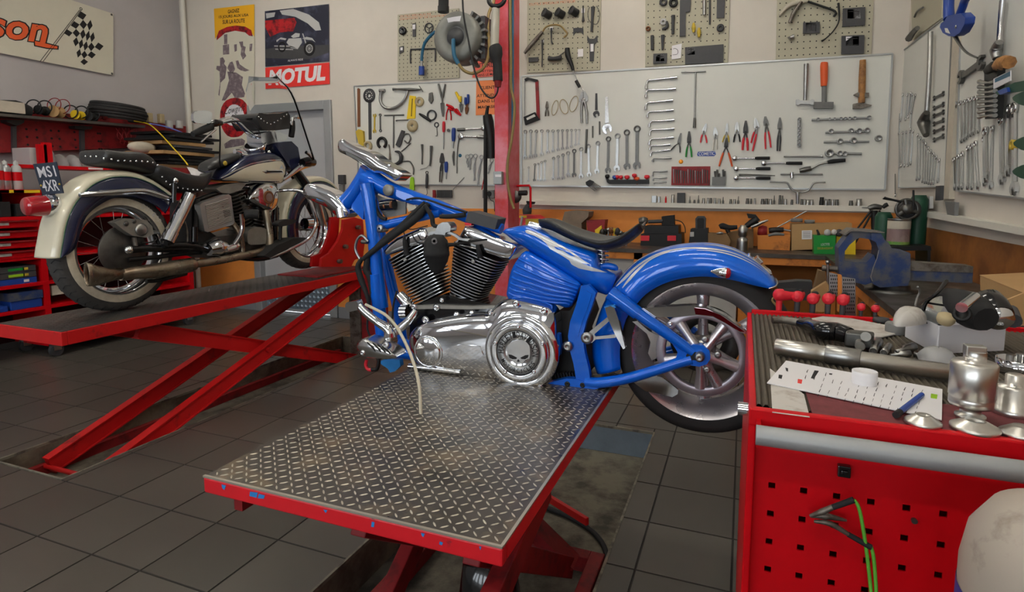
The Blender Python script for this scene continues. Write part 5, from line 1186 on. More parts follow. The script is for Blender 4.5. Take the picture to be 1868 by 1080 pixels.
class Kit:                                                 # hand tools drawn on a wall plane in photo pixels
    def __init__(s,pl,k,base): s.pl,s.k,s.b = pl,k,base
    def P(s,x,y,d=0.): return s.pl.p(s.k,x,y,s.b+d)
    def m(s,px_): return (s.P(600,400)-s.P(600,400+px_)).length
    def done(s,mb,name,mt,lab,cat,group=None,**kw): return tag(mb.build(name,mt,**kw),lab,cat,group)
    def ringed(s,mb,a,ro,ri,th):
        mb.lathe([(ri,0),(ri,th),(ro*.92,th),(ro,th*.7),(ro,0)],a,s.pl.n,18,cap=False,closed=True)
    def jaw(s,mb,b,e,r,th,tilt=.25):
        q = s.pl.n.cross(e);c,sn = math.cos(tilt),math.sin(tilt);e2,q2 = e*c+q*sn,q*c-e*sn
        out = [(-.9,-.45),(-.5,-.95),(.2,-1.05),(.95,-.75),(1.0,-.38),(.1,-.42),(-.12,0),(.1,.42),(1.0,.38),(.95,.75),(.2,1.05),(-.5,.95),(-.9,.45)]
        mb.prism([b+e2*(x*r)+q2*(y*r)+s.pl.n*th for x,y in out],s.pl.n*-th)
    def wrench(s,a,b,w,lab,group,mt='steel',name='combination_wrench',ends='ro'):
        A,B = s.P(*a),s.P(*b);e = (B-A).normalized();r = s.m(w);th = r*.55;mb = MB();n_ = s.pl.n
        if ends[0] == 'r': s.ringed(mb,A,r,r*.6,th)
        else: s.jaw(mb,A,-e,r,th)
        if ends[1] == 'r': s.ringed(mb,B,r,r*.6,th)
        else: s.jaw(mb,B,e,r*1.05,th)
        q = n_.cross(e);hw = r*.42
        mb.prism([A+e*r*.8-q*hw+n_*th*.9,B-e*r*.7-q*hw*1.1+n_*th*.9,B-e*r*.7+q*hw*1.1+n_*th*.9,A+e*r*.8+q*hw+n_*th*.9],n_*-th*.7)
        return s.done(mb,name,mt,lab,'wrench',group)
    def rod(s,pts,w,name,mt,lab,cat,group=None,d=.008,n=8,sm=True,parent=None):
        mb = MB();W = w if isinstance(w,(list,tuple)) else [w]*len(pts);d = max(d,s.m(max(W))/2+.001)
        mb.tube([s.P(x,y,d) for x,y in pts],[s.m(q)/2 for q in W],n,sm)
        if parent is not None: return mb.build(name,mt,parent)
        return s.done(mb,name,mt,lab,cat,group)
    def plate(s,pts,name,mt,lab,cat,t=.006,d=.008,group=None,parent=None,bevel=0,smooth=0):
        mb = MB();s.pl.slab(mb,s.k,smooth_poly(pts,smooth) if smooth else pts,s.b+d,t)
        if parent is not None: return mb.build(name,mt,parent,bevel=bevel)
        return s.done(mb,name,mt,lab,cat,group,bevel=bevel)
    def ring(s,c,r,w,name,mt,lab,cat,d=.01,th=.02,parent=None):
        mb = MB();R_ = s.m(r);W_ = s.m(w);mb.lathe([(R_-W_,0),(R_-W_,th),(R_,th),(R_,0)],s.P(*c),s.pl.n,28,cap=False,closed=True)
        if parent is not None: return mb.build(name,mt,parent)
        return s.done(mb,name,mt,lab,cat)
    def pliers(s,pv,tip,h1,h2,w,lab,hm='red_plastic',jm='steel_dark',group='pliers on the tool boards',hw=None):
        mb = MB();p,t,n_ = s.P(*pv,.013),s.P(*tip,.013),s.pl.n;e = (t-p).normalized();q = n_.cross(e);r = s.m(w);L = (t-p).length
        for sg in (1,-1):
            mb.prism([p-e*r*.6+q*sg*r*.15+n_*.004,p-e*r*.2+q*sg*r*1.0+n_*.004,p+e*L*.35+q*sg*r*.95+n_*.004,p+e*L+q*sg*r*.35+n_*.004,p+e*L+q*sg*r*.06+n_*.004,p+q*sg*r*.06+n_*.004],n_*-.009)
        mb.lathe([(r*.5,.003),(r*.45,.007),(0,.008)],p,n_,14)
        for h,sg in ((h1,1),(h2,-1)):
            H_ = s.P(*h,.013);mb.tube([p,p*.75+H_*.25+q*sg*r*.3,p*.55+H_*.45+q*sg*r*.25],r*.3,8)
        o = s.done(mb,'pliers',jm,lab,'pliers',group)
        for h,sg in ((h1,1),(h2,-1)):
            H_ = s.P(*h,.013);x = MB();g = r*.5 if hw is None else s.m(hw)/2;x.tube([p*.7+H_*.3+q*sg*r*.3,p*.45+H_*.55+q*sg*r*.3,H_],[g*.8,g,g*.8],8);x.build('handle',hm,o)
        return o
    def driver(s,a,mid,b,w,lab,hm,cat='screwdriver'):
        mb = MB();mb.tube([s.P(*mid,.01),s.P(*b,.01)],s.m(w)*.17,8);o = s.done(mb,'screwdriver','steel',lab,cat)
        x = MB();A,Mm = s.P(*a,.01),s.P(*mid,.01);x.tube([A,A*.8+Mm*.2,A*.3+Mm*.7,Mm],[s.m(w)*.35,s.m(w)*.5,s.m(w)*.5,s.m(w)*.35],10);x.build('handle',hm,o);return o
    def ratchet(s,a,b,w,lab,hm='black_soft',hl=.42):
        A,B = s.P(*a,.014),s.P(*b,.014);mb = MB();d = B-A;r = s.m(w);mb.tube([A,A+d*(1-hl)],r*.32,10);mb.lathe([(r*.8,-.01),(r,-.006),(r,.008),(r*.8,.012),(0,.012)],A,s.pl.n,18)
        o = s.done(mb,'ratchet','chrome_soft',lab,'ratchet','ratchets on the tool board');x = MB();x.tube([A+d*(1-hl),A+d*(1-hl*.8),A+d*.97,B],[r*.45,r*.62,r*.62,r*.45],10);x.build('handle',hm,o);return o
k6,k8,k2 = Kit(BW,'W6',BT),Kit(BW,'W8',BT),Kit(BW,'R2',BT)
# ---- left board
k6.plate([(52,145),(60,138),(74,145),(76,455),(54,457)],'flat_strip','rust','brown flat strip at the left edge of the left tool board','strip')
o = k6.plate([(142,250),(165,250),(168,560),(146,562)],'flywheel_wrench','dark_grey','black round headed wrench with a circle of pin holes','wrench',.006)
mb = MB();R_ = k6.m(60);c = k6.P(152,200,.004);mb.lathe([(k6.m(14),0),(k6.m(14),.006),(R_,.006),(R_,0)],c,EN,32,cap=False,closed=True);mb.build('round_head','dark_grey',o)
mb = MB()
for i in range(11): a = 2*math.pi*i/11;mb.cyl(c+EX*(R_*.52*math.cos(a))+EZ*(R_*.52*math.sin(a))+EN*.005,c+EX*(R_*.52*math.cos(a))+EZ*(R_*.52*math.sin(a))+EN*.0068,k6.m(5),n=8)
mb.build('pin_holes','white_board',o)
o = k6.rod([(255,165),(243,200),(245,255),(285,300),(350,303),(410,268),(450,215),(465,165),(462,150)],[30,24,24,26,26,24,22,20,20],'c_clamp','steel','large steel C clamp at the top of the left tool board','clamp',d=.02)
k6.rod([(235,160),(278,158)],[30,30],'clamp_foot','steel','','',parent=o,d=.02,sm=False);k6.rod([(345,148),(380,146),(480,150),(575,150)],[24,14,26,12],'screw','steel_dark','','',parent=o,d=.025);k6.rod([(560,120),(592,168)],7,'tommy_bar','steel_dark','','',parent=o,d=.025)
k6.wrench((198,365),(196,492),15,'small open ended wrench hanging left of the T bar',None,'yellow_dull','open_wrench','oo');k6.wrench((243,360),(245,488),13,'slim ring wrench between the small wrench and the T bar',None,'steel_dark','ring_wrench','rr')
o = k6.rod([(352,358),(351,500),(350,630)],12,'t_bar','steel_dark','dark steel T bar on the left tool board','T bar');k6.rod([(275,362),(435,358)],10,'cross_handle','steel_dark','','',parent=o)
k6.rod([(372,408),(385,402),(470,400)],[18,8,8],'hook_tool','steel_dark','short hooked bar beside the yellow gauge','hook')
o = k6.plate([(482,198),(532,205),(528,388),(458,392)],'feeler_gauge','yellow','yellow slotted plastic gauge on the left tool board','gauge',.008,.01)
k6.plate([(502,225),(508,225),(500,370),(494,370)],'slot','ink','','',.001,.0105,parent=o)
k6.ring((567,252),40,24,'tape_roll','beige_tape','small beige roll right of the yellow gauge','tape roll');k6.ring((510,450),50,40,'bearing_ring','beige_tape','beige ring with a narrow hole under the yellow gauge','ring');k6.ring((145,615),42,18,'tape_roll','beige_tape','brown tape roll at the lower left of the left board','tape roll',th=.03)
k6.plate([(640,180),(665,172),(672,235),(655,268),(636,240)],'chain_breaker','steel_dark','small dark block tool left of the long shears','tool',.02,.022,bevel=.003)
k6.pliers((750,265),(756,372),(718,105),(776,105),16,'long dark shears hanging points down on the left board','steel_dark',hw=18)
k6.pliers((905,275),(905,335),(862,172),(900,205),16,'yellow handled pliers left of the copper pliers','yellow',hw=26);k6.pliers((952,300),(948,352),(962,190),(940,215),16,'blue and copper handled pliers by the orange sign','blue_tool','rust',hw=24);k6.pliers((860,320),(902,362),(785,275),(800,300),18,'red stripping pliers lying diagonally','red','red',hw=22)
k6.rod([(800,300),(785,350),(782,400)],10,'circlip_arm','red','first red hanging leg under the red pliers','arm');k6.rod([(810,310),(822,360),(822,402)],10,'circlip_arm','red','second red hanging leg right of the first one','arm')
o = k6.rod([(562,350),(600,372),(655,408)],[16,26,24],'filter_wrench','black','black oil filter strap wrench with a round loop','filter wrench');k6.ring((668,362),44,9,'strap','dark_grey','','',parent=o)
k6.driver((763,412),(762,500),(760,640),26,'red handled screwdriver in the middle of the left board','red_plastic');k6.driver((845,465),(842,575),(838,632),36,'thick blue handled chisel screwdriver right of the red one','blue_tool');k6.driver((783,742),(783,830),(782,885),32,'stubby black and blue screwdriver beside the filter pliers','blue_tool')
o = k6.ring((705,440),22,8,'hook_pick','dark_grey','ring handled hook pick left of the red screwdriver','pick',th=.008);k6.rod([(706,462),(708,525),(696,530)],6,'shank','steel_dark','','',parent=o)
mb = MB();mb.cyl(k6.P(800,485,0),k6.P(800,485,.02),k6.m(14),n=6);k6.done(mb,'hex_nut','steel_dark','lone hex nut right of the red screwdriver','nut')
k6.ratchet((1090,468),(875,482),22,'upper flex handle beside the orange sign','steel_dark',.3);k6.ratchet((905,535),(1095,540),26,'lower chrome ratchet reaching behind the red post','steel',.3)
k6.rod([(895,525),(880,600),(872,700),(870,838)],[14,9,8,8],'long_hook','steel_dark','long thin hook rod below the chisel screwdriver','hook')
k6.plate([(38,495),(62,475),(98,490),(106,610),(72,628)],'wood_block','yellow_dull','yellowish wooden block at the lower left of the left board','block',.03,.035,bevel=.004)
mb = MB();R_ = k6.m(52);pts = [k6.P(255,588,.012)+EX*(R_*.8*math.sin(a))+EZ*(R_*.8*math.cos(a)) for a in [math.radians(x) for x in range(-150,151,15)]];mb.tube(pts,R_*.24,10,False);k6.done(mb,'ring_compressor','black','black open ring compressor on the left board','ring tool')
o = k6.plate([(415,482),(440,490),(412,600),(395,625),(365,605)],'puller','dark_grey','dark puller tool right of the T bar','puller',.015,.018,bevel=.002)
k6.rod([(430,545),(440,520),(475,515),(490,550),(470,590),(440,570)],12,'puller_loop','steel_dark','','',parent=o);k6.rod([(490,590),(455,625),(415,658)],9,'puller_arm','steel_dark','','',parent=o)
o = k6.rod([(362,658),(395,665),(412,695),(408,735),(375,760),(340,762)],[12,26,34,34,24,10],'hook_spanner','dark_grey','dark curved hook spanner with a cranked bar','spanner');k6.rod([(415,742),(470,738),(492,750),(515,800),(512,850)],[8,10,12,14,10],'cranked_bar','steel_dark','','',parent=o)
k6.rod([(312,600),(318,660),(320,728)],[10,8,22],'small_key','steel_worn','small key like tool below the ring compressor','key');k6.rod([(584,600),(586,680),(584,765)],[22,12,12],'drift_punch','steel_dark','left dark drift punch on the left board','punch');k6.rod([(660,612),(655,720),(648,778)],[26,16,16],'drift_punch','steel_dark','right dark drift punch with a thick head','punch')
k6.rod([(570,806),(620,790),(640,770)],5,'wire_hook','steel','thin bright wire hook under the punches','hook')
k6.plate([(488,880),(500,868),(514,880),(518,970),(500,988),(482,970)],'utility_knife','lime','lime green knife hanging below the left board','knife',.014,.02,bevel=.003,smooth=2)
o = k6.rod([(626,845),(624,900),(622,960)],[20,26,20],'scriber','dark_grey','grey handled hook scriber hanging below the left board','scriber');k6.rod([(622,960),(628,1000),(615,1018)],5,'hook','steel_dark','','',parent=o);k6.ring((626,832),14,6,'loop','steel_dark','','',parent=o,th=.006)
k6.pliers((748,745),(748,672),(728,910),(742,912),22,'oil filter pliers with long dark legs','steel_worn','dark_grey',hw=12)
k6.rod([(845,655),(840,700),(845,775)],[12,20,8],'key_bunch','steel_dark','bunch of keys left of the long hook rod','keys');mb = MB();mb.lathe([(k6.m(15),0),(k6.m(12),.01),(0,.012)],k6.P(897,692),EN,14);k6.done(mb,'teal_knob','teal','small teal knob right of the key bunch','knob')
for i,(x,y,x2,y2) in enumerate(((955,700,960,790),(985,695,975,810),(1022,695,1010,900),(1072,705,1038,940),(1155,730,1125,840))):
    mb = MB();c = k6.P(x,y,.008);mb.torus(c,EN,k6.m(16),k6.m(3),18,6);mb.tube([k6.P(x-4,y+14,.008),k6.P((x+x2)/2+4,(y+y2)/2,.008),k6.P(x2,y2,.008)],k6.m(5),6);mb.tube([k6.P(x+6,y+14,.012),k6.P((x+x2)/2-8,(y+y2)/2,.012),k6.P(x2+10,y2-6,.012)],k6.m(4),6);k6.done(mb,'forceps','steel','%s pair of slim steel forceps from the left, by the post' % nth(i),'forceps','forceps by the red post')
k6.rod([(1095,868),(1085,920),(1075,972)],8,'red_stick','red','thin red stick beside the black rod','stick');k6.rod([(838,972),(880,925),(930,872)],6,'thin_tweezers','steel','thin tweezers slanting across the lower edge of the left board','tweezers')
for i,(x,m_) in enumerate(((685,'red_dark'),)+tuple((718+j*17,'dark_grey') for j in range(7))):
    mb = MB();a,b = k6.P(x-7,975,.0),k6.P(x+7,1038,.02);mb.box((a.x,a.y,a.z),(b.x,b.y,b.z));k6.done(mb,'fuse_block',m_,('red block at the left end of the row below the left board' if i == 0 else '%s dark block right of the red one, below the left board' % nth(i-1)),'block','blocks below the left board')
mb = MB();a,b = k6.P(1092,975),k6.P(1172,1042,.04);mb.box(a,b);o = k6.done(mb,'wall_socket','mid_grey','grey wall power socket left of the red post','wall socket',bevel=.004);mb = MB();mb.cyl(k6.P(1135,1005,.03),k6.P(1135,1005,.055),k6.m(20),n=16);mb.build('plug','black',o);k6.rod([(1130,1020),(1150,1060),(1175,1075),(1180,1150)],6,'cord','black','','',parent=o,d=.045)
mb = MB();mb.box(BW.p('P',616,319,.05),BW.p('P',632,336,0));o = tag(mb.build('wall_switch','dark_grey',bevel=.003),'small dark switch box on the wall between the door and the left board','switch');mb = MB();mb.box(BW.p('P',618,337,.04),BW.p('P',630,352,0));mb.build('lower_box','mid_grey',o)
# ---- signs by the post
def sign(k,pts,mt,lines,lab,d=.024):
    o = tag(MB().prism(BW.poly(k,pts,d),(0,.001,0)).build('paper_sign',mt),lab,'sign');mb = MB()
    for (t,bl,br,tl) in lines: BW.text(mb,t,k,bl,br,tl,d+.001,bold=.012)
    mb.build('lettering','ink',o);return o
sign('W6',[(1030,80),(1290,62),(1290,350),(1025,362)],'sign_orange',[('CLIENTS',(1060,150),(1200,142),(1060,124)),('ATTENDRE',(1034,214),(1215,204),(1034,190)),('DANS LE',(1044,262),(1190,252),(1044,236)),('MAGASIN',(1044,308),(1200,300),(1044,284))],'orange paper sign half hidden behind the red post, reading CLIENTS')
sign('W7',[(690,475),(980,440),(980,640),(660,662)],'sign_coral',[('ENTREE',(710,520),(880,508),(710,490)),('INTERDITE',(684,580),(920,562),(684,542)),('ATTENDRE',(742,618),(900,604),(742,600)),('DANS LE MAGASIN',(694,654),(930,634),(694,632))],'coral paper sign above the orange one, under the hose reel',.01)
# ---- right board: wrenches
g = 'combination wrenches on the right tool board'
for i,(x,y0,x2,y1,w) in enumerate(((128,497,126,703,17),(173,494,173,697,17),(218,494,210,690,16),(263,491,263,680,15),(312,491,311,660,15),(355,490,356,652,14),(397,489,397,642,13),(433,487,433,632,12),(472,487,471,627,12),(507,484,505,617,11),(541,483,540,602,10),(570,482,566,598,9))):
    k8.wrench((x,y0),(x2,y1),w,'%s combination wrench from the left in the upper row of twelve' % nth(i),g)
for i,(x,y0,x2,y1,w,m_) in enumerate(((112,803,112,905,7,'white_paint'),(155,790,154,897,9,'steel'),(207,767,202,892,11,'steel_dark'),(234,760,232,888,10,'steel'),(261,748,258,890,12,'steel'),(290,738,288,890,12,'steel'))):
    k8.wrench((x,y0),(x2,y1),w,'%s small wrench from the left in the short bottom row' % nth(i),g,m_)
for i,(x,y0,x2,y1,w) in enumerate(((360,715,358,878,14),(398,702,400,876,14),(437,688,438,874,15),(480,672,480,850,17),(530,655,528,850,18),(588,640,586,860,19),(648,615,652,845,19),(724,592,717,820,20),(811,556,806,812,22),(886,532,880,796,24),(962,504,963,780,25),(1047,473,1044,772,28))):
    k8.wrench((x,y0),(x2,y1),w,'%s wrench from the left in the rising row of big wrenches' % nth(i),g,'steel_dark' if i in (4,8,10,11) else 'steel')
def adjustable(a,b,w,mt,lab):
    A,B = k8.P(*a),k8.P(*b);e = (B-A).normalized();q = EN.cross(e);r = k8.m(w);mb = MB();n_ = EN
    mb.prism([A-q*r*.3+n_*.01,A+q*r*.3+n_*.01,B-e*r*1.2+q*r*.42+n_*.01,B-e*r*1.2-q*r*.42+n_*.01],n_*-.009);k8.jaw(mb,B,e,r,.014,.35);mb.cyl(B-e*r*.3-q*r*.5+n_*.004,B-e*r*.3+q*r*.5+n_*.004,r*.3,n=10)
    return k8.done(mb,'adjustable_wrench',mt,lab,'wrench')
adjustable((711,182),(711,350),25,'dark_grey','small black handled adjustable wrench');adjustable((796,212),(800,470),38,'chrome_soft','large chrome adjustable wrench right of the black one')
o = k8.rod([(120,400),(122,75)],8,'hacksaw','steel','black and red hacksaw at the left end of the right board','hacksaw',d=.012,sm=False)
k8.plate([(118,62),(145,50),(228,68),(232,85),(212,90),(150,70),(128,82)],'saw_frame','black','','',.012,.018,parent=o);k8.plate([(208,75),(232,75),(246,395),(220,370)],'saw_back','red_dark','','',.012,.018,parent=o)
k8.plate([(112,375),(205,335),(245,395),(125,442)],'grip','black_soft','','',.02,.022,parent=o,bevel=.003);k8.plate([(135,385),(200,352),(212,370),(142,402)],'grip_opening','white_board','','',.001,.0225,parent=o)
k8.pliers((305,300),(305,247),(292,370),(318,368),14,'small worn brown pliers right of the hacksaw','steel_worn','steel_worn')
for i,(x,y,rx,ry,t) in enumerate(((370,300,26,62,-.25),(445,290,34,62,.3),(525,268,32,66,-.3))):
    mb = MB();c = k8.P(x,y,.01);X_,Z_ = k8.m(rx),k8.m(ry);mb.tube([c+EX*(X_*math.cos(a)*math.cos(t)-Z_*math.sin(a)*math.sin(t))+EZ*(Z_*math.sin(a)*math.cos(t)+X_*math.cos(a)*math.sin(t)) for a in [2*math.pi*j/20 for j in range(20)]],k8.m(3.2),6,False,True);k8.done(mb,'wire_loop','beige_tape','%s oval wire loop from the left, beside the locking pliers' % nth(i),'wire loop','wire loops on the right board')
k8.pliers((605,235),(605,165),(592,425),(634,430),38,'steel locking pliers right of the wire loops','steel','steel',hw=22)
for (x,y0,x2,y1,w,lab) in ((632,476,622,672,18,'long dark scraper blade in the middle of the right board'),(680,450,680,546,12,'short steel punch right of the dark scraper'),(736,412,737,520,14,'short steel chisel left of the large adjustable wrench')): k8.rod([(x,y0),(x2,y1)],w,'punch','steel_dark',lab,'punch',d=.008,sm=False)
o = k8.plate([(622,910),(655,890),(688,905),(680,930),(648,950),(625,930)],'hex_key_holder','black','dark fan of hex keys hanging under the right board','hex key set',.02,.024,bevel=.003)
for i in range(6): k8.rod([(640+i*9,935-i*5),(700+i*9,985-i*7)],7,'hex_key','steel_dark','','',parent=o,d=.02,sm=False)
rk_ = k8.plate([(785,875),(815,890),(1140,888),(1140,925),(818,926),(800,915)],'driver_rack','black','black rack of screwdriver bits low on the right board','rack',.03,.034,bevel=.003)
for i,(x,y,m_,r) in enumerate(((800,865,'black',20),(862,872,'blue_tool',22),(880,870,'red_plastic',18),(912,872,'red_plastic',18),(962,872,'red_plastic',22),(1022,858,'red_plastic',20),(1045,885,'orange_tool',20),(1125,870,'red_plastic',22))):
    mb = MB();mb.lathe([(k8.m(r)*.6,-.012),(k8.m(r),0),(k8.m(r)*.9,.014),(0,.018)],k8.P(x,y,.02),(0,-.5,1),14);mb.cyl(k8.P(x,y,.02),k8.P(x,y+45,.02),k8.m(5),n=6);k8.done(mb,'screwdriver',m_,'%s knob handled screwdriver from the left in the black rack' % nth(i),'screwdriver','screwdrivers in the rack')
for i,(a,b,c,w) in enumerate((((1120,135),(1138,75),(1375,50),26),((1118,210),(1134,155),(1365,143),25),((1115,308),(1132,258),(1340,238),24),((1130,372),(1150,332),(1345,318),22),((1145,452),(1166,410),(1352,399),22),((1148,522),(1166,482),(1352,470),21),((1145,598),(1166,556),(1350,542),21),((1150,640),(1166,612),(1320,601),19),((1155,694),(1172,660),(1318,646),17),((1172,738),(1186,716),(1328,710),16),((1172,858),(1182,824),(1295,818),14),((1175,896),(1186,879),(1292,873),12),((1184,922),(1193,913),(1290,908),11))):
    mb = MB();w_ = k8.m(w);pts = [k8.P(*a,.014),k8.P(a[0]+2,a[1]*.5+b[1]*.5,.014),k8.P(*b,.014),k8.P(b[0]+40,b[1]+(c[1]-b[1])*.17,.014),k8.P(c[0]-62,c[1]+6-(c[1]-b[1])*.0,.014),k8.P(*c,.014)]
    mb.tube(pts,w_*.33,8);e = (pts[0]-pts[1]).normalized();mb.cyl(pts[0]-e*w_*.6,pts[0]+e*w_*.3,w_*.52,n=10);mb.cyl(pts[4],pts[5],w_*.5,n=10)
    k8.done(mb,'socket_pipe_wrench','chrome_soft' if i < 9 else 'steel','%s angled pipe wrench from the top of the column' % nth(i),'wrench','angled pipe wrenches')
# ---- right part of the board (R2)
o = k2.rod([(248,150),(244,330),(242,450)],12,'t_handle_socket','steel','long steel T handle socket wrench hanging upright','T handle');k2.rod([(155,150),(316,144)],10,'cross_handle','steel','','',parent=o,d=.012);k2.rod([(242,450),(240,515)],[16,22],'joint','steel_dark','','',parent=o)
PL = [((138,615),(152,550),(85,662),(146,678),12,'dark_grey','steel_dark','grey pliers spread open, leftmost of the pliers row',10),((205,610),(205,538),(184,708),(222,708),14,'green','dark_grey','green handled crimping pliers',13),((302,540),(318,488),(280,612),(322,614),13,'red_plastic','steel','red handled pliers right of the green crimpers',11),((380,562),(376,512),(362,660),(386,658),15,'white_paint','steel','pale handled adjustable pliers',12),
      ((452,545),(456,486),(424,610),(468,610),10,'yellow_dull','steel','yellow handled long nose pliers',10),((520,535),(520,478),(498,610),(540,608),14,'black','steel','black handled cutters right of the yellow pliers',11),((576,545),(578,468),(556,662),(590,665),16,'red_plastic','dark_grey','large red pliers hanging straight down',16),((650,510),(640,452),(612,615),(622,668),16,'red_plastic','steel','red handled grip pliers with a chrome head',13),((712,495),(705,440),(708,655),(742,645),16,'red_plastic','steel_dark','red water pump pliers with a hooked jaw',12),((800,520),(802,448),(784,668),(800,668),14,'dark_grey','steel_dark','black long handled pliers, last of the pliers row',12),((448,640),(452,580),(402,768),(488,770),13,'orange_tool','dark_grey','orange handled end cutters below the row',14)]
for (pv,tip,h1,h2,w,hm,jm,lab,hw) in PL: k2.pliers(pv,tip,h1,h2,w,lab,hm,jm,hw=hw)
o = k2.plate([(265,672),(375,668),(382,690),(370,702),(262,702),(258,690)],'brand_sticker','blue','small blue and white sticker on the right tool board','sticker',.001,.001);mb = MB();BW.text(mb,'COMETIC','R2',(268,698),(374,694),(268,676),BT+.0022,bold=.01);mb.build('lettering','paper',o)
mb = MB();mb.lathe([(k2.m(15),0),(k2.m(15),.004),(k2.m(10),.008),(0,.009)],k2.P(152,738),EN,20);k2.done(mb,'amber_reflector','amber','small round amber reflector above the red bit case','reflector')
bc = k2.plate([(90,770),(345,768),(342,895),(88,892)],'bit_case','red_dark','flat red case of drill bits on the right tool board','bit case',.012,.014,bevel=.003)
for i in range(15): x = 104+i*15.8;k2.rod([(x,786+(i*37 % 17)),(x,830),(x+1,880)],[10,8,5],'drill_bit','steel_dark' if i % 3 else 'steel','','',parent=bc,d=.02)
br_ = k2.plate([(357,838),(446,836),(444,892),(355,892)],'bit_rack','mid_grey','small grey bit rack right of the red case','rack',.025,.028,bevel=.002)
for (x,y) in ((375,800),(390,790),(402,815),(428,790),(438,800)): k2.rod([(x,y),(x+2,850)],[14,8],'bit','steel_dark','','',parent=br_,d=.016)
k2.ratchet((505,716),(735,714),17,'topmost chrome ratchet left in the ratchet group');k2.ratchet((697,748),(948,747),17,'dark ratchet right of the topmost chrome one');k2.ratchet((515,785),(738,783),17,'second chrome ratchet below the topmost one');k2.ratchet((515,845),(738,846),17,'lowest ratchet with a red ring on its handle')
k2.rod([(532,825),(600,824),(770,829)],[16,12,6],'extension_bar','steel_dark','thin bit bar just above the lowest ratchet','bar',d=.02);k2.rod([(830,704),(850,704),(1060,703),(1080,702)],[14,10,12,22],'extension_bar','steel','long steel extension bar below the socket rails','bar',d=.012)
o = k2.rod([(1005,785),(1060,755),(1115,742)],[14,12,14],'breaker_bar','steel','angled breaker bar with a dark grip','breaker bar',d=.014);k2.rod([(1115,742),(1150,735),(1232,728)],[20,28,22],'handle','black_soft','','',parent=o,d=.014);k2.rod([(930,798),(965,790),(1008,782)],[26,34,28],'head','steel_dark','','',parent=o,d=.016)
o = k2.rod([(806,820),(1082,820)],11,'sliding_t_bar','steel','sliding T bar above the speed brace','T bar',d=.012);k2.rod([(880,808),(881,845)],22,'slider','chrome_soft','','',parent=o,d=.012)
o = k2.rod([(735,870),(800,872),(848,876),(868,905),(895,932),(940,940),(985,930),(1008,900),(1030,876),(1100,873)],11,'speed_brace','steel','bent steel speed brace hanging over the lower board edge','speed brace',d=.03);k2.rod([(918,940),(918,1015)],[22,20],'brace_socket','steel','','',parent=o,d=.03)
def hammer(a,b,w,mt,head,hm,lab,extra=None):
    mb = MB();mb.tube([k2.P(*a,.024),k2.P((a[0]*.6+b[0]*.4),a[1]*.6+b[1]*.4,.024),k2.P(*b,.024)],[k2.m(w[0])/2,k2.m(w[1])/2,k2.m(w[2])/2],12);o = k2.done(mb,'hammer',mt,lab,'hammer')
    mb = MB();BW.slab(mb,'R2',head,BT+.036,.032);mb.build('head',hm,o,bevel=.004,seg=3);return o
hammer((975,95),(967,335),(30,28,22),'steel',[(908,330),(925,328),(935,335),(1000,335),(1012,328),(1028,330),(1028,365),(1010,366),(1000,360),(935,358),(922,366),(908,362)],'steel','all steel hammer, leftmost of the three hammers')
o = hammer((1094,200),(1092,350),(32,30,28),'mid_grey',[(1024,345),(1155,345),(1155,388),(1024,388)],'steel_dark','orange handled mallet in the middle of the three hammers');k2.rod([(1094,86),(1092,110),(1092,200),(1090,242)],[40,46,42,34],'orange_grip','orange_tool','','',parent=o,d=.02,n=12)
o = hammer((1346,70),(1338,352),(34,40,38),'wood',[(1283,358),(1330,348),(1408,366),(1340,390),(1283,390)],'steel_worn','wooden handled pick hammer, rightmost of the hammers');mb = MB();BW.slab(mb,'R2',[(1285,298),(1310,284),(1388,284),(1388,314),(1320,312)],BT+.04,.03);mb.build('upper_head','steel_worn',o,bevel=.004)
def rail(a,b,w,socks,lab,nm):
    o = k2.rod([a,b],w,'socket_rail','alu',lab,'socket rail',d=.006,sm=False)
    for i,(x,y,r) in enumerate(socks):
        mb = MB();q = k2.m(r);mb.lathe([(q*.9,0),(q,.004),(q,.026),(q*.95,.03),(q*.62,.03),(q*.55,.018),(0,.018)],k2.P(x,y,.006),EN,16);k2.done(mb,'socket','steel' if r > 8 else 'steel_dark','%s socket %s' % (nth(i),nm),'socket','sockets on rails')
rail((928,455),(926,640),18,[(928,460,11),(927,490,10),(927,518,10),(927,545,11),(926,572,11),(926,600,12),(926,628,12)],'upright socket rail below the hammers','from the top on the upright rail')
rail((1010,464),(1395,450),14,[(1050,461,11),(1125,459,9),(1158,458,9),(1200,457,10),(1228,456,10),(1256,455,10),(1290,453,11),(1384,450,13)],'uppermost level socket rail under the pick hammer','from the left on the uppermost level rail')
rail((1100,546),(1385,540),14,[(1136,540,16),(1266,535,15),(1318,538,18),(1370,533,17)],'second level socket rail from the top','from the left on the second level rail')
rail((1090,609),(1388,606),14,[(1192,605,18),(1282,600,20)],'third level socket rail from the top','from the left on the third level rail')
rail((1098,684),(1338,686),16,[(1125,682,26),(1192,684,18),(1225,687,16)],'lowest level socket rail with the biggest socket','from the left on the lowest rail')
mb = MB();q = k2.m(19);mb.lathe([(q*.9,0),(q,.004),(q,.03),(q*.62,.03),(q*.55,.018),(0,.018)],k2.P(1445,585),EN,18);k2.done(mb,'socket','steel','lone dark socket at the right end of the board','socket')
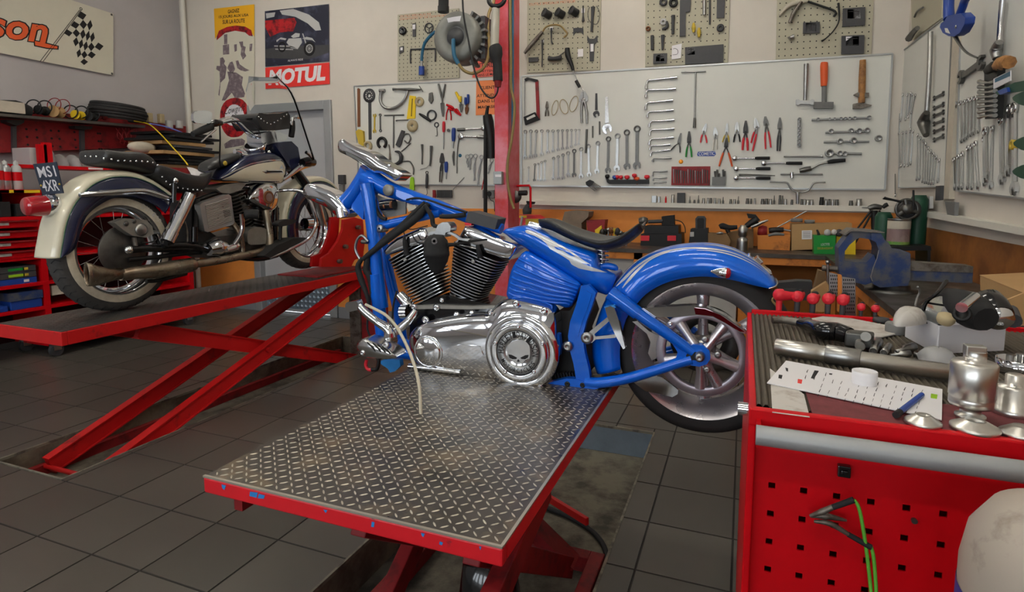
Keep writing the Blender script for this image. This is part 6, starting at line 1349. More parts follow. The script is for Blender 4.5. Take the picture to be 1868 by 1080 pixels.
# ---- ledge: upright sockets
for i,(x,w,h,kind,m_) in enumerate(((-24,34,50,'b','alu'),(8,14,44,'b','alu'),(52,13,46,'c','red'),(98,22,60,'s','steel'),(152,54,72,'b','dark_grey'),(210,14,48,'p','steel_dark'),(240,16,24,'s','steel_dark'),(266,14,56,'p','steel_dark'),(300,20,36,'s','steel'),(330,18,38,'s','steel'),(348,14,38,'s','steel_dark'),(375,18,38,'s','steel'),(403,20,34,'s','steel'),(428,14,46,'p','steel_dark'),(478,18,32,'s','steel_dark'),(502,18,32,'s','steel'),(528,14,52,'p','steel_dark'),(588,22,38,'s','steel_dark'),(612,14,36,'s','steel_dark'),(636,14,40,'s','steel'),(688,24,36,'s','steel_dark'),(714,22,38,'s','steel_dark'),(740,20,36,'s','steel'),(763,14,60,'p','steel_dark'),(800,16,62,'s','steel_dark'),(816,12,60,'s','steel_dark'),(838,20,36,'s','steel'),(880,16,34,'s','steel_dark'),(945,14,38,'s','steel_dark'),(963,14,38,'s','steel'),(985,20,36,'s','steel'),(1010,20,36,'s','steel'),(1075,28,52,'s','black'),(1104,16,40,'s','steel'),(1126,16,40,'s','steel_dark'),(1148,16,38,'s','steel'),(1175,22,38,'s','steel_dark'),(1268,24,32,'s','steel_dark'),(1320,36,44,'s','steel'))):
    u,v = px('R2',x,1002+x*.014);p = onY(u,v,YB-.04);zt = onY(*px('R2',0,0),YB-.04).z
    zl = (P_[0].z*(P_[1].x-p.x)+P_[1].z*(p.x-P_[0].x))/(P_[1].x-P_[0].x) if False else None
    # ledge top height at this x
    A_,B_ = BW.p('P',940,366,.075),BW.p('P',1630,376.5,.075);zz = A_.z+(B_.z-A_.z)*(p.x-A_.x)/(B_.x-A_.x)
    r,hh = k2.m(w)/2,k2.m(h);c = V((p.x,YB-.04,zz));mb = MB()
    if kind == 's': mb.lathe([(r,0),(r,hh*.55),(r*.86,hh*.62),(r*.86,hh),(r*.5,hh),(r*.45,hh*.7),(0,hh*.7)],c,EZ,14);nm,ct,lb = 'socket','socket','upright socket'
    elif kind == 'p': mb.lathe([(r,0),(r,hh*.4),(r*.5,hh*.5),(r*.3,hh),(0,hh)],c,EZ,12);nm,ct,lb = 'bit_socket','socket','pointed bit socket'
    elif kind == 'c': mb.lathe([(r,0),(r,hh*.7),(r*.5,hh*.85),(r*.5,hh),(0,hh)],c,EZ,12);nm,ct,lb = 'marker','marker','red marker'
    else: mb.box(c+V((-r,-.018,0)),c+V((r,.018,hh)));nm,ct,lb = 'small_box','box',('dark rounded box' if m_ == 'dark_grey' else 'pale blue grey box')
    tag(mb.build(nm,m_,bevel=.003 if kind == 'b' else 0),'%s on the white back ledge, %s item from the left' % (lb,nth(i)),ct,'items on the white ledge')
# ---- perforated panels with special tools
def pegboard(k,pts,lab,holes,texts=()):
    mb = MB();BW.slab(mb,k,pts,.016,.015);mb.m = 1;a,b,c,d = [V(p) for p in BW.poly(k,pts,.0162)];nx,ny = holes
    for i in range(nx):
        for j in range(ny):
            u,v = (i+.5)/nx,(j+.5)/ny;q = (a*(1-u)+b*u)*(1-v)+(d*(1-u)+c*u)*v;mb.lathe([(.0055,0),(.0,.0003)],q,EN,8)
    o = tag(mb.build('pegboard',['peg','ink']),lab,'pegboard')
    if texts:
        mb = MB()
        for (t,bl,br,tl) in texts: BW.text(mb,t,k,bl,br,tl,.0175)
        mb.build('heading','heading_orange' if 'heading_orange' in M else (defm('heading_orange',(206,128,92),.6) or 'heading_orange'),o)
    return o
pegboard('W7',[(25,125),(545,70),(548,662),(25,692)],'grey pegboard behind the hose reel',(15,17),[('OUTILS SPECIAUX DE',(45,150),(310,128),(45,132)),('DIAGNOSTIC ET DE CONTROLE',(45,172),(440,138),(45,155))])
pegboard('W7',[(1130,-120),(1760,-150),(1748,596),(1128,620)],'grey pegboard right of the red post with a hanging puller',(15,17),[('OUTILS SPECIAUX MOTEUR',(1145,50),(1540,20),(1145,28))])
pegboard('R1',[(206,-120),(764,-150),(745,410),(205,437)],'grey pegboard third from the left with black blocks',(14,13))
pegboard('R1',[(1072,-130),(1708,-160),(1686,356),(1060,390)],'grey pegboard rightmost on the back wall, above the hammers',(15,12))
w7,r1,w9 = Kit(BW,'W7',.02),Kit(BW,'R1',.02),Kit(BW,'W9',.02)
def tagw(kit,x,y,w,h,par): kit.plate([(x,y),(x+w,y-2),(x+w,y+h-2),(x,y+h)],'white_tag','paper','','',.001,.014,parent=par)
mb = MB();mb.lathe([(w7.m(38),0),(w7.m(38),.02),(w7.m(22),.03),(w7.m(14),.02),(0,.02)],w7.P(72,265),EN,22);w7.done(mb,'black_pulley','black_gloss','round black pulley on the pegboard behind the reel','pulley')
o = w7.plate([(150,200),(178,198),(178,310),(152,312)],'gauge_bar','dark_grey','short dark bar with a white tag on the leftmost pegboard','bar');tagw(w7,152,210,24,40,o)
o = w7.ring((293,240),46,9,'spoked_ring','dark_grey','spoked dark ring on the leftmost pegboard','ring',th=.01)
for a in (90,210,330): x,y = 293+40*math.cos(math.radians(a)),240-40*math.sin(math.radians(a))*-1;w7.rod([(293,240),(x,y)],8,'spoke','dark_grey','','',parent=o)
o = w7.rod([(135,540),(135,430),(160,420),(330,415),(345,420),(345,525)],13,'angle_bar','dark_grey','dark bent bar bracket on the leftmost pegboard','bracket');o = w7.plate([(40,400),(75,390),(75,440),(40,460)],'clip','dark_grey','small dark clip at the left edge of the leftmost pegboard','clip');tagw(w7,48,405,20,25,o)
for i,(x,y) in enumerate(((1268,102),(1382,98),(1500,82))):
    mb = MB();c = w7.P(x,y,.05);e = V((.62,.72,-.35)).normalized();mb.lathe([(w7.m(22),.0),(w7.m(36),0),(w7.m(36),.01),(w7.m(32),.014),(w7.m(32),.075),(0,.075)],c,e,20,cap=False);mb.lathe([(w7.m(24),.004),(0,.02)],c,e,16);w7.done(mb,'black_sleeve','dark_grey','%s black sleeve from the left on the second pegboard' % nth(i),'sleeve tool','black sleeves on the second pegboard')
o = w7.rod([(1605,50),(1605,130),(1606,180)],[14,10,26],'valve_tool','dark_grey','dark arrow shaped valve tool on the second pegboard','valve tool');tagw(w7,1592,70,26,40,o)
o = w7.rod([(1690,60),(1685,150),(1678,268)],[34,22,22],'compression_gauge','dark_grey','dark gauge with a looped wire at the right of the second pegboard','gauge');w7.rod([(1660,60),(1645,110),(1660,180),(1720,205),(1748,120),(1720,50)],6,'gauge_wire','steel_dark','','',parent=o)
o = w7.plate([(1640,300),(1660,330),(1700,330),(1725,300),(1728,350),(1702,380),(1695,520),(1660,520),(1660,380),(1640,345)],'fork_wrench','dark_grey','dark fork shaped wrench at the lower right of the second pegboard','wrench');tagw(w7,1668,375,26,65,o)
o = w7.plate([(1520,240),(1560,235),(1605,238),(1608,300),(1585,270),(1560,275),(1540,272),(1522,305)],'saddle_bracket','dark_grey','dark double arched bracket on the second pegboard','bracket')
o = w7.rod([(1105,455),(1140,410),(1200,340),(1260,270)],[22,34,36,26],'air_wand','steel_worn','hose wand hanging across the left of the second pegboard','air wand',d=.06);w7.rod([(1260,270),(1290,230),(1350,212),(1410,220),(1450,260),(1470,290),(1440,320)],14,'hose','tan_hose','','',parent=o,d=.06)
o = w7.rod([(1258,340),(1258,450),(1255,570)],[18,12,12],'long_pin','dark_grey','long thin dark pin on the second pegboard','pin');tagw(w7,1247,340,24,22,o)
o = w7.plate([(1140,490),(1222,486),(1222,522),(1140,528)],'dark_block','dark_grey','small dark toothed block at the lower left of the second pegboard','block',.012,.014);o = w7.rod([(1335,240),(1335,340),(1345,375)],[20,10,16],'hook','dark_grey','small dark hook in the middle of the second pegboard','hook');tagw(w7,1322,230,26,32,o)
o = w7.rod([(1420,490),(1350,500),(1310,495)],[40,30,40],'valve_clamp','dark_grey','dark valve spring clamp on the second pegboard','clamp');w7.rod([(1370,500),(1450,440),(1490,420)],8,'clamp_screw','steel_dark','','',parent=o);o = w7.plate([(1560,420),(1605,416),(1605,480),(1560,485)],'tag_card','paper','white marked card on the second pegboard','card',.001)
o = w7.rod([(1470,410),(1475,470),(1510,560),(1520,600)],[40,46,30,24],'pull_handle','black','black pull handle with a cord hanging over the locking pliers','handle',d=.05);w7.rod([(1520,600),(1560,700),(1605,770)],9,'cord','steel','','',parent=o,d=.05);w7.rod([(1545,688),(1575,742)],28,'black_grip','black','','',parent=o,d=.06,sm=False)
for (pts,nm,lab,tg) in (([(432,0),(505,-10),(498,75),(470,80),(468,235),(430,238)],'cover_block','tall black block hanging in the middle of the third pegboard',None),([(675,-40),(730,-45),(722,115),(672,118)],'slotted_plate','dark slotted plate at the right of the third pegboard',None),([(465,310),(718,290),(716,408),(466,422)],'perforated_plate','large dark perforated plate at the bottom of the third pegboard',(480,310,50,50)),([(258,352),(348,348),(346,412),(256,418)],'marked_plate','small dark plate with a white symbol, bottom left of the third pegboard',(275,358,55,45)),([(1240,148),(1350,142),(1348,215),(1238,220)],'marked_plate','dark plate with a white symbol in the middle of the last pegboard',(1258,150,68,55)),([(1500,55),(1648,45),(1645,165),(1497,175)],'marked_plate','upper large dark plate on the last pegboard',(1530,62,85,60)),([(1492,235),(1642,228),(1638,350),(1490,356)],'marked_plate','lower large dark plate on the last pegboard',(1520,240,85,60))):
    o = r1.plate(pts,nm,'dark_grey',lab,'plate',.01,.014,bevel=.002)
    if tg: tagw(r1,*tg,o);r1.plate([(tg[0]+8,tg[1]+10),(tg[0]+tg[2]-8,tg[1]+9),(tg[0]+tg[2]-8,tg[1]+14),(tg[0]+8,tg[1]+15)],'symbol_bar','ink','','',.0005,.0145,parent=o);r1.plate([(tg[0]+tg[2]/2-3,tg[1]+6),(tg[0]+tg[2]/2+3,tg[1]+6),(tg[0]+tg[2]/2+3,tg[1]+tg[3]-6),(tg[0]+tg[2]/2-3,tg[1]+tg[3]-6)],'symbol_bar','ink','','',.0005,.0145,parent=o)
for (c,r,w,m_,lab) in (((325,15),26,14,'dark_grey','dark washer at the top of the third pegboard'),((390,20),30,16,'black','black ring right of the washer on the third pegboard'),((698,185),24,16,'dark_grey','dark round plug at the right of the third pegboard'),((325,145),22,14,'light_grey','pale ring above a dark lever on the third pegboard')): r1.ring(c,r,w,'ring_tool',m_,lab,'ring')
r1.rod([(345,140),(348,175),(315,192)],[16,22,12],'lever','dark_grey','dark curved lever on the third pegboard','lever');r1.rod([(388,100),(386,160),(386,222)],[24,20,20],'adapter','dark_grey','dark adapter pin with a tag on the third pegboard','adapter');r1.rod([(250,232),(252,325)],22,'twin_pins','dark_grey','dark twin pin tool at the left of the third pegboard','pin');r1.rod([(320,230),(318,328)],[26,12],'adapter','dark_grey','dark tapered adapter below the pale ring','adapter')
for i,(x,y) in enumerate(((522,180),(557,212))): r1.rod([(x,y-30),(x,y),(x,y+32)],[12,28,14],'brass_fitting','yellow_dull','%s brass fitting on the third pegboard' % ('left' if i == 0 else 'right'),'fitting',d=.016)
r1.rod([(592,-20),(592,98)],22,'steel_link','steel','bright steel link hanging on the third pegboard','link',d=.012,sm=False);r1.rod([(628,-20),(628,160)],12,'thin_bar','dark_grey','thin dark bar right of the bright link','bar');r1.ring((225,190),16,9,'wing_nut','rust','brown wing nut at the left of the third pegboard','nut');o = r1.plate([(380,300),(445,285),(438,380),(378,390)],'paper_card','paper','white card with a U shape on the third pegboard','card',.001);r1.rod([(385,360),(415,355),(418,330),(400,318),(388,322)],6,'u_mark','ink','','',parent=o,d=.003)
r1.rod([(1085,100),(1140,40),(1200,15),(1270,5)],[14,26,30,20],'bent_clamp','trim_cream','pale two legged clamp at the upper left of the last pegboard','clamp',d=.02);r1.rod([(1150,150),(1180,80),(1230,10)],[20,26,20],'bent_bracket','steel_worn','worn bent arm beside the pale clamp','arm',d=.03);r1.rod([(1270,10),(1360,40),(1450,75),(1440,110)],14,'black_lever','black','black curved lever at the top of the last pegboard','lever',d=.03);r1.rod([(1470,20),(1475,130),(1440,200),(1390,250),(1360,270)],[14,8,8,8,14],'sensor_lead','black','thin black lead curling down the last pegboard','lead',d=.02);r1.rod([(1148,255),(1160,245),(1180,240)],[30,22,34],'small_valve','steel','small bright valve at the lower left of the last pegboard','valve',d=.02)
# ---- posters
po = tag(MB().prism(BW.poly('L5',[(50,78),(412,38),(412,1250),(60,1450)],.012),(0,.002,0)).build('event_banner','banner'),'tall yellow and sepia poster banner hanging left of the door','banner')
L5 = lambda mb,pts,d=.0125: BW.slab(mb,'L5',pts,d,.0004)
mb = MB();L5(mb,[(50,78),(412,38),(412,330),(370,270),(240,240),(110,270),(60,350)]);mb.build('yellow_top','banner_yellow',po)
mb = MB();L5(mb,[(75,330),(95,275),(170,240),(250,228),(330,238),(385,270),(398,325),(365,320),(330,290),(240,275),(150,295),(110,330),(75,360)],.013);mb.build('red_ribbon','poster_red',po);mb = MB();L5(mb,smooth_poly([(105,1040),(118,960),(160,900),(235,875),(310,895),(355,960),(368,1050),(350,1140),(300,1210),(235,1230),(170,1215),(120,1140)],2),.013);mb.build('red_badge','poster_red',po)
mb = MB();L5(mb,smooth_poly([(150,1020),(190,950),(240,935),(290,960),(320,1020),(320,1090),(240,1130),(160,1100)],2),.0135);mb.build('white_disc','paper',po)
mb = MB();BW.text(mb,'GAGNEZ','L5',(175,122),(278,110),(175,88),.0135,bold=.02);BW.text(mb,'15 JOURS AUX USA','L5',(95,172),(360,152),(95,140),.0135,bold=.02);BW.text(mb,'SUR LA ROUTE','L5',(128,216),(326,202),(128,180),.0135,bold=.02);BW.text(mb,"Cowgirls",'L5',(145,1045),(325,1010),(145,965),.0142,shear=.25);mb.build('lettering','ink',po)
for pts in ([(105,520),(130,512),(150,545),(140,570),(165,600),(150,700),(110,740),(100,860),(90,850),(105,740),(100,640),(70,620),(75,590),(105,590)],[(190,560),(215,550),(228,580),(240,620),(215,660),(190,640),(170,610)],[(245,545),(268,540),(280,575),(330,610),(370,630),(330,640),(290,630),(260,610)],[(170,640),(250,650),(310,690),(300,760),(330,840),(320,870),(240,880),(210,830),(150,900),(120,900),(160,800),(185,720)],[(130,405),(185,395),(188,485),(132,490)],[(140,310),(170,305),(170,395),(142,398)],[(275,375),(310,370),(312,410),(335,420),(325,470),(340,500),(310,535),(290,490),(295,430)],[(230,400),(255,395),(255,455),(235,465)],[(370,395),(395,390),(390,455),(368,460)],[(140,1290),(200,1250),(300,1240),(330,1260),(320,1300),(150,1330)]): mb = MB();L5(mb,pts);mb.build('picture_figure','sepia',po)
mp = tag(MB().prism(BW.poly('L5',[(506,100),(1079,36),(1082,548),(510,598)],.012),(0,.002,0)).build('motorcycle_poster','poster_dark'),'dark poster of a motorcycle in front of a red lit building','poster')
mb = MB();L5(mb,[(508,185),(770,160),(790,200),(760,280),(640,290),(555,330),(508,240)]);mb.build('red_building','poster_red',mp)
mb = MB();L5(mb,[(640,95),(760,80),(900,130),(990,200),(1010,270),(960,275),(890,210),(780,150),(660,130)],.0126);L5(mb,[(515,120),(600,110),(590,150),(520,165)],.0126);mb.build('lit_arch','light_grey',mp)
mb = MB();L5(mb,[(510,440),(640,420),(1080,400),(1082,470),(900,530),(510,520)],.0126);mb.build('road','dark_grey',mp)
mb = MB()
for (cx,cy,r) in ((905,435,66),(660,420,48)): c = BW.p('L5',cx,cy,.0138);q = (c-BW.p('L5',cx,cy+r,.0138)).length;mb = MB();mb.torus(c,EN,q*.82,q*.17,28,6,.02);mb.build('picture_tyre','ink',mp)
mb = MB();c = BW.p('L5',905,435,.0138);q = (c-BW.p('L5',905,500,.0138)).length;mb.torus(c,EN,q*.55,q*.06,24,6,.02)
for i in range(10): a = math.pi*i/5;mb.bar(c,c+EX*(q*.55*math.cos(a))+EZ*(q*.55*math.sin(a)),.003,.0006,(0,1,0))
for pts in ([(740,325),(780,295),(820,300),(815,330),(760,340)],[(610,360),(650,335),(700,345),(690,360),(640,352),(612,378)],[(590,408),(720,408),(780,425),(780,432),(720,418),(590,416)],[(600,436),(760,440),(760,447),(600,444)],[(840,345),(880,330),(930,340),(960,380),(930,360),(880,355)],[(840,300),(850,300),(890,420),(878,420)],[(720,345),(830,340),(840,380),(800,440),(740,430),(700,380)]): L5(mb,pts,.0134)
mb.build('picture_motorcycle','light_grey',mp);mb = MB();BW.text(mb,'ALWAYS RIDE','L5',(712,552),(848,540),(712,535),.0134);mb.build('caption','paper',mp)
mo = tag(MB().prism(BW.poly('L5',[(510,606),(1084,560),(1086,752),(514,796)],.012),(0,.003,0)).build('brand_sign','motul_red'),'red and white brand sign under the motorcycle poster','sign');mb = MB();BW.text(mb,'MOTUL','L5',(540,765),(1048,722),(540,628),.0128,shear=.12,bold=.05);mb.build('lettering','paper',mo)
# ================================================================== red post, hose reel, hanging lamp
pa,pb_ = onY(902,300,4.5),onY(927,300,4.5)
post = tag(MB().box((pa.x,4.5,0),(pb_.x,4.76,ZC)).build('steel_post','red_post',bevel=.006),'red painted steel post in front of the tool boards','post')
PP = Plane('y',4.5,-1)
mb = MB();mb.box(PP.p('W6',1168,822,.05),PP.p('W6',1256,930,0));mb.build('switch_box','grey_metal',post,bevel=.006);mb = MB();mb.box(PP.p('W6',1185,848,.054),PP.p('W6',1235,868,.05));mb.build('switch_label','paper',bpy.data.objects['switch_box'])
mb = MB();mb.tube([(pb_.x+.02,4.55,ZC),(pb_.x+.02,4.55,1.95)],.011,8);mb.build('conduit','teal',post)
mb = MB();kk = lambda x,y,k='W6': onY(*px(k,x,y),4.5);mb.tube([(pb_.x+.012,4.5,ZC),kk(985,100,'W7'),kk(990,500,'W7'),kk(1315,130),kk(1345,300),kk(1320,560),kk(1290,720),kk(1285,880),kk(1310,1040),kk(1340,1130)],.012,8);tag(mb.build('hanging_hose','tan_hose'),'brown hose hanging down the right side of the red post','hose')
RPn = Plane('y',4.2,-1);c = RPn.p('W9',520,680);Rr = (RPn.p('W9',520,200)-RPn.p('W9',520,1180)).length/2
c = RPn.p('W9',520,690);reel = thing('hose_reel','round grey hose reel hanging left of the red post','hose reel',c)
mb = MB();mb.lathe([(Rr*.4,-.015),(Rr*.42,.0),(Rr*.62,.012),(Rr*.85,.008),(Rr*.98,-.01),(Rr,-.04),(Rr,-.09),(Rr*.97,-.12)],c,EN,48,cap=False);mb.build('front_shell','reel_grey' if 'reel_grey' in M else (defm('reel_grey',(128,128,122),.5,.3,var=.12,scale=10) or 'reel_grey'),reel)
mb = MB();mb.lathe([(Rr*.97,-.12),(Rr*.99,-.16),(Rr*.96,-.2),(Rr*.4,-.24),(0,-.24)],c,EN,48);mb.lathe([(Rr*.42,-.01),(Rr*.2,-.03),(0,-.03)],c,EN,32);mb.build('drum','mid_grey',reel)
for i in range(9):
    a = math.radians(-62+i*15);d = EX*math.cos(a)+EZ*math.sin(a);mb = MB();mb.obox(c+d*Rr*1.06-EN*.14,d*(Rr*.12),EN*.07,d.cross(EN)*.009);mb.build('rib','mid_grey',reel)
mb = MB();mb.box(c+V((Rr*.9,.1,-.16)),V((pa.x+.01,4.45,c.z+.16)));mb.build('bracket','dark_grey',reel)
mb = MB();mb.lathe([(Rr*.36,-.02),(Rr*.36,.0),(Rr*.2,.012),(Rr*.12,.03),(0,.03)],c,EN,24);mb.build('hub','dark_grey',reel)
mb = MB();BW_ = [RPn.p('W9',x,y,.014) for x,y in ((365,345),(500,318),(635,300),(612,400),(500,405),(390,428))];mb.prism(BW_,(0,.001,0));mb.build('rating_label','paper',reel)
r9 = lambda x,y,d=.03,k='W7': RPn.p(k,x,y,d)
mb = MB();mb.tube([r9(500,340),r9(500,400,.06),r9(510,480,.06),r9(545,545,.05)],.016,10);mb.build('hose_sleeve','teal',reel)
mb = MB();mb.tube([r9(545,545,.05),r9(590,600,.05),r9(660,625,.04),r9(740,595,.02),r9(790,510,-.05),r9(805,400,-.1),r9(795,250,-.15),r9(800,120,-.2),r9(840,30,-.25),r9(850,-60,-.28)],.012,10);mb.build('hose','tan_hose',reel)
mb = MB();mb.tube([w7.P(345,270,.12),w7.P(300,310,.1),w7.P(255,370,.08),w7.P(235,450,.06),w7.P(230,520,.05)],.016,10);bh = tag(mb.build('air_hose','teal'),'short blue air hose dangling left of the reel','hose');mb = MB();mb.cyl(w7.P(230,515,.05),w7.P(229,570,.05),.014);mb.build('ferrule','steel',bh);mb = MB();mb.cyl(w7.P(229,568,.05),w7.P(229,640,.05),.03,n=12);mb.build('coupling','blue',bh)
pl_ = Plane('y',4.1,-1);q9 = lambda x,y,d=0.: pl_.p('W7',x,y,d)
lamp = thing('inspection_lamp','black handled inspection lamp hanging head up on the red post','work lamp',q9(870,740))
mb = MB();mb.tube([q9(862,60),q9(856,200),q9(850,395)],[.03,.032,.032],14);mb.build('lamp_tube','lamp_clear' if 'lamp_clear' in M else (defm('lamp_clear',(176,170,156),.3,coat=.5) or 'lamp_clear'),lamp)
mb = MB();mb.tube([q9(852,390),q9(858,410),q9(862,470),q9(870,510),q9(876,560),q9(880,690)],[.04,.05,.05,.036,.034,.036],16,False);mb.build('handle','black_soft',lamp);mb = MB();mb.cyl(q9(862,75),q9(864,40),.024);mb.build('top_cap','black',lamp)
mb = MB();mb.cyl(q9(880,690),q9(880,742),.03,.022);mb.build('red_collar','red_dark',lamp);mb = MB();mb.tube([q9(880,742),q9(872,790),q9(840,832),q9(790,820),q9(725,730),q9(670,560),q9(625,330),q9(590,150),q9(578,-20),q9(575,-300)],.007,8);mb.build('cord','black',lamp)
mb = MB();mb.tube([q9(420,-120),q9(415,60)],[.04,.04],12);o = tag(mb.build('pipe_handle','black_soft'),'black ribbed handle cut by the top edge above the reel','handle');mb = MB();mb.cyl(q9(415,55),q9(415,105),.043);mb.build('end_cap','black',o)
mb = MB();mb.torus(q9(870,-10,.0),(.2,-1,.3),.06,.016,28,8);tag(mb.build('hose_coil','black'),'black hose coil at the top edge on the red post','hose')
ba = Plane('y',4.85,-1);b6 = lambda x,y: ba.p('W6',x,y)
rod_ = thing('pry_bar','long black bar with a foam grip leaning left of the red post','bar',b6(1105,1180))
mb = MB();mb.tube([b6(1125,285),b6(1110,420),b6(1105,800),b6(1105,1170),V((b6(1105,1170).x,4.85,.0))],[.012,.02,.018,.018,.018],10);mb.build('bar','black_soft',rod_);mb = MB();mb.tube([b6(1120,360),b6(1130,420),b6(1150,560),b6(1155,715)],[.04,.048,.04,.04],12);mb.build('foam_grip','black',rod_)
cr = thing('hand_crank','small red framed hand crank mounted right of the post','crank',kk(165,1060,'W8'))
k_ = lambda x,y,d=0.: onY(*px('W8',x,y),4.7-d)
mb = MB();mb.tube([k_(30,942),k_(160,938),k_(170,960),k_(170,1120)],.01,8,False);mb.build('frame','red',cr);mb = MB();mb.tube([k_(75,1000,.05),k_(140,998,.05)],.022,10);mb.build('crank_handle','black',cr);mb = MB();mb.lathe([(.05,-.02),(.055,0),(.05,.02),(0,.02)],k_(45,1030,.03),EN,20);mb.build('drum','steel_dark',cr)
# ================================================================== right wall boards and wrenches
board('tool_board',RW,'R3',[(95,280),(372,62),(332,992),(85,1000)],.018,'white_board','white board on the right wall nearest the corner, hung with ring wrenches','tool board',.008)
board('tool_board',RW,'R3',[(418,20),(900,-420),(900,1075),(392,1015)],.018,'white_board','white board on the right wall cut by the frame edge','tool board',.008)
tb = MB();tb.prism(RW.poly('R3',[(385,-40),(425,-80),(352,1060),(325,1060)],.03),(.029,0,0));tag(tb.build('wood_batten','trim_cream'),'cream upright batten between the two right wall boards','batten')
pg = tag(MB().prism(RW.poly('R3',[(150,-60),(320,-200),(315,95),(158,212)],.012),(.01,0,0)).build('pegboard','peg'),'small pegboard high in the right corner','pegboard')
kr = Kit(RW,'R3',.02)
kr.m = lambda q: (RW.p('R3',300,600)-RW.p('R3',300,600+q)).length
kr.rod([(140,205),(165,170),(185,150)],[40,30,26],'puller','steel_dark','dark puller hanging from the small corner pegboard','puller',d=.03);kr.rod([(170,90),(185,60),(215,40)],12,'hook','steel_dark','dark hook on the small corner pegboard','hook')
o = kr.rod([(256,170),(250,380),(235,600)],[24,24,26],'torque_wrench','steel','very long steel breaker bar on the right wall','breaker bar',d=.03);kr.rod([(235,600),(218,650),(232,720)],[30,60,30],'head','steel_dark','','',parent=o,d=.03)
for i,y in enumerate((513,566,607,650,692,735)): kr.wrench((278,y+10),(326,y-14 if i == 0 else y-10),12,'%s short double wrench from the top beside the long bar' % nth(i),'short wrenches on the right wall','steel_dark','open_wrench','oo')
g = 'ring wrenches on the right wall'
for i,(x,y0,x2,y1) in enumerate(((90,500,68,640),(110,505,98,640),(135,505,125,635),(152,500,140,620),(176,510,155,600),(160,505,150,690))): kr.wrench((x,y0),(x2,y1),12,'%s bent ring wrench from the left in the top cluster by the corner' % nth(i),g,'chrome_soft','ring_wrench','rr')
for i,(x,y0,x2,y1) in enumerate(((68,715,70,1040),(90,712,92,885),(110,708,102,880),(128,705,118,882),(148,700,138,878),(165,700,152,870))): kr.wrench((x,y0),(x2,y1),12,'%s ring wrench from the left in the middle cluster by the corner' % nth(i),g,'chrome_soft','ring_wrench','rr')
for i,(x,y0,x2,y1) in enumerate(((190,720,185,950),(204,738,200,945),(220,752,215,960),(232,768,228,965),(246,790,240,965),(260,808,250,970),(274,822,262,972),(288,838,275,970),(304,855,298,960))): kr.wrench((x,y0),(x2,y1),12,'%s wrench from the left in the descending row left of the batten' % nth(i),g,'chrome_soft')
for i,(x,y0,x2,y1) in enumerate(((395,555,362,795),(418,550,425,745),(440,545,440,735),(460,535,455,725),(478,530,475,710),(498,522,492,700),(515,520,515,690))): kr.wrench((x,y0),(x2,y1),13,'%s wrench from the left in the upper row right of the batten' % nth(i),g,'chrome_soft')
for i,(x,y0,x2,y1) in enumerate(((360,880,358,1000),(385,850,390,995),(408,835,410,992),(430,820,428,990),(460,790,458,990),(480,780,482,990),(500,765,512,985),(545,740,548,970),(590,685,582,985))): kr.wrench((x,y0),(x2,y1),14,'%s wrench from the left in the lower row right of the batten' % nth(i),g,'chrome_soft')
for i,(x,y0,x2,y1,w) in enumerate(((640,640,645,950,20),(685,580,680,905,20),(712,575,712,1000,22),(555,700,560,940,20))): kr.wrench((x,y0),(x2,y1),w,['large wrench right of the green tool rack row','large wrench close to the right frame edge','largest wrench at the right frame edge','large dark ring wrench in the lower row'][i],g,'chrome_soft')
kr.wrench((430,410),(535,335),28,'big dark double open wrench lying slanted on the right wall',None,'steel_dark','open_wrench','oo')
o = kr.rod([(640,0),(628,120),(622,230)],[22,18,22],'ratchet','chrome_soft','chrome ratchet hanging high on the right wall','ratchet',d=.02);kr.rod([(622,225),(605,265),(608,312)],[26,44,28],'head','steel','','',parent=o,d=.02)
o = kr.plate([(540,375),(575,365),(612,370),(600,630),(545,635)],'wrench_rack','black','black rack of short wrenches on the right wall','wrench rack',.03,.05,bevel=.004)
for i in range(8): kr.rod([(515,435+i*27),(560,440+i*25),(600,432+i*26)],[18,8,16],'short_wrench','steel','','',parent=o,d=.056)
o = kr.plate([(590,420),(680,375),(680,430),(590,475)],'blade_pack','paper','blue and white blade pack on the right wall','package',.004,.07);kr.plate([(598,420),(678,380),(678,405),(598,440)],'blue_print','teal','','',.001,.0708,parent=o)
o = kr.rod([(612,350),(640,335),(675,332)],[36,50,44],'file_handle','wood','brown and black file handle above the blade pack','handle',d=.08);kr.rod([(625,370),(625,320)],18,'black_stripe','black','','',parent=o,d=.085);kr.rod([(655,365),(655,320)],16,'black_stripe','black','','',parent=o,d=.085)
kr.rod([(560,375),(600,350),(620,345)],[30,40,30],'black_pliers_handle','black','black handle left of the brown file handle','handle',d=.07)
kr.plate([(600,490),(700,440),(800,420),(800,480),(700,490),(610,505)],'shear_blade','green_dark','dark green shears cut by the right frame edge','shears',.02,.1,bevel=.003);kr.plate([(610,485),(660,465),(665,490),(625,505)],'pivot_block','blue_tool','blue pivot block on the dark green shears','block',.03,.11,bevel=.003)
for i,(x,y) in enumerate(((740,520),(745,760),(740,910))): kr.plate(smooth_poly([(x-50,y),(x,y-30),(x+80,y-40),(x+90,y+30),(x+20,y+45),(x-30,y+25)],2),'green_glove','green_dark',['uppermost','middle','lowest'][i]+' dark green leaf shaped grip at the right frame edge','grip',.03,.12,bevel=.008)
kr.ring((712,770),18,9,'brass_valve','yellow_dull','small brass valve beside the middle green grip','valve',d=.1)
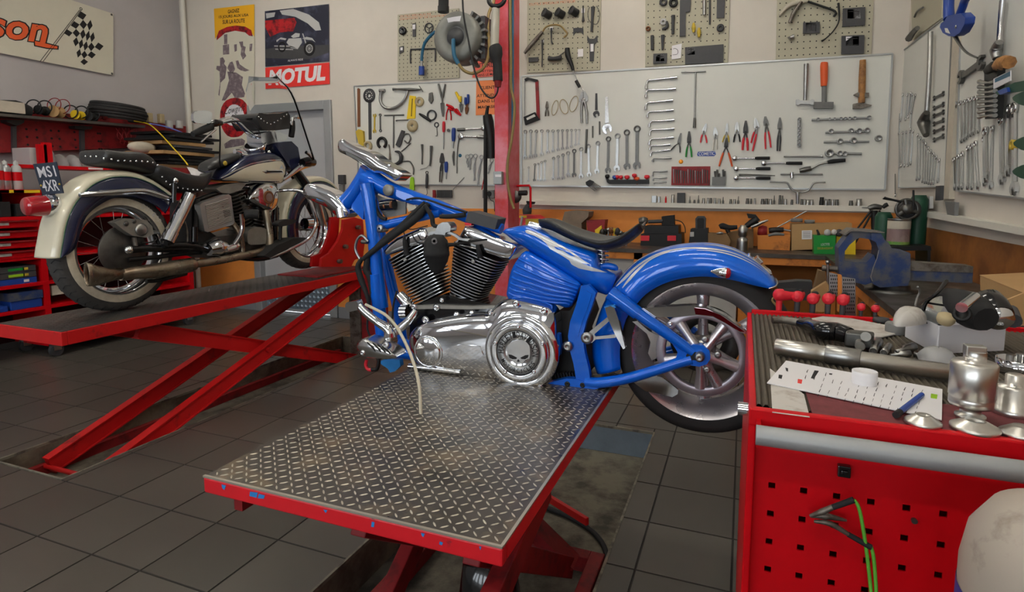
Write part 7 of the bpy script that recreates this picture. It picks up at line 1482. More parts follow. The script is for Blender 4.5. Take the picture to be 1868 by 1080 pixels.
# blue air gun hanging in front of the right wall
GP = Plane('x',.95,-1);gq = lambda x,y,d=0.: GP.p('R3',x,y,d)
ag = thing('air_gun','blue air blow gun hanging at the top of the right wall','air gun',gq(365,190))
mb = MB();GP.slab(mb,'R3',[(330,110),(345,85),(415,70),(440,95),(435,130),(410,175),(380,195),(350,192),(320,175),(305,145),(310,125)],.02,.04);mb.build('gun_body','blue_tool',ag,bevel=.006,seg=3);mb = MB();GP.slab(mb,'R3',[(330,150),(345,150),(360,180),(335,172)],.0205,.042);mb.build('trigger_opening','white_board',ag)
mb = MB();mb.tube([gq(355,100),gq(352,40),gq(355,-60)],[.026,.024,.024],12);mb.build('hose','blue_tool',ag);mb = MB();mb.tube([gq(405,90),gq(425,40),gq(440,0),gq(470,-30)],.018,10);mb.build('trigger','blue_tool',ag);mb = MB();mb.tube([gq(385,190),gq(420,250),gq(455,285),gq(505,308)],[.011,.006,.005,.004],8);mb.build('nozzle','steel_dark',ag)
mb = MB();c = gq(392,142,.021);mb.lathe([(.008,0),(.008,.004),(0,.005)],c,(-1,0,0),12);mb.build('screw','steel',ag)
for (pts,m_,lab,nm) in (([(283,990),(306,988),(303,1065),(280,1068)],'dark_grey','dark brush hanging below the corner wrench board','brush'),([(185,1050),(250,1045),(250,1110),(185,1120)],'light_grey','pale electric box on the right wall beside the corner','electric_box'),([(330,1072),(385,1078),(380,1150),(345,1150)],'mid_grey','grey tapered cup on the right wall ledge','cup')): kr.plate(pts,nm,m_,lab,nm.replace('_',' '),.02,.03,bevel=.003)
# ================================================================== things on the back workbench
ZK['V1'] = (1420,360,.185185);ZK['V2'] = (1640,480,.148148)
class Bench:                        # things standing on the bench at depth y, traced in photo pixels; each rests on the worktop
    def __init__(s,y): s.pl = Plane('y',y,-1);s.y = y
    def q(s,k,x,y,d=0.): return s.pl.p(k,x,y,d)
    def block(s,k,pts,depth,name,mt,lab,cat,bevel=.003,parent=None,d=0.,smooth=0,rest=True):
        P = s.pl.poly(k,smooth_poly(pts,smooth) if smooth else pts,d)
        if rest and parent is None:
            lo = min(p.z for p in P);P = [V((p.x,p.y,BZ+.0005 if p.z < lo+.012 else p.z)) for p in P]
        mb = MB().prism(P,(0,depth,0))
        if parent is not None: return mb.build(name,mt,parent,bevel=bevel)
        return tag(mb.build(name,mt,bevel=bevel),lab,cat)
    def tube(s,k,pts,w,name,mt,lab=None,cat=None,parent=None,d=0.,n=10,sm=True):
        W = w if isinstance(w,(list,tuple)) else [w]*len(pts);m1 = (s.q('P',1200,400)-s.q('P',1200,401)).length*ZK[k][2]
        mb = MB();mb.tube([s.q(k,*p,d) for p in pts],[m1*x/2 for x in W],n,sm)
        if parent is not None: return mb.build(name,mt,parent)
        return tag(mb.build(name,mt),lab,cat)
B5,B0 = Bench(5.2),Bench(5.05)
o = B5.block('R4',[(85,258),(262,262),(330,300),(330,420),(85,420)],.2,'plastic_crate','red_plastic','red plastic crate on the bench just right of the post','crate')
B5.block('R4',[(120,262),(200,262),(200,282),(120,282)],.004,'yellow_strip','yellow','','',parent=o,d=.004,bevel=0);B5.block('R4',[(190,292),(310,290),(310,400),(190,400)],.03,'yellow_panel','yellow_dull','','',parent=o,d=.03)
o = B0.tube('R4',[(160,270),(150,330),(140,380),(120,470)],24,'white_rod','light_grey','pale round rod standing in front of the red crate','rod')
o = B0.tube('R4',[(205,250),(205,215),(218,180),(235,155)],[84,96,70,30],'cloth_bag','dark_grey','dark tied cloth bag hanging behind the saddle','bag',d=-.1);B0.block('R4',[(195,130),(270,140),(262,160),(225,165),(200,155)],.03,'tied_neck','black_soft','','',parent=o,rest=False)
B5.block('R4',[(540,228),(600,218),(760,228),(752,275),(690,330),(700,460),(520,460),(520,300)],.18,'worn_block','stone','worn grey brown block behind the saddle','block',bevel=.006)
B5.block('R4',[(735,305),(905,300),(880,460),(760,460)],.12,'parts_bin','red_dark','dark red parts bin right of the worn block','bin')
B0.block('R4',[(812,390),(840,372),(868,350),(872,390),(850,410),(840,470),(820,470)],.03,'funnel_cap','yellow','yellow funnel shaped cap behind the saddle','cap',bevel=.004)
random.seed(21)
for i in range(9):
    x,y = 880+i*27,400-25*math.sin(i*.6)+random.uniform(-8,8)
    mb = MB();c = B0.q('R4',x,y+10);r = .018+random.random()*.012;c.z = max(c.z,BZ+r)
    mb.lathe([(r*.4,-r),(r,-r*.8),(r*random.uniform(.6,1),r*.4),(r*.3,r)],c,(random.uniform(-1,1),random.uniform(-1,1),random.uniform(.2,1)),12);mb.tube([c,(c.x,c.y,BZ+.003)],.009,6)
    tag(mb.build('loose_part',['steel_dark','black','steel','rust','yellow_dull','dark_grey'][i % 6]),'%s small loose part from the left in the heap behind the saddle' % nth(i),'part','loose parts behind the saddle')
o = B5.block('R4',[(1225,425),(1590,425),(1592,500),(1222,500)],.25,'drill_case','black','lower black tool case with red latches','case',bevel=.006)
for x in (1222,1462): B5.block('R4',[(x,442),(x+78,442),(x+76,488),(x,488)],.012,'latch','red_plastic','','',parent=o,d=.012)
B5.block('R4',[(1255,355),(1560,352),(1562,423),(1252,423)],.22,'tool_case','black','smaller black case stacked on the latched case','case',bevel=.006,rest=False)
o = B5.tube('R4',[(1290,318),(1420,312)],[34,34],'angle_grinder','dark_grey','dark angle grinder lying on the stacked cases','grinder');B5.tube('R4',[(1210,315),(1250,308),(1285,310)],[60,76,44],'gear_head','steel_dark',parent=o);B5.block('R4',[(1410,270),(1520,258),(1525,350),(1412,352)],.08,'motor_body','black_soft','','',parent=o,rest=False,bevel=.008);B5.tube('R4',[(1525,300),(1590,320),(1620,370),(1622,420)],8,'cord','black',parent=o)
o = B5.block('R4',[(1670,380),(1825,378),(1830,495),(1650,495)],.14,'battery_charger','black','black battery charger with an upright battery','charger',bevel=.006);B5.block('R4',[(1712,290),(1730,268),(1790,268),(1805,290),(1803,412),(1714,412)],.07,'battery','dark_grey','','',parent=o,d=-.02,rest=False,bevel=.008);B5.block('R4',[(1728,300),(1738,285),(1785,285),(1790,300),(1788,398),(1730,398)],.004,'battery_face','black_soft','','',parent=o,d=-.014,rest=False);B5.block('R4',[(1665,410),(1700,408),(1700,450),(1665,452)],.002,'rating_label','light_grey','','',parent=o,d=.003,rest=False)
# R5 items
B5.block('R5',[(48,380),(205,385),(235,440),(215,480),(48,480)],.12,'cardboard_tray','kraft_dark','low brown cardboard tray left of the steel socket','cardboard box');B5.tube('R5',[(120,382),(150,378),(175,380)],[10,22,14],'loose_bolt','steel','bolt head showing on the low cardboard tray','bolt')
o = B5.tube('R5',[(145,330),(170,322),(220,335),(290,330)],[34,50,42,30],'heat_gun','black_soft','black pistol shaped tool lying behind the steel socket','power tool',d=-.02);B5.tube('R5',[(205,350),(220,375)],[30,30],'trigger','black',parent=o,d=-.02)
B5.block('R5',[(215,375),(420,345),(420,480),(225,482)],.16,'cardboard_box','kraft_dark','open brown cardboard box behind the steel socket','cardboard box',d=-.1)
c = B0.q('R5',330,480);mb = MB();r = .045;h_ = B0.q('R5',330,315).z-BZ
mb.lathe([(r,0),(r,h_*.37),(r*.98,h_*.4),(r*.82,h_*.48),(r*.55,h_*.5),(r*.6,h_*.56),(r*.78,h_*.6),(r*.8,h_*.9),(r*.5,h_*.93),(r*.5,h_),(0,h_)],(c.x,c.y,BZ+.0005),EZ,32);tag(mb.build('driver_socket','steel'),'tall polished steel driver socket standing on the back bench','socket')
o = B5.tube('R5',[(360,325),(410,290),(450,270)],[40,50,60],'polisher','black','black angle polisher leaning on the bench clutter','power tool');B5.block('R5',[(365,222),(440,232),(475,275),(462,285),(420,262),(378,258)],.1,'pad','black_soft','','',parent=o,rest=False);B5.tube('R5',[(400,330),(450,310),(500,288),(540,275)],[26,30,20,12],'side_handle','steel',parent=o)
o = B5.block('R5',[(455,398),(720,392),(716,490),(456,492)],.14,'wooden_box','orange_worn','orange brown wooden box on the back bench','box');t_ = B5.tube('R5',[(545,358),(600,354),(665,352)],[40,46,36],'air_drill','black','black and red air tool lying on the wooden box','air tool',d=-.05);B5.tube('R5',[(455,358),(490,362),(530,362)],[60,90,70],'red_head','red_dark',parent=t_,d=-.05);B5.tube('R5',[(665,352),(700,358),(722,360)],[18,14,16],'air_fitting','steel',parent=t_,d=-.05);B5.tube('R5',[(540,398),(600,385),(670,392)],[18,26,16],'grey_rag','mid_grey','grey scrap lying on the wooden box below the air tool','rag')
B5.tube('R5',[(612,332),(720,275),(820,218),(852,204)],[10,10,10,14],'steel_rod','steel','thin steel rod leaning up against the orange wall','rod',d=-.15)
o = B5.block('R5',[(730,308),(1220,298),(1215,495),(730,495)],.2,'cardboard_box','kraft','long flat fronted cardboard box with a white label','cardboard box');B5.block('R5',[(812,358),(896,356),(894,428),(812,430)],.001,'shipping_label','paper','','',parent=o,d=.0015,rest=False,bevel=0)
for i in range(5): B5.block('R5',[(822,368+i*11),(884,367+i*11),(884,371+i*11),(822,372+i*11)],.0005,'label_line','mid_grey','','',parent=o,d=.002,rest=False,bevel=0)
for i,(x,y,r) in enumerate(((770,282,42),(875,292,36))):
    c = B5.q('R5',x,y+8,-.08);mb = MB();q = r*.00105;mb.lathe([(q*.4,0),(q*.4,.028),(q,.028),(q,0)],c,EZ,24,closed=True,cap=False);tag(mb.build('tape_roll','mid_grey'),'%s grey tape roll on the long cardboard box' % ('larger left' if i == 0 else 'smaller right'),'tape roll')
B1 = Bench(4.98)
o = B1.block('R5',[(910,398),(1088,398),(1084,525),(912,525)],.11,'tin_can','green','green square tin holding rolls on the back bench','tin');mb = MB();B1.pl.text(mb,'LOCTITE','R5',(968,482),(1038,480),(968,462),.002);mb.build('brand_lettering','paper',o);mb = MB();B1.pl.text(mb,'DEGRAISSANT','R5',(940,512),(1066,510),(940,494),.002);mb.build('product_lettering','yellow_dull',o)
for i,(x,y,w,m_,lab) in enumerate(((1020,372,44,'light_grey','white roll end sticking out of the green tin'),(1075,368,36,'paper_grey','second pale roll end in the green tin'),(1115,372,46,'dark_grey','dark roll leaning between the two tins'))):
    mb = MB();a = B1.q('R5',x,y,.01);mb.lathe([(.0,.004),(w*.0001,.004),(w*.0002,0),(w*.00052,0),(w*.00052,-.1),(0,-.1)],a,(-.15,-1,.25),18);tag(mb.build('paper_roll',m_),lab,'roll')
B1.tube('R5',[(935,352),(945,375),(950,395)],[12,16,22],'black_brush','black','small black brush standing in the green tin','brush',d=-.04)
B1.block('R5',[(1094,405),(1180,403),(1250,430),(1250,530),(1092,530)],.1,'tin_can','yellow','yellow square tin right of the green one','tin',d=-.04)
# tripod, hand wheel and paint can standing near the corner
B2 = Bench(5.3)
tr_ = thing('tripod','black folding tripod standing in the back corner of the bench','tripod',B2.q('R5',1410,340))
for (a,b) in (((1375,195),(1262,345)),((1392,195),(1310,345)),((1405,195),(1395,352)),((1420,195),(1430,345)),((1440,195),(1512,345))): (lambda P: MB().tube([P[0],P[0]+(P[1]-P[0])*((BZ-P[0].z)/(P[1].z-P[0].z))],[.008,.006],8,False).build('leg','black',tr_))([B2.q('R5',*a),B2.q('R5',*b)])
B2.tube('R5',[(1400,195),(1398,350)],[44,36],'column','black',parent=tr_,sm=False);B2.tube('R5',[(1355,180),(1400,165),(1460,172)],[34,44,34],'head','steel_dark',parent=tr_);B2.tube('R5',[(1300,172),(1360,175)],[7,10],'pan_handle','steel',parent=tr_);B2.tube('R5',[(1470,175),(1490,155),(1510,145)],[20,32,30],'side_knob','black',parent=tr_)
B3 = Bench(4.2)
st = B3.block('R5',[(1500,490),(1860,485),(1864,520),(1500,525)],.3,'machine_stand','black','low black steel stand on the right hand bench','stand',rest=False)
for x in (1515,1845): B3.block('R5',[(x-12,520),(x+12,520),(x+12,680),(x-12,680)],.28,'stand_leg','black','','',parent=st,rest=False)
c = B3.q('R5',1628,492);zt = B3.q('R5',1628,268,0).z;zb = c.z+.003;r = (B3.q('R5',1726,400)-B3.q('R5',1530,400)).length/2;ctr = V((c.x,4.2+.12,0))
pc_ = thing('paint_can','open paint tin with a cream and brown label near the corner','tin',(ctr.x,ctr.y,zb))
mb = MB();H_ = zt-zb;mb.lathe([(r*.97,0),(r,.004),(r,H_-.006),(r*1.02,H_-.003),(r*1.02,H_),(r*.94,H_),(r*.94,.01),(0,.01)],(ctr.x,ctr.y,zb),EZ,32);mb.build('can_body','steel',pc_)
for (a,b,m_) in ((.62,.96,'trim_cream'),(.12,.64,'label_mauve'),(.0,.12,'can_green')):
    if m_ not in M: defm(m_,(140,116,114) if m_ == 'label_mauve' else (96,150,64),.5,rgb2=(170,150,140) if m_ == 'label_mauve' else (150,170,90),lo=.5,hi=.7,scale=9)
    mb = MB();mb.lathe([(r*1.004,.005+(H_-.012)*a),(r*1.004,.005+(H_-.012)*b)],(ctr.x,ctr.y,zb),EZ,32,cap=False);mb.build('label_band',m_,pc_)
hw_ = thing('machine_handwheel','dark spoked hand wheel lying on the rim of the paint tin','hand wheel',(ctr.x,ctr.y,zt))
c = B3.q('R5',1665,185,-.1);Rw = (B3.q('R5',1665,100,-.1)-B3.q('R5',1665,272,-.1)).length/2;ax_ = V((.15,-1,.1)).normalized()
mb = MB();mb.torus(c,ax_,Rw*.92,Rw*.13,32,10);mb.build('rim','steel_dark',hw_);u_ = ax_.cross(V((0,0,1))).normalized();w_ = u_.cross(ax_)
for i in range(3): a = math.radians(80+120*i);d = u_*math.cos(a)+w_*math.sin(a);mb = MB();mb.tube([c,c+d*Rw*.9],.014,8);mb.build('spoke','steel_dark',hw_)
mb = MB();mb.lathe([(.03,-.05),(.034,0),(.03,.03),(0,.03)],c,ax_,20);mb.build('hub','steel_dark',hw_);mb = MB();mb.lathe([(Rw*.7,-.1),(Rw*.95,-.08),(Rw*.95,-.03),(Rw*.5,-.01)],c-u_*.03,ax_,28);mb.build('drum','dark_grey',hw_)
B3.tube('R5',[(1478,92),(1490,97),(1560,112),(1620,125)],[26,20,16,18],'lever','black',parent=hw_,d=-.05);B3.tube('R5',[(1718,30),(1718,130),(1716,190)],14,'pin','black',parent=hw_,d=-.02)
mb = MB();c = B3.q('R5',1745,480,-.2);mb.lathe([(.05,0),(.05,.28),(.035,.31),(0,.31)],(c.x,c.y+.02,zb+.002),EZ,24);tag(mb.build('gas_cartridge','green_dark'),'dark green cylinder standing right of the paint tin','cylinder');mb = MB();c = B3.q('R5',1500,480,-.2);mb.lathe([(.05,0),(.05,.17),(.035,.2),(0,.2)],(c.x-.02,c.y+.03,zb+.002),EZ,24);tag(mb.build('gas_cartridge','green_dark'),'dark green cylinder half hidden left of the paint tin','cylinder')
# ---- vise
VP_ = Plane('y',3.2,-1);vq = lambda x,y,d=0.: VP_.p('V1',x,y,d)
vs_ = thing('bench_vise','big worn blue bench vise on the right hand bench','vise',(.7,3.25,BZ))
def vslab(name,m,pts,d,t,bevel=.006,k='V1'): mb = MB();VP_.slab(mb,k,pts,d,t);return mb.build(name,m,vs_,bevel=bevel,seg=3)
vslab('moving_jaw','vise_blue',[(592,500),(690,370),(725,325),(800,335),(910,350),(912,415),(800,398),(765,415),(700,470),(655,530),(650,622),(760,640),(870,640),(940,560),(965,640),(905,780),(920,840),(860,862),(720,832),(600,775)],.06,.13)
vslab('fixed_jaw','vise_blue',[(915,350),(1010,355),(1050,420),(1085,445),(1125,520),(1200,530),(1285,542),(1302,560),(1300,800),(1275,870),(1000,888),(925,850),(905,790),(935,690),(972,600),(988,520),(960,440),(915,420)],.07,.15)
vslab('jaw_plate','steel_worn',[(640,368),(720,312),(910,325),(1052,345),(1040,352),(910,345),(800,335),(720,335),(660,375)],.075,.15,.002)
vslab('seam','steel',[(985,520),(992,520),(975,600),(940,690),(915,780),(930,825),(922,828),(905,785),(930,690),(967,600)],.0715,.003,0)
VK = lambda name,m,pts,d,t: (lambda mb: (VP_.slab(mb,'R6',pts,d,t),mb.build(name,m,vs_,bevel=.003))[1])(MB())
VK('slide_bar','vise_blue',[(1070,510),(1512,525),(1508,600),(1070,580)],.04,.08);VK('slide_rail','steel_worn',[(1070,452),(1514,482),(1512,527),(1070,512)],.045,.09)
mb = MB();mb.tube([vq(430,695),vq(610,708)],.0145,18);mb.build('screw','steel_worn',vs_);mb = MB();mb.tube([vq(486,640,.03),vq(486,800,.03),vq(484,1010,.03)],.006,12);mb.build('tommy_bar','steel',vs_);mb = MB();mb.lathe([(.006,-.01),(.011,0),(.009,.008),(0,.011)],vq(485,640,.03),EZ,16);mb.build('bar_end','steel',vs_)
mb = MB();c = vq(1120,880);mb.lathe([(.11,0),(.11,.008),(.08,.012),(.075,max(.014,c.z-BZ+.01))],(c.x,3.22,BZ),EZ,32);mb.build('base','steel_dark',vs_)
# cardboard, boxes on the right hand bench
RB = Bench(2.55);CBp = Plane('x',1.0,-1)
o = tag(MB().prism([onX(*px('V2',x,y),.93) for x,y in ((1000,165),(1539,385),(1539,560),(1000,330))],(.16,0,0)).build('cardboard_box','kraft'),'closed cardboard box against the right wall behind the vise','cardboard box');MB().prism([onX(*px('V2',x,y),.93)+V((0,0,.001)) for x,y in ((990,148),(1539,372),(1539,385),(1000,165))],(.17,0,.02)).build('lid','kraft',o)
P4 = [onY(*px('V2',x,y),2.0) for x,y in ((1295,470),(1539,370),(1580,760),(1440,780))];tag(MB().prism(P4,(0,.01,0)).build('cardboard_flap','kraft'),'upright cardboard sheet at the right frame edge behind the lamps','cardboard')
mb = MB();mb.prism([onZ(*px('V2',x,y),BZ+.004) for x,y in ((1180,355),(1290,350),(1420,405),(1340,440))],(0,0,-.003));tag(mb.build('plastic_sheet','clear_bag'),'crumpled clear plastic sheet on the bench by the cardboard','plastic sheet')
# under the bench: cardboard and drill bit boards
UB = Bench(3.4)
uq = lambda k,pts,y,t,nm,m_,lab,cat: tag(MB().prism(Plane('y',y,-1).poly(k,pts),(0,t,0)).build(nm,m_),lab,cat)
uq('R6',[(400,640),(435,510),(480,520),(490,600),(400,760)],3.3,.06,'cardboard_sheet','kraft_dark','brown cardboard sheet leaning under the workbench','cardboard');uq('R6',[(385,655),(490,590),(520,640),(480,800),(380,800)],3.1,.04,'cardboard_sheet','kraft','lighter cardboard sheet in front of the brown one under the bench','cardboard')
for j,(x0_,x1_,y0_,y1_,lab) in enumerate(((508,568,525,690,'left perforated metal strip hanging under the vise'),(596,690,555,830,'right perforated metal strip hanging under the vise'))):
    pl_ = Plane('y',2.48,-1);mb = MB().prism(pl_.poly('R6',[(x0_,y0_),(x1_,y0_+15),(x1_+4,y1_),(x0_,y1_-10)]),(0,.01,0));mb.m = 1
    for a in range(int((x1_-x0_)/14)):
        for b in range(int((y1_-y0_)/26)): x,y = x0_+8+a*14+(b % 2)*4,y0_+14+b*25;mb.prism(pl_.poly('R6',[(x,y),(x+7,y+4),(x+6,y+16),(x-1,y+13)],.001),(0,.0008,0))
    tag(mb.build('perforated_strip',['steel','ink']),lab,'strip')
uq('R6',[(568,540),(596,545),(600,800),(568,800)],2.47,.03,'orange_batten','orange_worn','orange wooden slat between the two perforated strips','slat');uq('R6',[(290,585),(390,590),(390,720),(220,720),(120,600)],3.9,.1,'dark_carton','dark_grey','dark panel standing under the bench behind the keys','panel')
tag(MB().tube([onY(*px('R6',x,y),2.3) for x,y in ((130,690),(110,720),(140,760),(145,800))],.004,6).build('thin_tube','tan_hose'),'thin brown tube hanging behind the blue fender tip','tube')
mb = MB();mb.lathe([(.026,0),(.026,.03),(.022,.034),(0,.034)],onZ(*px('R6',965,950),CZ),EZ,24);tag(mb.build('round_tin','mid_grey'),'grey round tin behind the key rack next to the white box','tin')
# ================================================================== left wall: banner, red shelving, cabinet
bn = tag(MB().prism(LW.poly('L1',[(-900,-460),(797,97),(797,530),(-900,195)],.03),(-.002,0,0)).build('wall_banner','banner'),'cream cloth banner with orange script and a chequered flag on the left wall','banner')
mb = MB();LW.text(mb,'son','L1',(-98,262),(345,316),(-98,108),.031,shear=.2,bold=.055);LW.slab(mb,'L1',[(235,280),(300,292),(415,322),(412,350),(330,344),(240,325)],.031,.0005);mb.build('lettering_outline','ink',bn)
mb = MB();LW.text(mb,'son','L1',(-90,255),(335,308),(-90,118),.0325,shear=.2,bold=.025);LW.slab(mb,'L1',[(245,288),(300,300),(405,328),(402,342),(330,336),(248,318)],.0325,.0005);mb.build('lettering','orange_tool',bn)
A_,B_,C_,D_ = (568,85),(735,320),(595,452),(450,238);mb = MB();white = MB()
def fl(u,v):
    x = (A_[0]*(1-u)+B_[0]*u)*(1-v)+(D_[0]*(1-u)+C_[0]*u)*v;y = (A_[1]*(1-u)+B_[1]*u)*(1-v)+(D_[1]*(1-u)+C_[1]*u)*v
    return (x+22*math.sin(u*6.0)*(1-.3*v)+10*v*math.sin(u*3),y-24*math.sin(u*5.6+.4)*.6+8*math.sin(v*3))
for i in range(7):
    for j in range(5):
        q = [fl(i/7,j/5),fl((i+1)/7,j/5),fl((i+1)/7,(j+1)/5),fl(i/7,(j+1)/5)]
        LW.slab(mb if (i+j) % 2 == 0 else white,'L1',q,.0315 if (i+j) % 2 == 0 else .0312,.0004)
mb.build('flag_checks','ink',bn);white.build('flag_ground','banner',bn);mb = MB()
for s in (0,22): mb.tube([LW.p('L1',282+s,432,.0315),LW.p('L1',560+s*.5,70,.0315)],.0025,5,False)
mb.torus(LW.p('L1',570,62,.0315),(1,0,0),.012,.003,14,5);mb.build('flag_pole','ink',bn)
mb = MB();[mb.lathe([(.012,0),(.01,.004),(.006,.003)],LW.p('L1',x,y,.031),(1,0,0),14) for x,y in ((785,103),(788,518))];mb.build('eyelets','steel_dark',bn)
LPn = Plane('x',-6.5,1)
rp = thing('shelf_unit','red perforated wall panel with a dark shelf rail along the left wall','shelf',(-6.5,4,1.3))
mb = MB();LPn.slab(mb,'L2',[(-900,-30),(1665,248),(1665,420),(-900,520)],0,.05);mb.build('panel','red_dark',rp);mb = MB()
for x in (210,300,430,500,640,850,870):
    for y in (260,330,400): mb.lathe([(.012,0),(0,.0004)],LPn.p('L2',x+y*.1,y+x*.06,.001),(1,0,0),8)
mb.build('holes','ink',rp)
mb = MB();LPn.slab(mb,'L2',[(-900,30),(0,130),(1240,235),(1300,240),(1300,262),(0,155),(-900,60)],.22,.21);mb.build('shelf_rail','steel_dark',rp)
for x in (130,740): mb = MB();LPn.slab(mb,'L2',[(x-18,195+x*.06),(x+18,195+x*.06),(x+22,480),(x-14,480)],.03,.03);mb.build('upright','dark_grey',rp);mb = MB();LPn.slab(mb,'L2',[(x-70,175+x*.09),(x+90,180+x*.09),(x+85,205+x*.09),(x+20,235+x*.06),(x-65,200+x*.09)],.12,.1);mb.build('bracket','black',rp)
def lq(x,y,d=.12,k='L2'): return LPn.p(k,x,y,d)
def coil(x,y,r,w,m_,lab,tilt=(.5,-.85,.1),cat='cable coil'):
    c = lq(x,y);R_ = (c-lq(x,y+r)).length;mb = MB();mb.torus(c,tilt,R_,(c-lq(x,y+w)).length,26,6);return tag(mb.build('cable_coil',m_),lab,cat,'coils on the red shelf rail')
for i,(x,y,r) in enumerate(((300,70,60),(400,75,58),(632,118,58),(730,120,54),(828,140,58))): coil(x,y,r,6,'black','%s black wire coil from the left on the shelf rail' % nth(i))
for i,(x,y,r) in enumerate(((485,55,62),(560,70,66))): coil(x,y,r,4,'red_dark','%s thin red wire coil behind the cardboard spool' % ('left' if i == 0 else 'right'),(.35,-.9,.2))
for (x,y,r,m_,lab) in ((375,105,42,'black','black wire spool, leftmost on the shelf rail'),(505,118,52,'kraft','cardboard wire spool on the shelf rail'),(700,148,40,'yellow','yellow wire spool on the shelf rail'),(815,160,42,'black_soft','black spool left of the large hose coil'),(915,165,24,'red_dark','small red spool beside the large hose coil')):
    c = lq(x,y);R_ = (c-lq(x,y+r)).length;mb = MB();mb.lathe([(R_,-.05),(R_,-.04),(R_*.75,-.038),(R_*.75,.038),(R_,.04),(R_,.05)],c,(.45,-.9,0),22);tag(mb.build('wire_spool',m_),lab,'spool','spools on the red shelf rail')
hc = lq(1060,120,.12);HR = .26;mb = MB()
for i in range(5): mb.torus(hc+V((0,0,-.06+i*.03)),(.08,.06,1),HR-.012*abs(i-2),.02,36,8)
tag(mb.build('hose_coil','rubber'),'large flat coil of black hose at the end of the shelf rail','hose coil')
for i,x in enumerate((1335,1440)): mb = MB();c = lq(x,160+i*8,.08);mb.box(c-V((.03,.03,.07)),c+V((.03,.03,.04)));tag(mb.build('foam_block','beige_tape',bevel=.01),'%s worn yellow block beside the hose coil' % ('left' if i == 0 else 'right'),'block')
for i,x in enumerate((1515,1605)): mb = MB();c = lq(x,235,.06);mb.cyl(c-V((0,0,.04)),c+V((0,0,.05)),.04,n=16);tag(mb.build('small_jar','light_grey'),'%s small pale jar near the corner pipe' % ('left' if i == 0 else 'right'),'jar')
mb = MB();c = lq(-60,78);mb.box(c-V((.09,.2,.04)),c+V((.1,.2,.06)));tag(mb.build('carton','trim_cream'),'pale carton at the left frame edge on the shelf rail','box');mb = MB();c = lq(130,90);mb.tube([c+V((0,-.2,0)),c,c+V((0,.12,-.02))],[.05,.08,.06],12);tag(mb.build('black_motor','black_soft'),'black motor like part at the left end of the shelf rail','part')
mb = MB();mb.tube([lq(1200,200,.2),lq(1330,228,.4),lq(1430,310,.8),lq(1550,440,1.2),lq(1640,540,1.6),lq(1680,592,1.9)],.006,8);tag(mb.build('yellow_cable','yellow'),'thin yellow cable drooping from the hose coil towards the seat','cable');mb = MB();mb.tube([lq(1330,222,.15),lq(1480,250,.2),lq(1620,300,.25),lq(1750,362,.3)],.008,8);tag(mb.build('blue_cable','cable_blue' if 'cable_blue' in M else (defm('cable_blue',(110,120,200),.5) or 'cable_blue')),'thin blue cable running right over the red panel','cable')
for i in range(7): mb = MB();mb.tube([lq(1040+i*28,265,.1),lq(1060+i*22+(-1)**i*30,340,.14),lq(1100+i*18-(-1)**i*20,400+i*8,.1),lq(1180+i*10,430,.1)],.006,6);tag(mb.build('red_wire','red_dark'),'%s red wire from the left in the tangle under the hose coil' % nth(i),'wire','red wires under the coil')
# stack of gasket sheets and cardboard right of the panel
CPn_z = Plane('x',-5.75,1).p('L3',60,325).z;SP = Plane('x',-5.95,1);sq = lambda x,y,d=0.: SP.p('L4',x,y,d)
random.seed(4)
base = sq(170,430)
z_unit = CPn_z+.02;std = MB();std.box((-6.45,base.y-.5,z_unit),(-5.8,base.y+.5,base.z));tag(std.build('side_cabinet','red_dark'),'red cabinet under the stack of gasket sheets','cabinet')
for i in range(11):
    z = base.z+.004+i*.036;m_ = ['kraft_dark','black','black','black_soft','kraft','black','dark_grey','kraft','black','black_soft','black'][i];a = random.uniform(-.15,.15);sx,sy = .26,.3+random.uniform(-.05,.08)
    mb = MB();mb.obox((-6.05+random.uniform(-.04,.04),base.y+random.uniform(-.08,.08),z+.012),V((sx*math.cos(a),sx*math.sin(a),0)),V((-sy*math.sin(a),sy*math.cos(a),0)),(0,0,.013 if 'kraft' not in m_ else .017));tag(mb.build('gasket_sheet',m_),'%s %s from the bottom in the stack right of the red panel' % (nth(i),'cardboard sheet' if 'kraft' in m_ else 'black sheet'),'sheet','stack of sheets')
# red open cabinet with drawers
FX = -5.75;CPn = Plane('x',FX,1);cq = lambda x,y,d=0.,k='L3': CPn.p(k,x,y,d)
Y0,Y1,Y2,Y3 = cq(-260,600).y,cq(250,800).y,cq(470,850).y,4.75
cab = thing('tool_cabinet','red open workshop cabinet with drawers behind the cream motorcycle','cabinet',(FX-.3,(Y0+Y3)/2,0))
zz = lambda y,x=60: cq(x,y).z
z_top,z_a,z_b,z_c,z_d = zz(325),zz(475),zz(700),zz(845,100),zz(985,100)
mb = MB();mb.box((FX-.5,Y0,.08),(FX-.48,Y3,z_top));mb.build('back_panel','cab_dark' if 'cab_dark' in M else (defm('cab_dark',(52,14,16),.7) or 'cab_dark'),cab)
for y in (Y0,Y1,Y3): mb = MB();mb.box((FX-.48,y-.025,.08),(FX,y+.025,z_top));mb.build('side_panel','red',cab)
for z in (z_top,z_c,z_d,z_a,z_b): mb = MB();mb.box((FX-.48,Y0,z-.018),(FX+.004,Y3,z+.012));mb.build('shelf','red',cab)
n = 4
for i in range(n):
    a,b = z_a+(z_b-z_a)*i/n,z_a+(z_b-z_a)*(i+1)/n
    dr = MB().box((FX-.4,Y0+.03,b+.006),(FX+.01,Y1-.03,a-.02)).build('drawer','red',cab,bevel=.004);MB().box((FX+.01,Y0+.03,a-.03),(FX+.03,Y1-.03,a-.02)).build('drawer_pull','red_dark',dr)
    yl = cq(60,520).y;MB().box((FX+.011,yl-.3,(a+b)/2-.014),(FX+.014,yl-.02,(a+b)/2+.008)).build('drawer_label','paper_grey',dr)
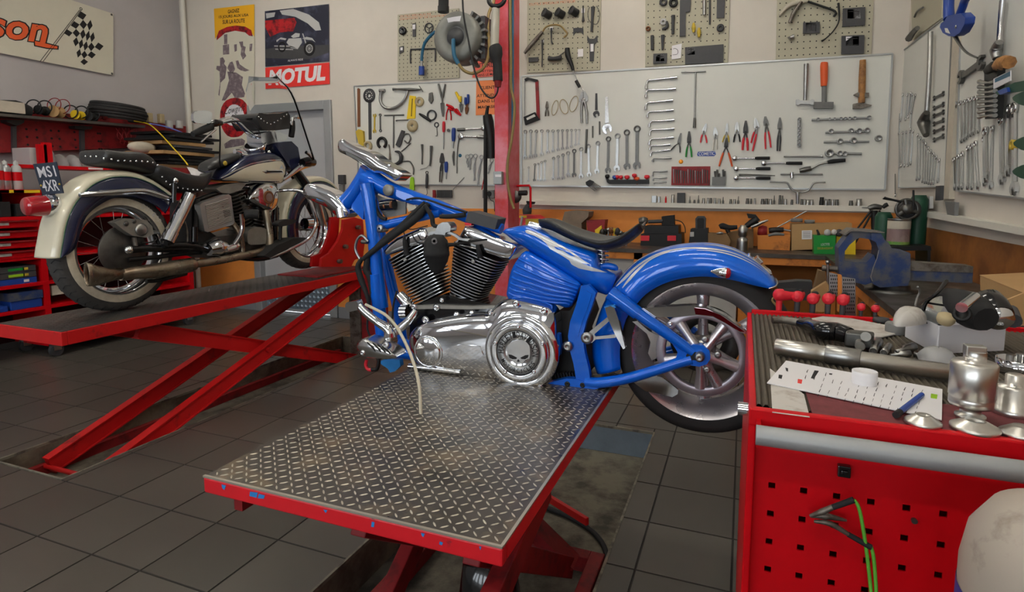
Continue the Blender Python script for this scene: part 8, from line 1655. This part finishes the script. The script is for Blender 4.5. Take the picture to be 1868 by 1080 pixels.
for i,(x,m_) in enumerate(((-30,'yellow'),(55,'yellow'),(145,'yellow'))): y = cq(x,325).y;MB().box((FX+.004,y-.1,z_top-.016),(FX+.007,y+.1,z_top+.008)).build('shelf_label',m_,cab)
for (x,y) in ((-6.09,3.26),(-5.66,3.26),(-6.09,4.6),(-5.66,4.6)):
    c_ = MB();c_.cyl((x-.018,y,.055),(x+.018,y,.055),.055,n=20);c_.m = 1;c_.box((x-.034,y-.035,.055),(x+.034,y+.03,.12));c_.cyl((x,y,.09),(x,y,.13),.02);c_.build('caster',['dark_grey','chrome_soft'],cab)
mb = MB();mb.box((FX-.45,3.3,.1),(FX+.12,4.7,.2));mb.build('base_tray','black',cab)
for i,(m_,tg_) in enumerate((('dark_grey','green'),('dark_grey','lime'),('blue',None))):
    z = z_c+.013+i*0;h = .045;zb_ = z_c+.0125+(2-i)*.052
    b_y = (cq(-40,780).y,cq(205,760).y);o = MB().box((FX-.36,b_y[0],zb_),(FX-.02,b_y[1],zb_+.048)).build('parts_case',m_);tag(o,'%s flat case in the stack under the drawers' % ['top dark grey, green tagged','middle dark grey, lime tagged','bottom blue'][i],'case')
    if tg_: MB().box((FX-.02,b_y[0]+.12,zb_+.012),(FX-.018,b_y[0]+.24,zb_+.034)).build('colour_tag',tg_,o)
    MB().box((FX-.02,b_y[1]-.1,zb_+.012),(FX-.018,b_y[1]-.06,zb_+.034)).build('corner_label','yellow_dull' if i < 2 else 'paper',o)
for (xa,xb,h,m_,lab) in ((-60,45,.06,'blue','bright blue box at the left frame edge on the bottom shelf'),(62,235,.09,'blue','blue box with a grey lid on the bottom shelf')):
    a,b = cq(xa,940).y,cq(xb,930).y;o = tag(MB().box((FX-.35,a,z_d+.0125),(FX-.01,b,z_d+h)).build('storage_box',m_,bevel=.004),lab,'box')
    if xa > 0: MB().box((FX-.36,a-.005,z_d+h),(FX,b+.005,z_d+h+.07)).build('lid','vise_blue',o)
a,b = cq(290,850).y,cq(420,850).y;tag(MB().box((FX-.3,a,z_c-.13),(FX-.02,b,z_c-.04)).build('card_carton','trim_cream',bevel=.004),'pale ribbed carton right of the blue boxes','box')
# black boxes between can shelf and drawers
a,b = cq(-100,400).y,cq(170,400).y
for i in range(3): tag(MB().box((FX-.4,a+(b-a)*i/3+.02,z_a+.0125),(FX-.03,a+(b-a)*(i+1)/3-.02,z_a+.16-.02*i)).build('black_bin','black_soft',bevel=.004),'%s black bin from the left above the red drawers' % nth(i),'bin','black bins')
# spray cans and things on top
for i,(x,s) in enumerate(((38,1.),(0,1.05),(98,1.),(-60,1.))):
    c = cq(x,318,-.12);c.z = z_top+.0125;hh = .25*s;o = thing('spray_can','%s spray can %s on the red cabinet' % (('silver and red','silver and red','white and red','silver')[i],('just right of the frame edge','cut by the frame edge','next to the license plate','outermost left')[i]),'spray can',c,'spray cans on the red cabinet')
    mb = MB();mb.lathe([(.036,0),(.038,.004),(.038,hh*.72),(.03,hh*.8),(.02,hh*.84)],c,EZ,20);mb.build('can_body','alu' if i != 2 else 'light_grey',o);mb = MB();mb.lathe([(.0385,hh*.3),(.0385,hh*.6)],c,EZ,20,cap=False);mb.build('label','red',o);mb = MB();mb.lathe([(.018,hh*.84),(.018,hh*.95),(.008,hh*.97),(.006,hh),(0,hh)],c,EZ,14);mb.build('nozzle','light_grey',o)
U = Plane('x',-6.1,1);uq_ = lambda x,y,d=0.: U.p('L2',x,y,d)
zs = uq_(400,598).z;ya,yb_ = uq_(250,600).y,uq_(900,600).y
sh2 = tag(MB().box((-6.42,ya-.6,zs-.03),(-6.05,yb_+.4,zs)).build('wall_shelf','red'),'red shelf with white labels under the perforated panel','shelf')
for i in range(4): y = ya+.5+i*.28;MB().box((-6.05,y,zs-.024),(-6.047,y+.14,zs-.006)).build('shelf_label','paper',sh2)
a = uq_(275,450);b = uq_(420,450);tag(MB().box((-6.38,a.y,zs+.0005),(-6.12,b.y,zs+.16)).build('carton','light_grey',bevel=.003),'white carton on the red shelf above the license plate','box')
def bag(x0_,x1_,h,lab):
    a,b = uq_(x0_,500),uq_(x1_,500);mb = MB();random.seed(x0_);cy = (a.y+b.y)/2;L_ = abs(b.y-a.y)/2;rings = []
    for j in range(6): t = j/5*1.5;rings.append([V((-6.22+.13*math.cos(t)*math.cos(q)*random.uniform(.85,1.1),cy+L_*math.cos(t)*math.sin(q)*random.uniform(.85,1.1),zs+.002+h*math.sin(t)*random.uniform(.93,1))) for q in [2*math.pi*i/16 for i in range(16)]])
    mb.loft(rings);return tag(mb.build('plastic_bag','clear_bag'),lab,'plastic bag')
bag(425,530,.22,'upright clear plastic bag beside the white carton');bag(535,650,.12,'low clear plastic bag in the middle of the red shelf');bag(655,760,.12,'low clear plastic bag behind the pillion seat')
for i,x in enumerate((350,398)): a = uq_(x,500);tag(MB().box((-6.09,a.y-.03,zs+.0005),(-6.05,a.y+.04,zs+.21-.02*(1-i))).build('red_file','red'),'%s red slim box standing on the red shelf' % ('left' if i == 0 else 'right'),'box')
a = sq(40,0);c_ = SP.p('L2',1270,435);mb = MB();mb.sphere(c_,.1,16,8,(V((.05,0,0)),V((0,.16,0)),V((0,0,.06))));tag(mb.build('beige_lid','trim_cream'),'beige rounded lid behind the pillion seat','lid')
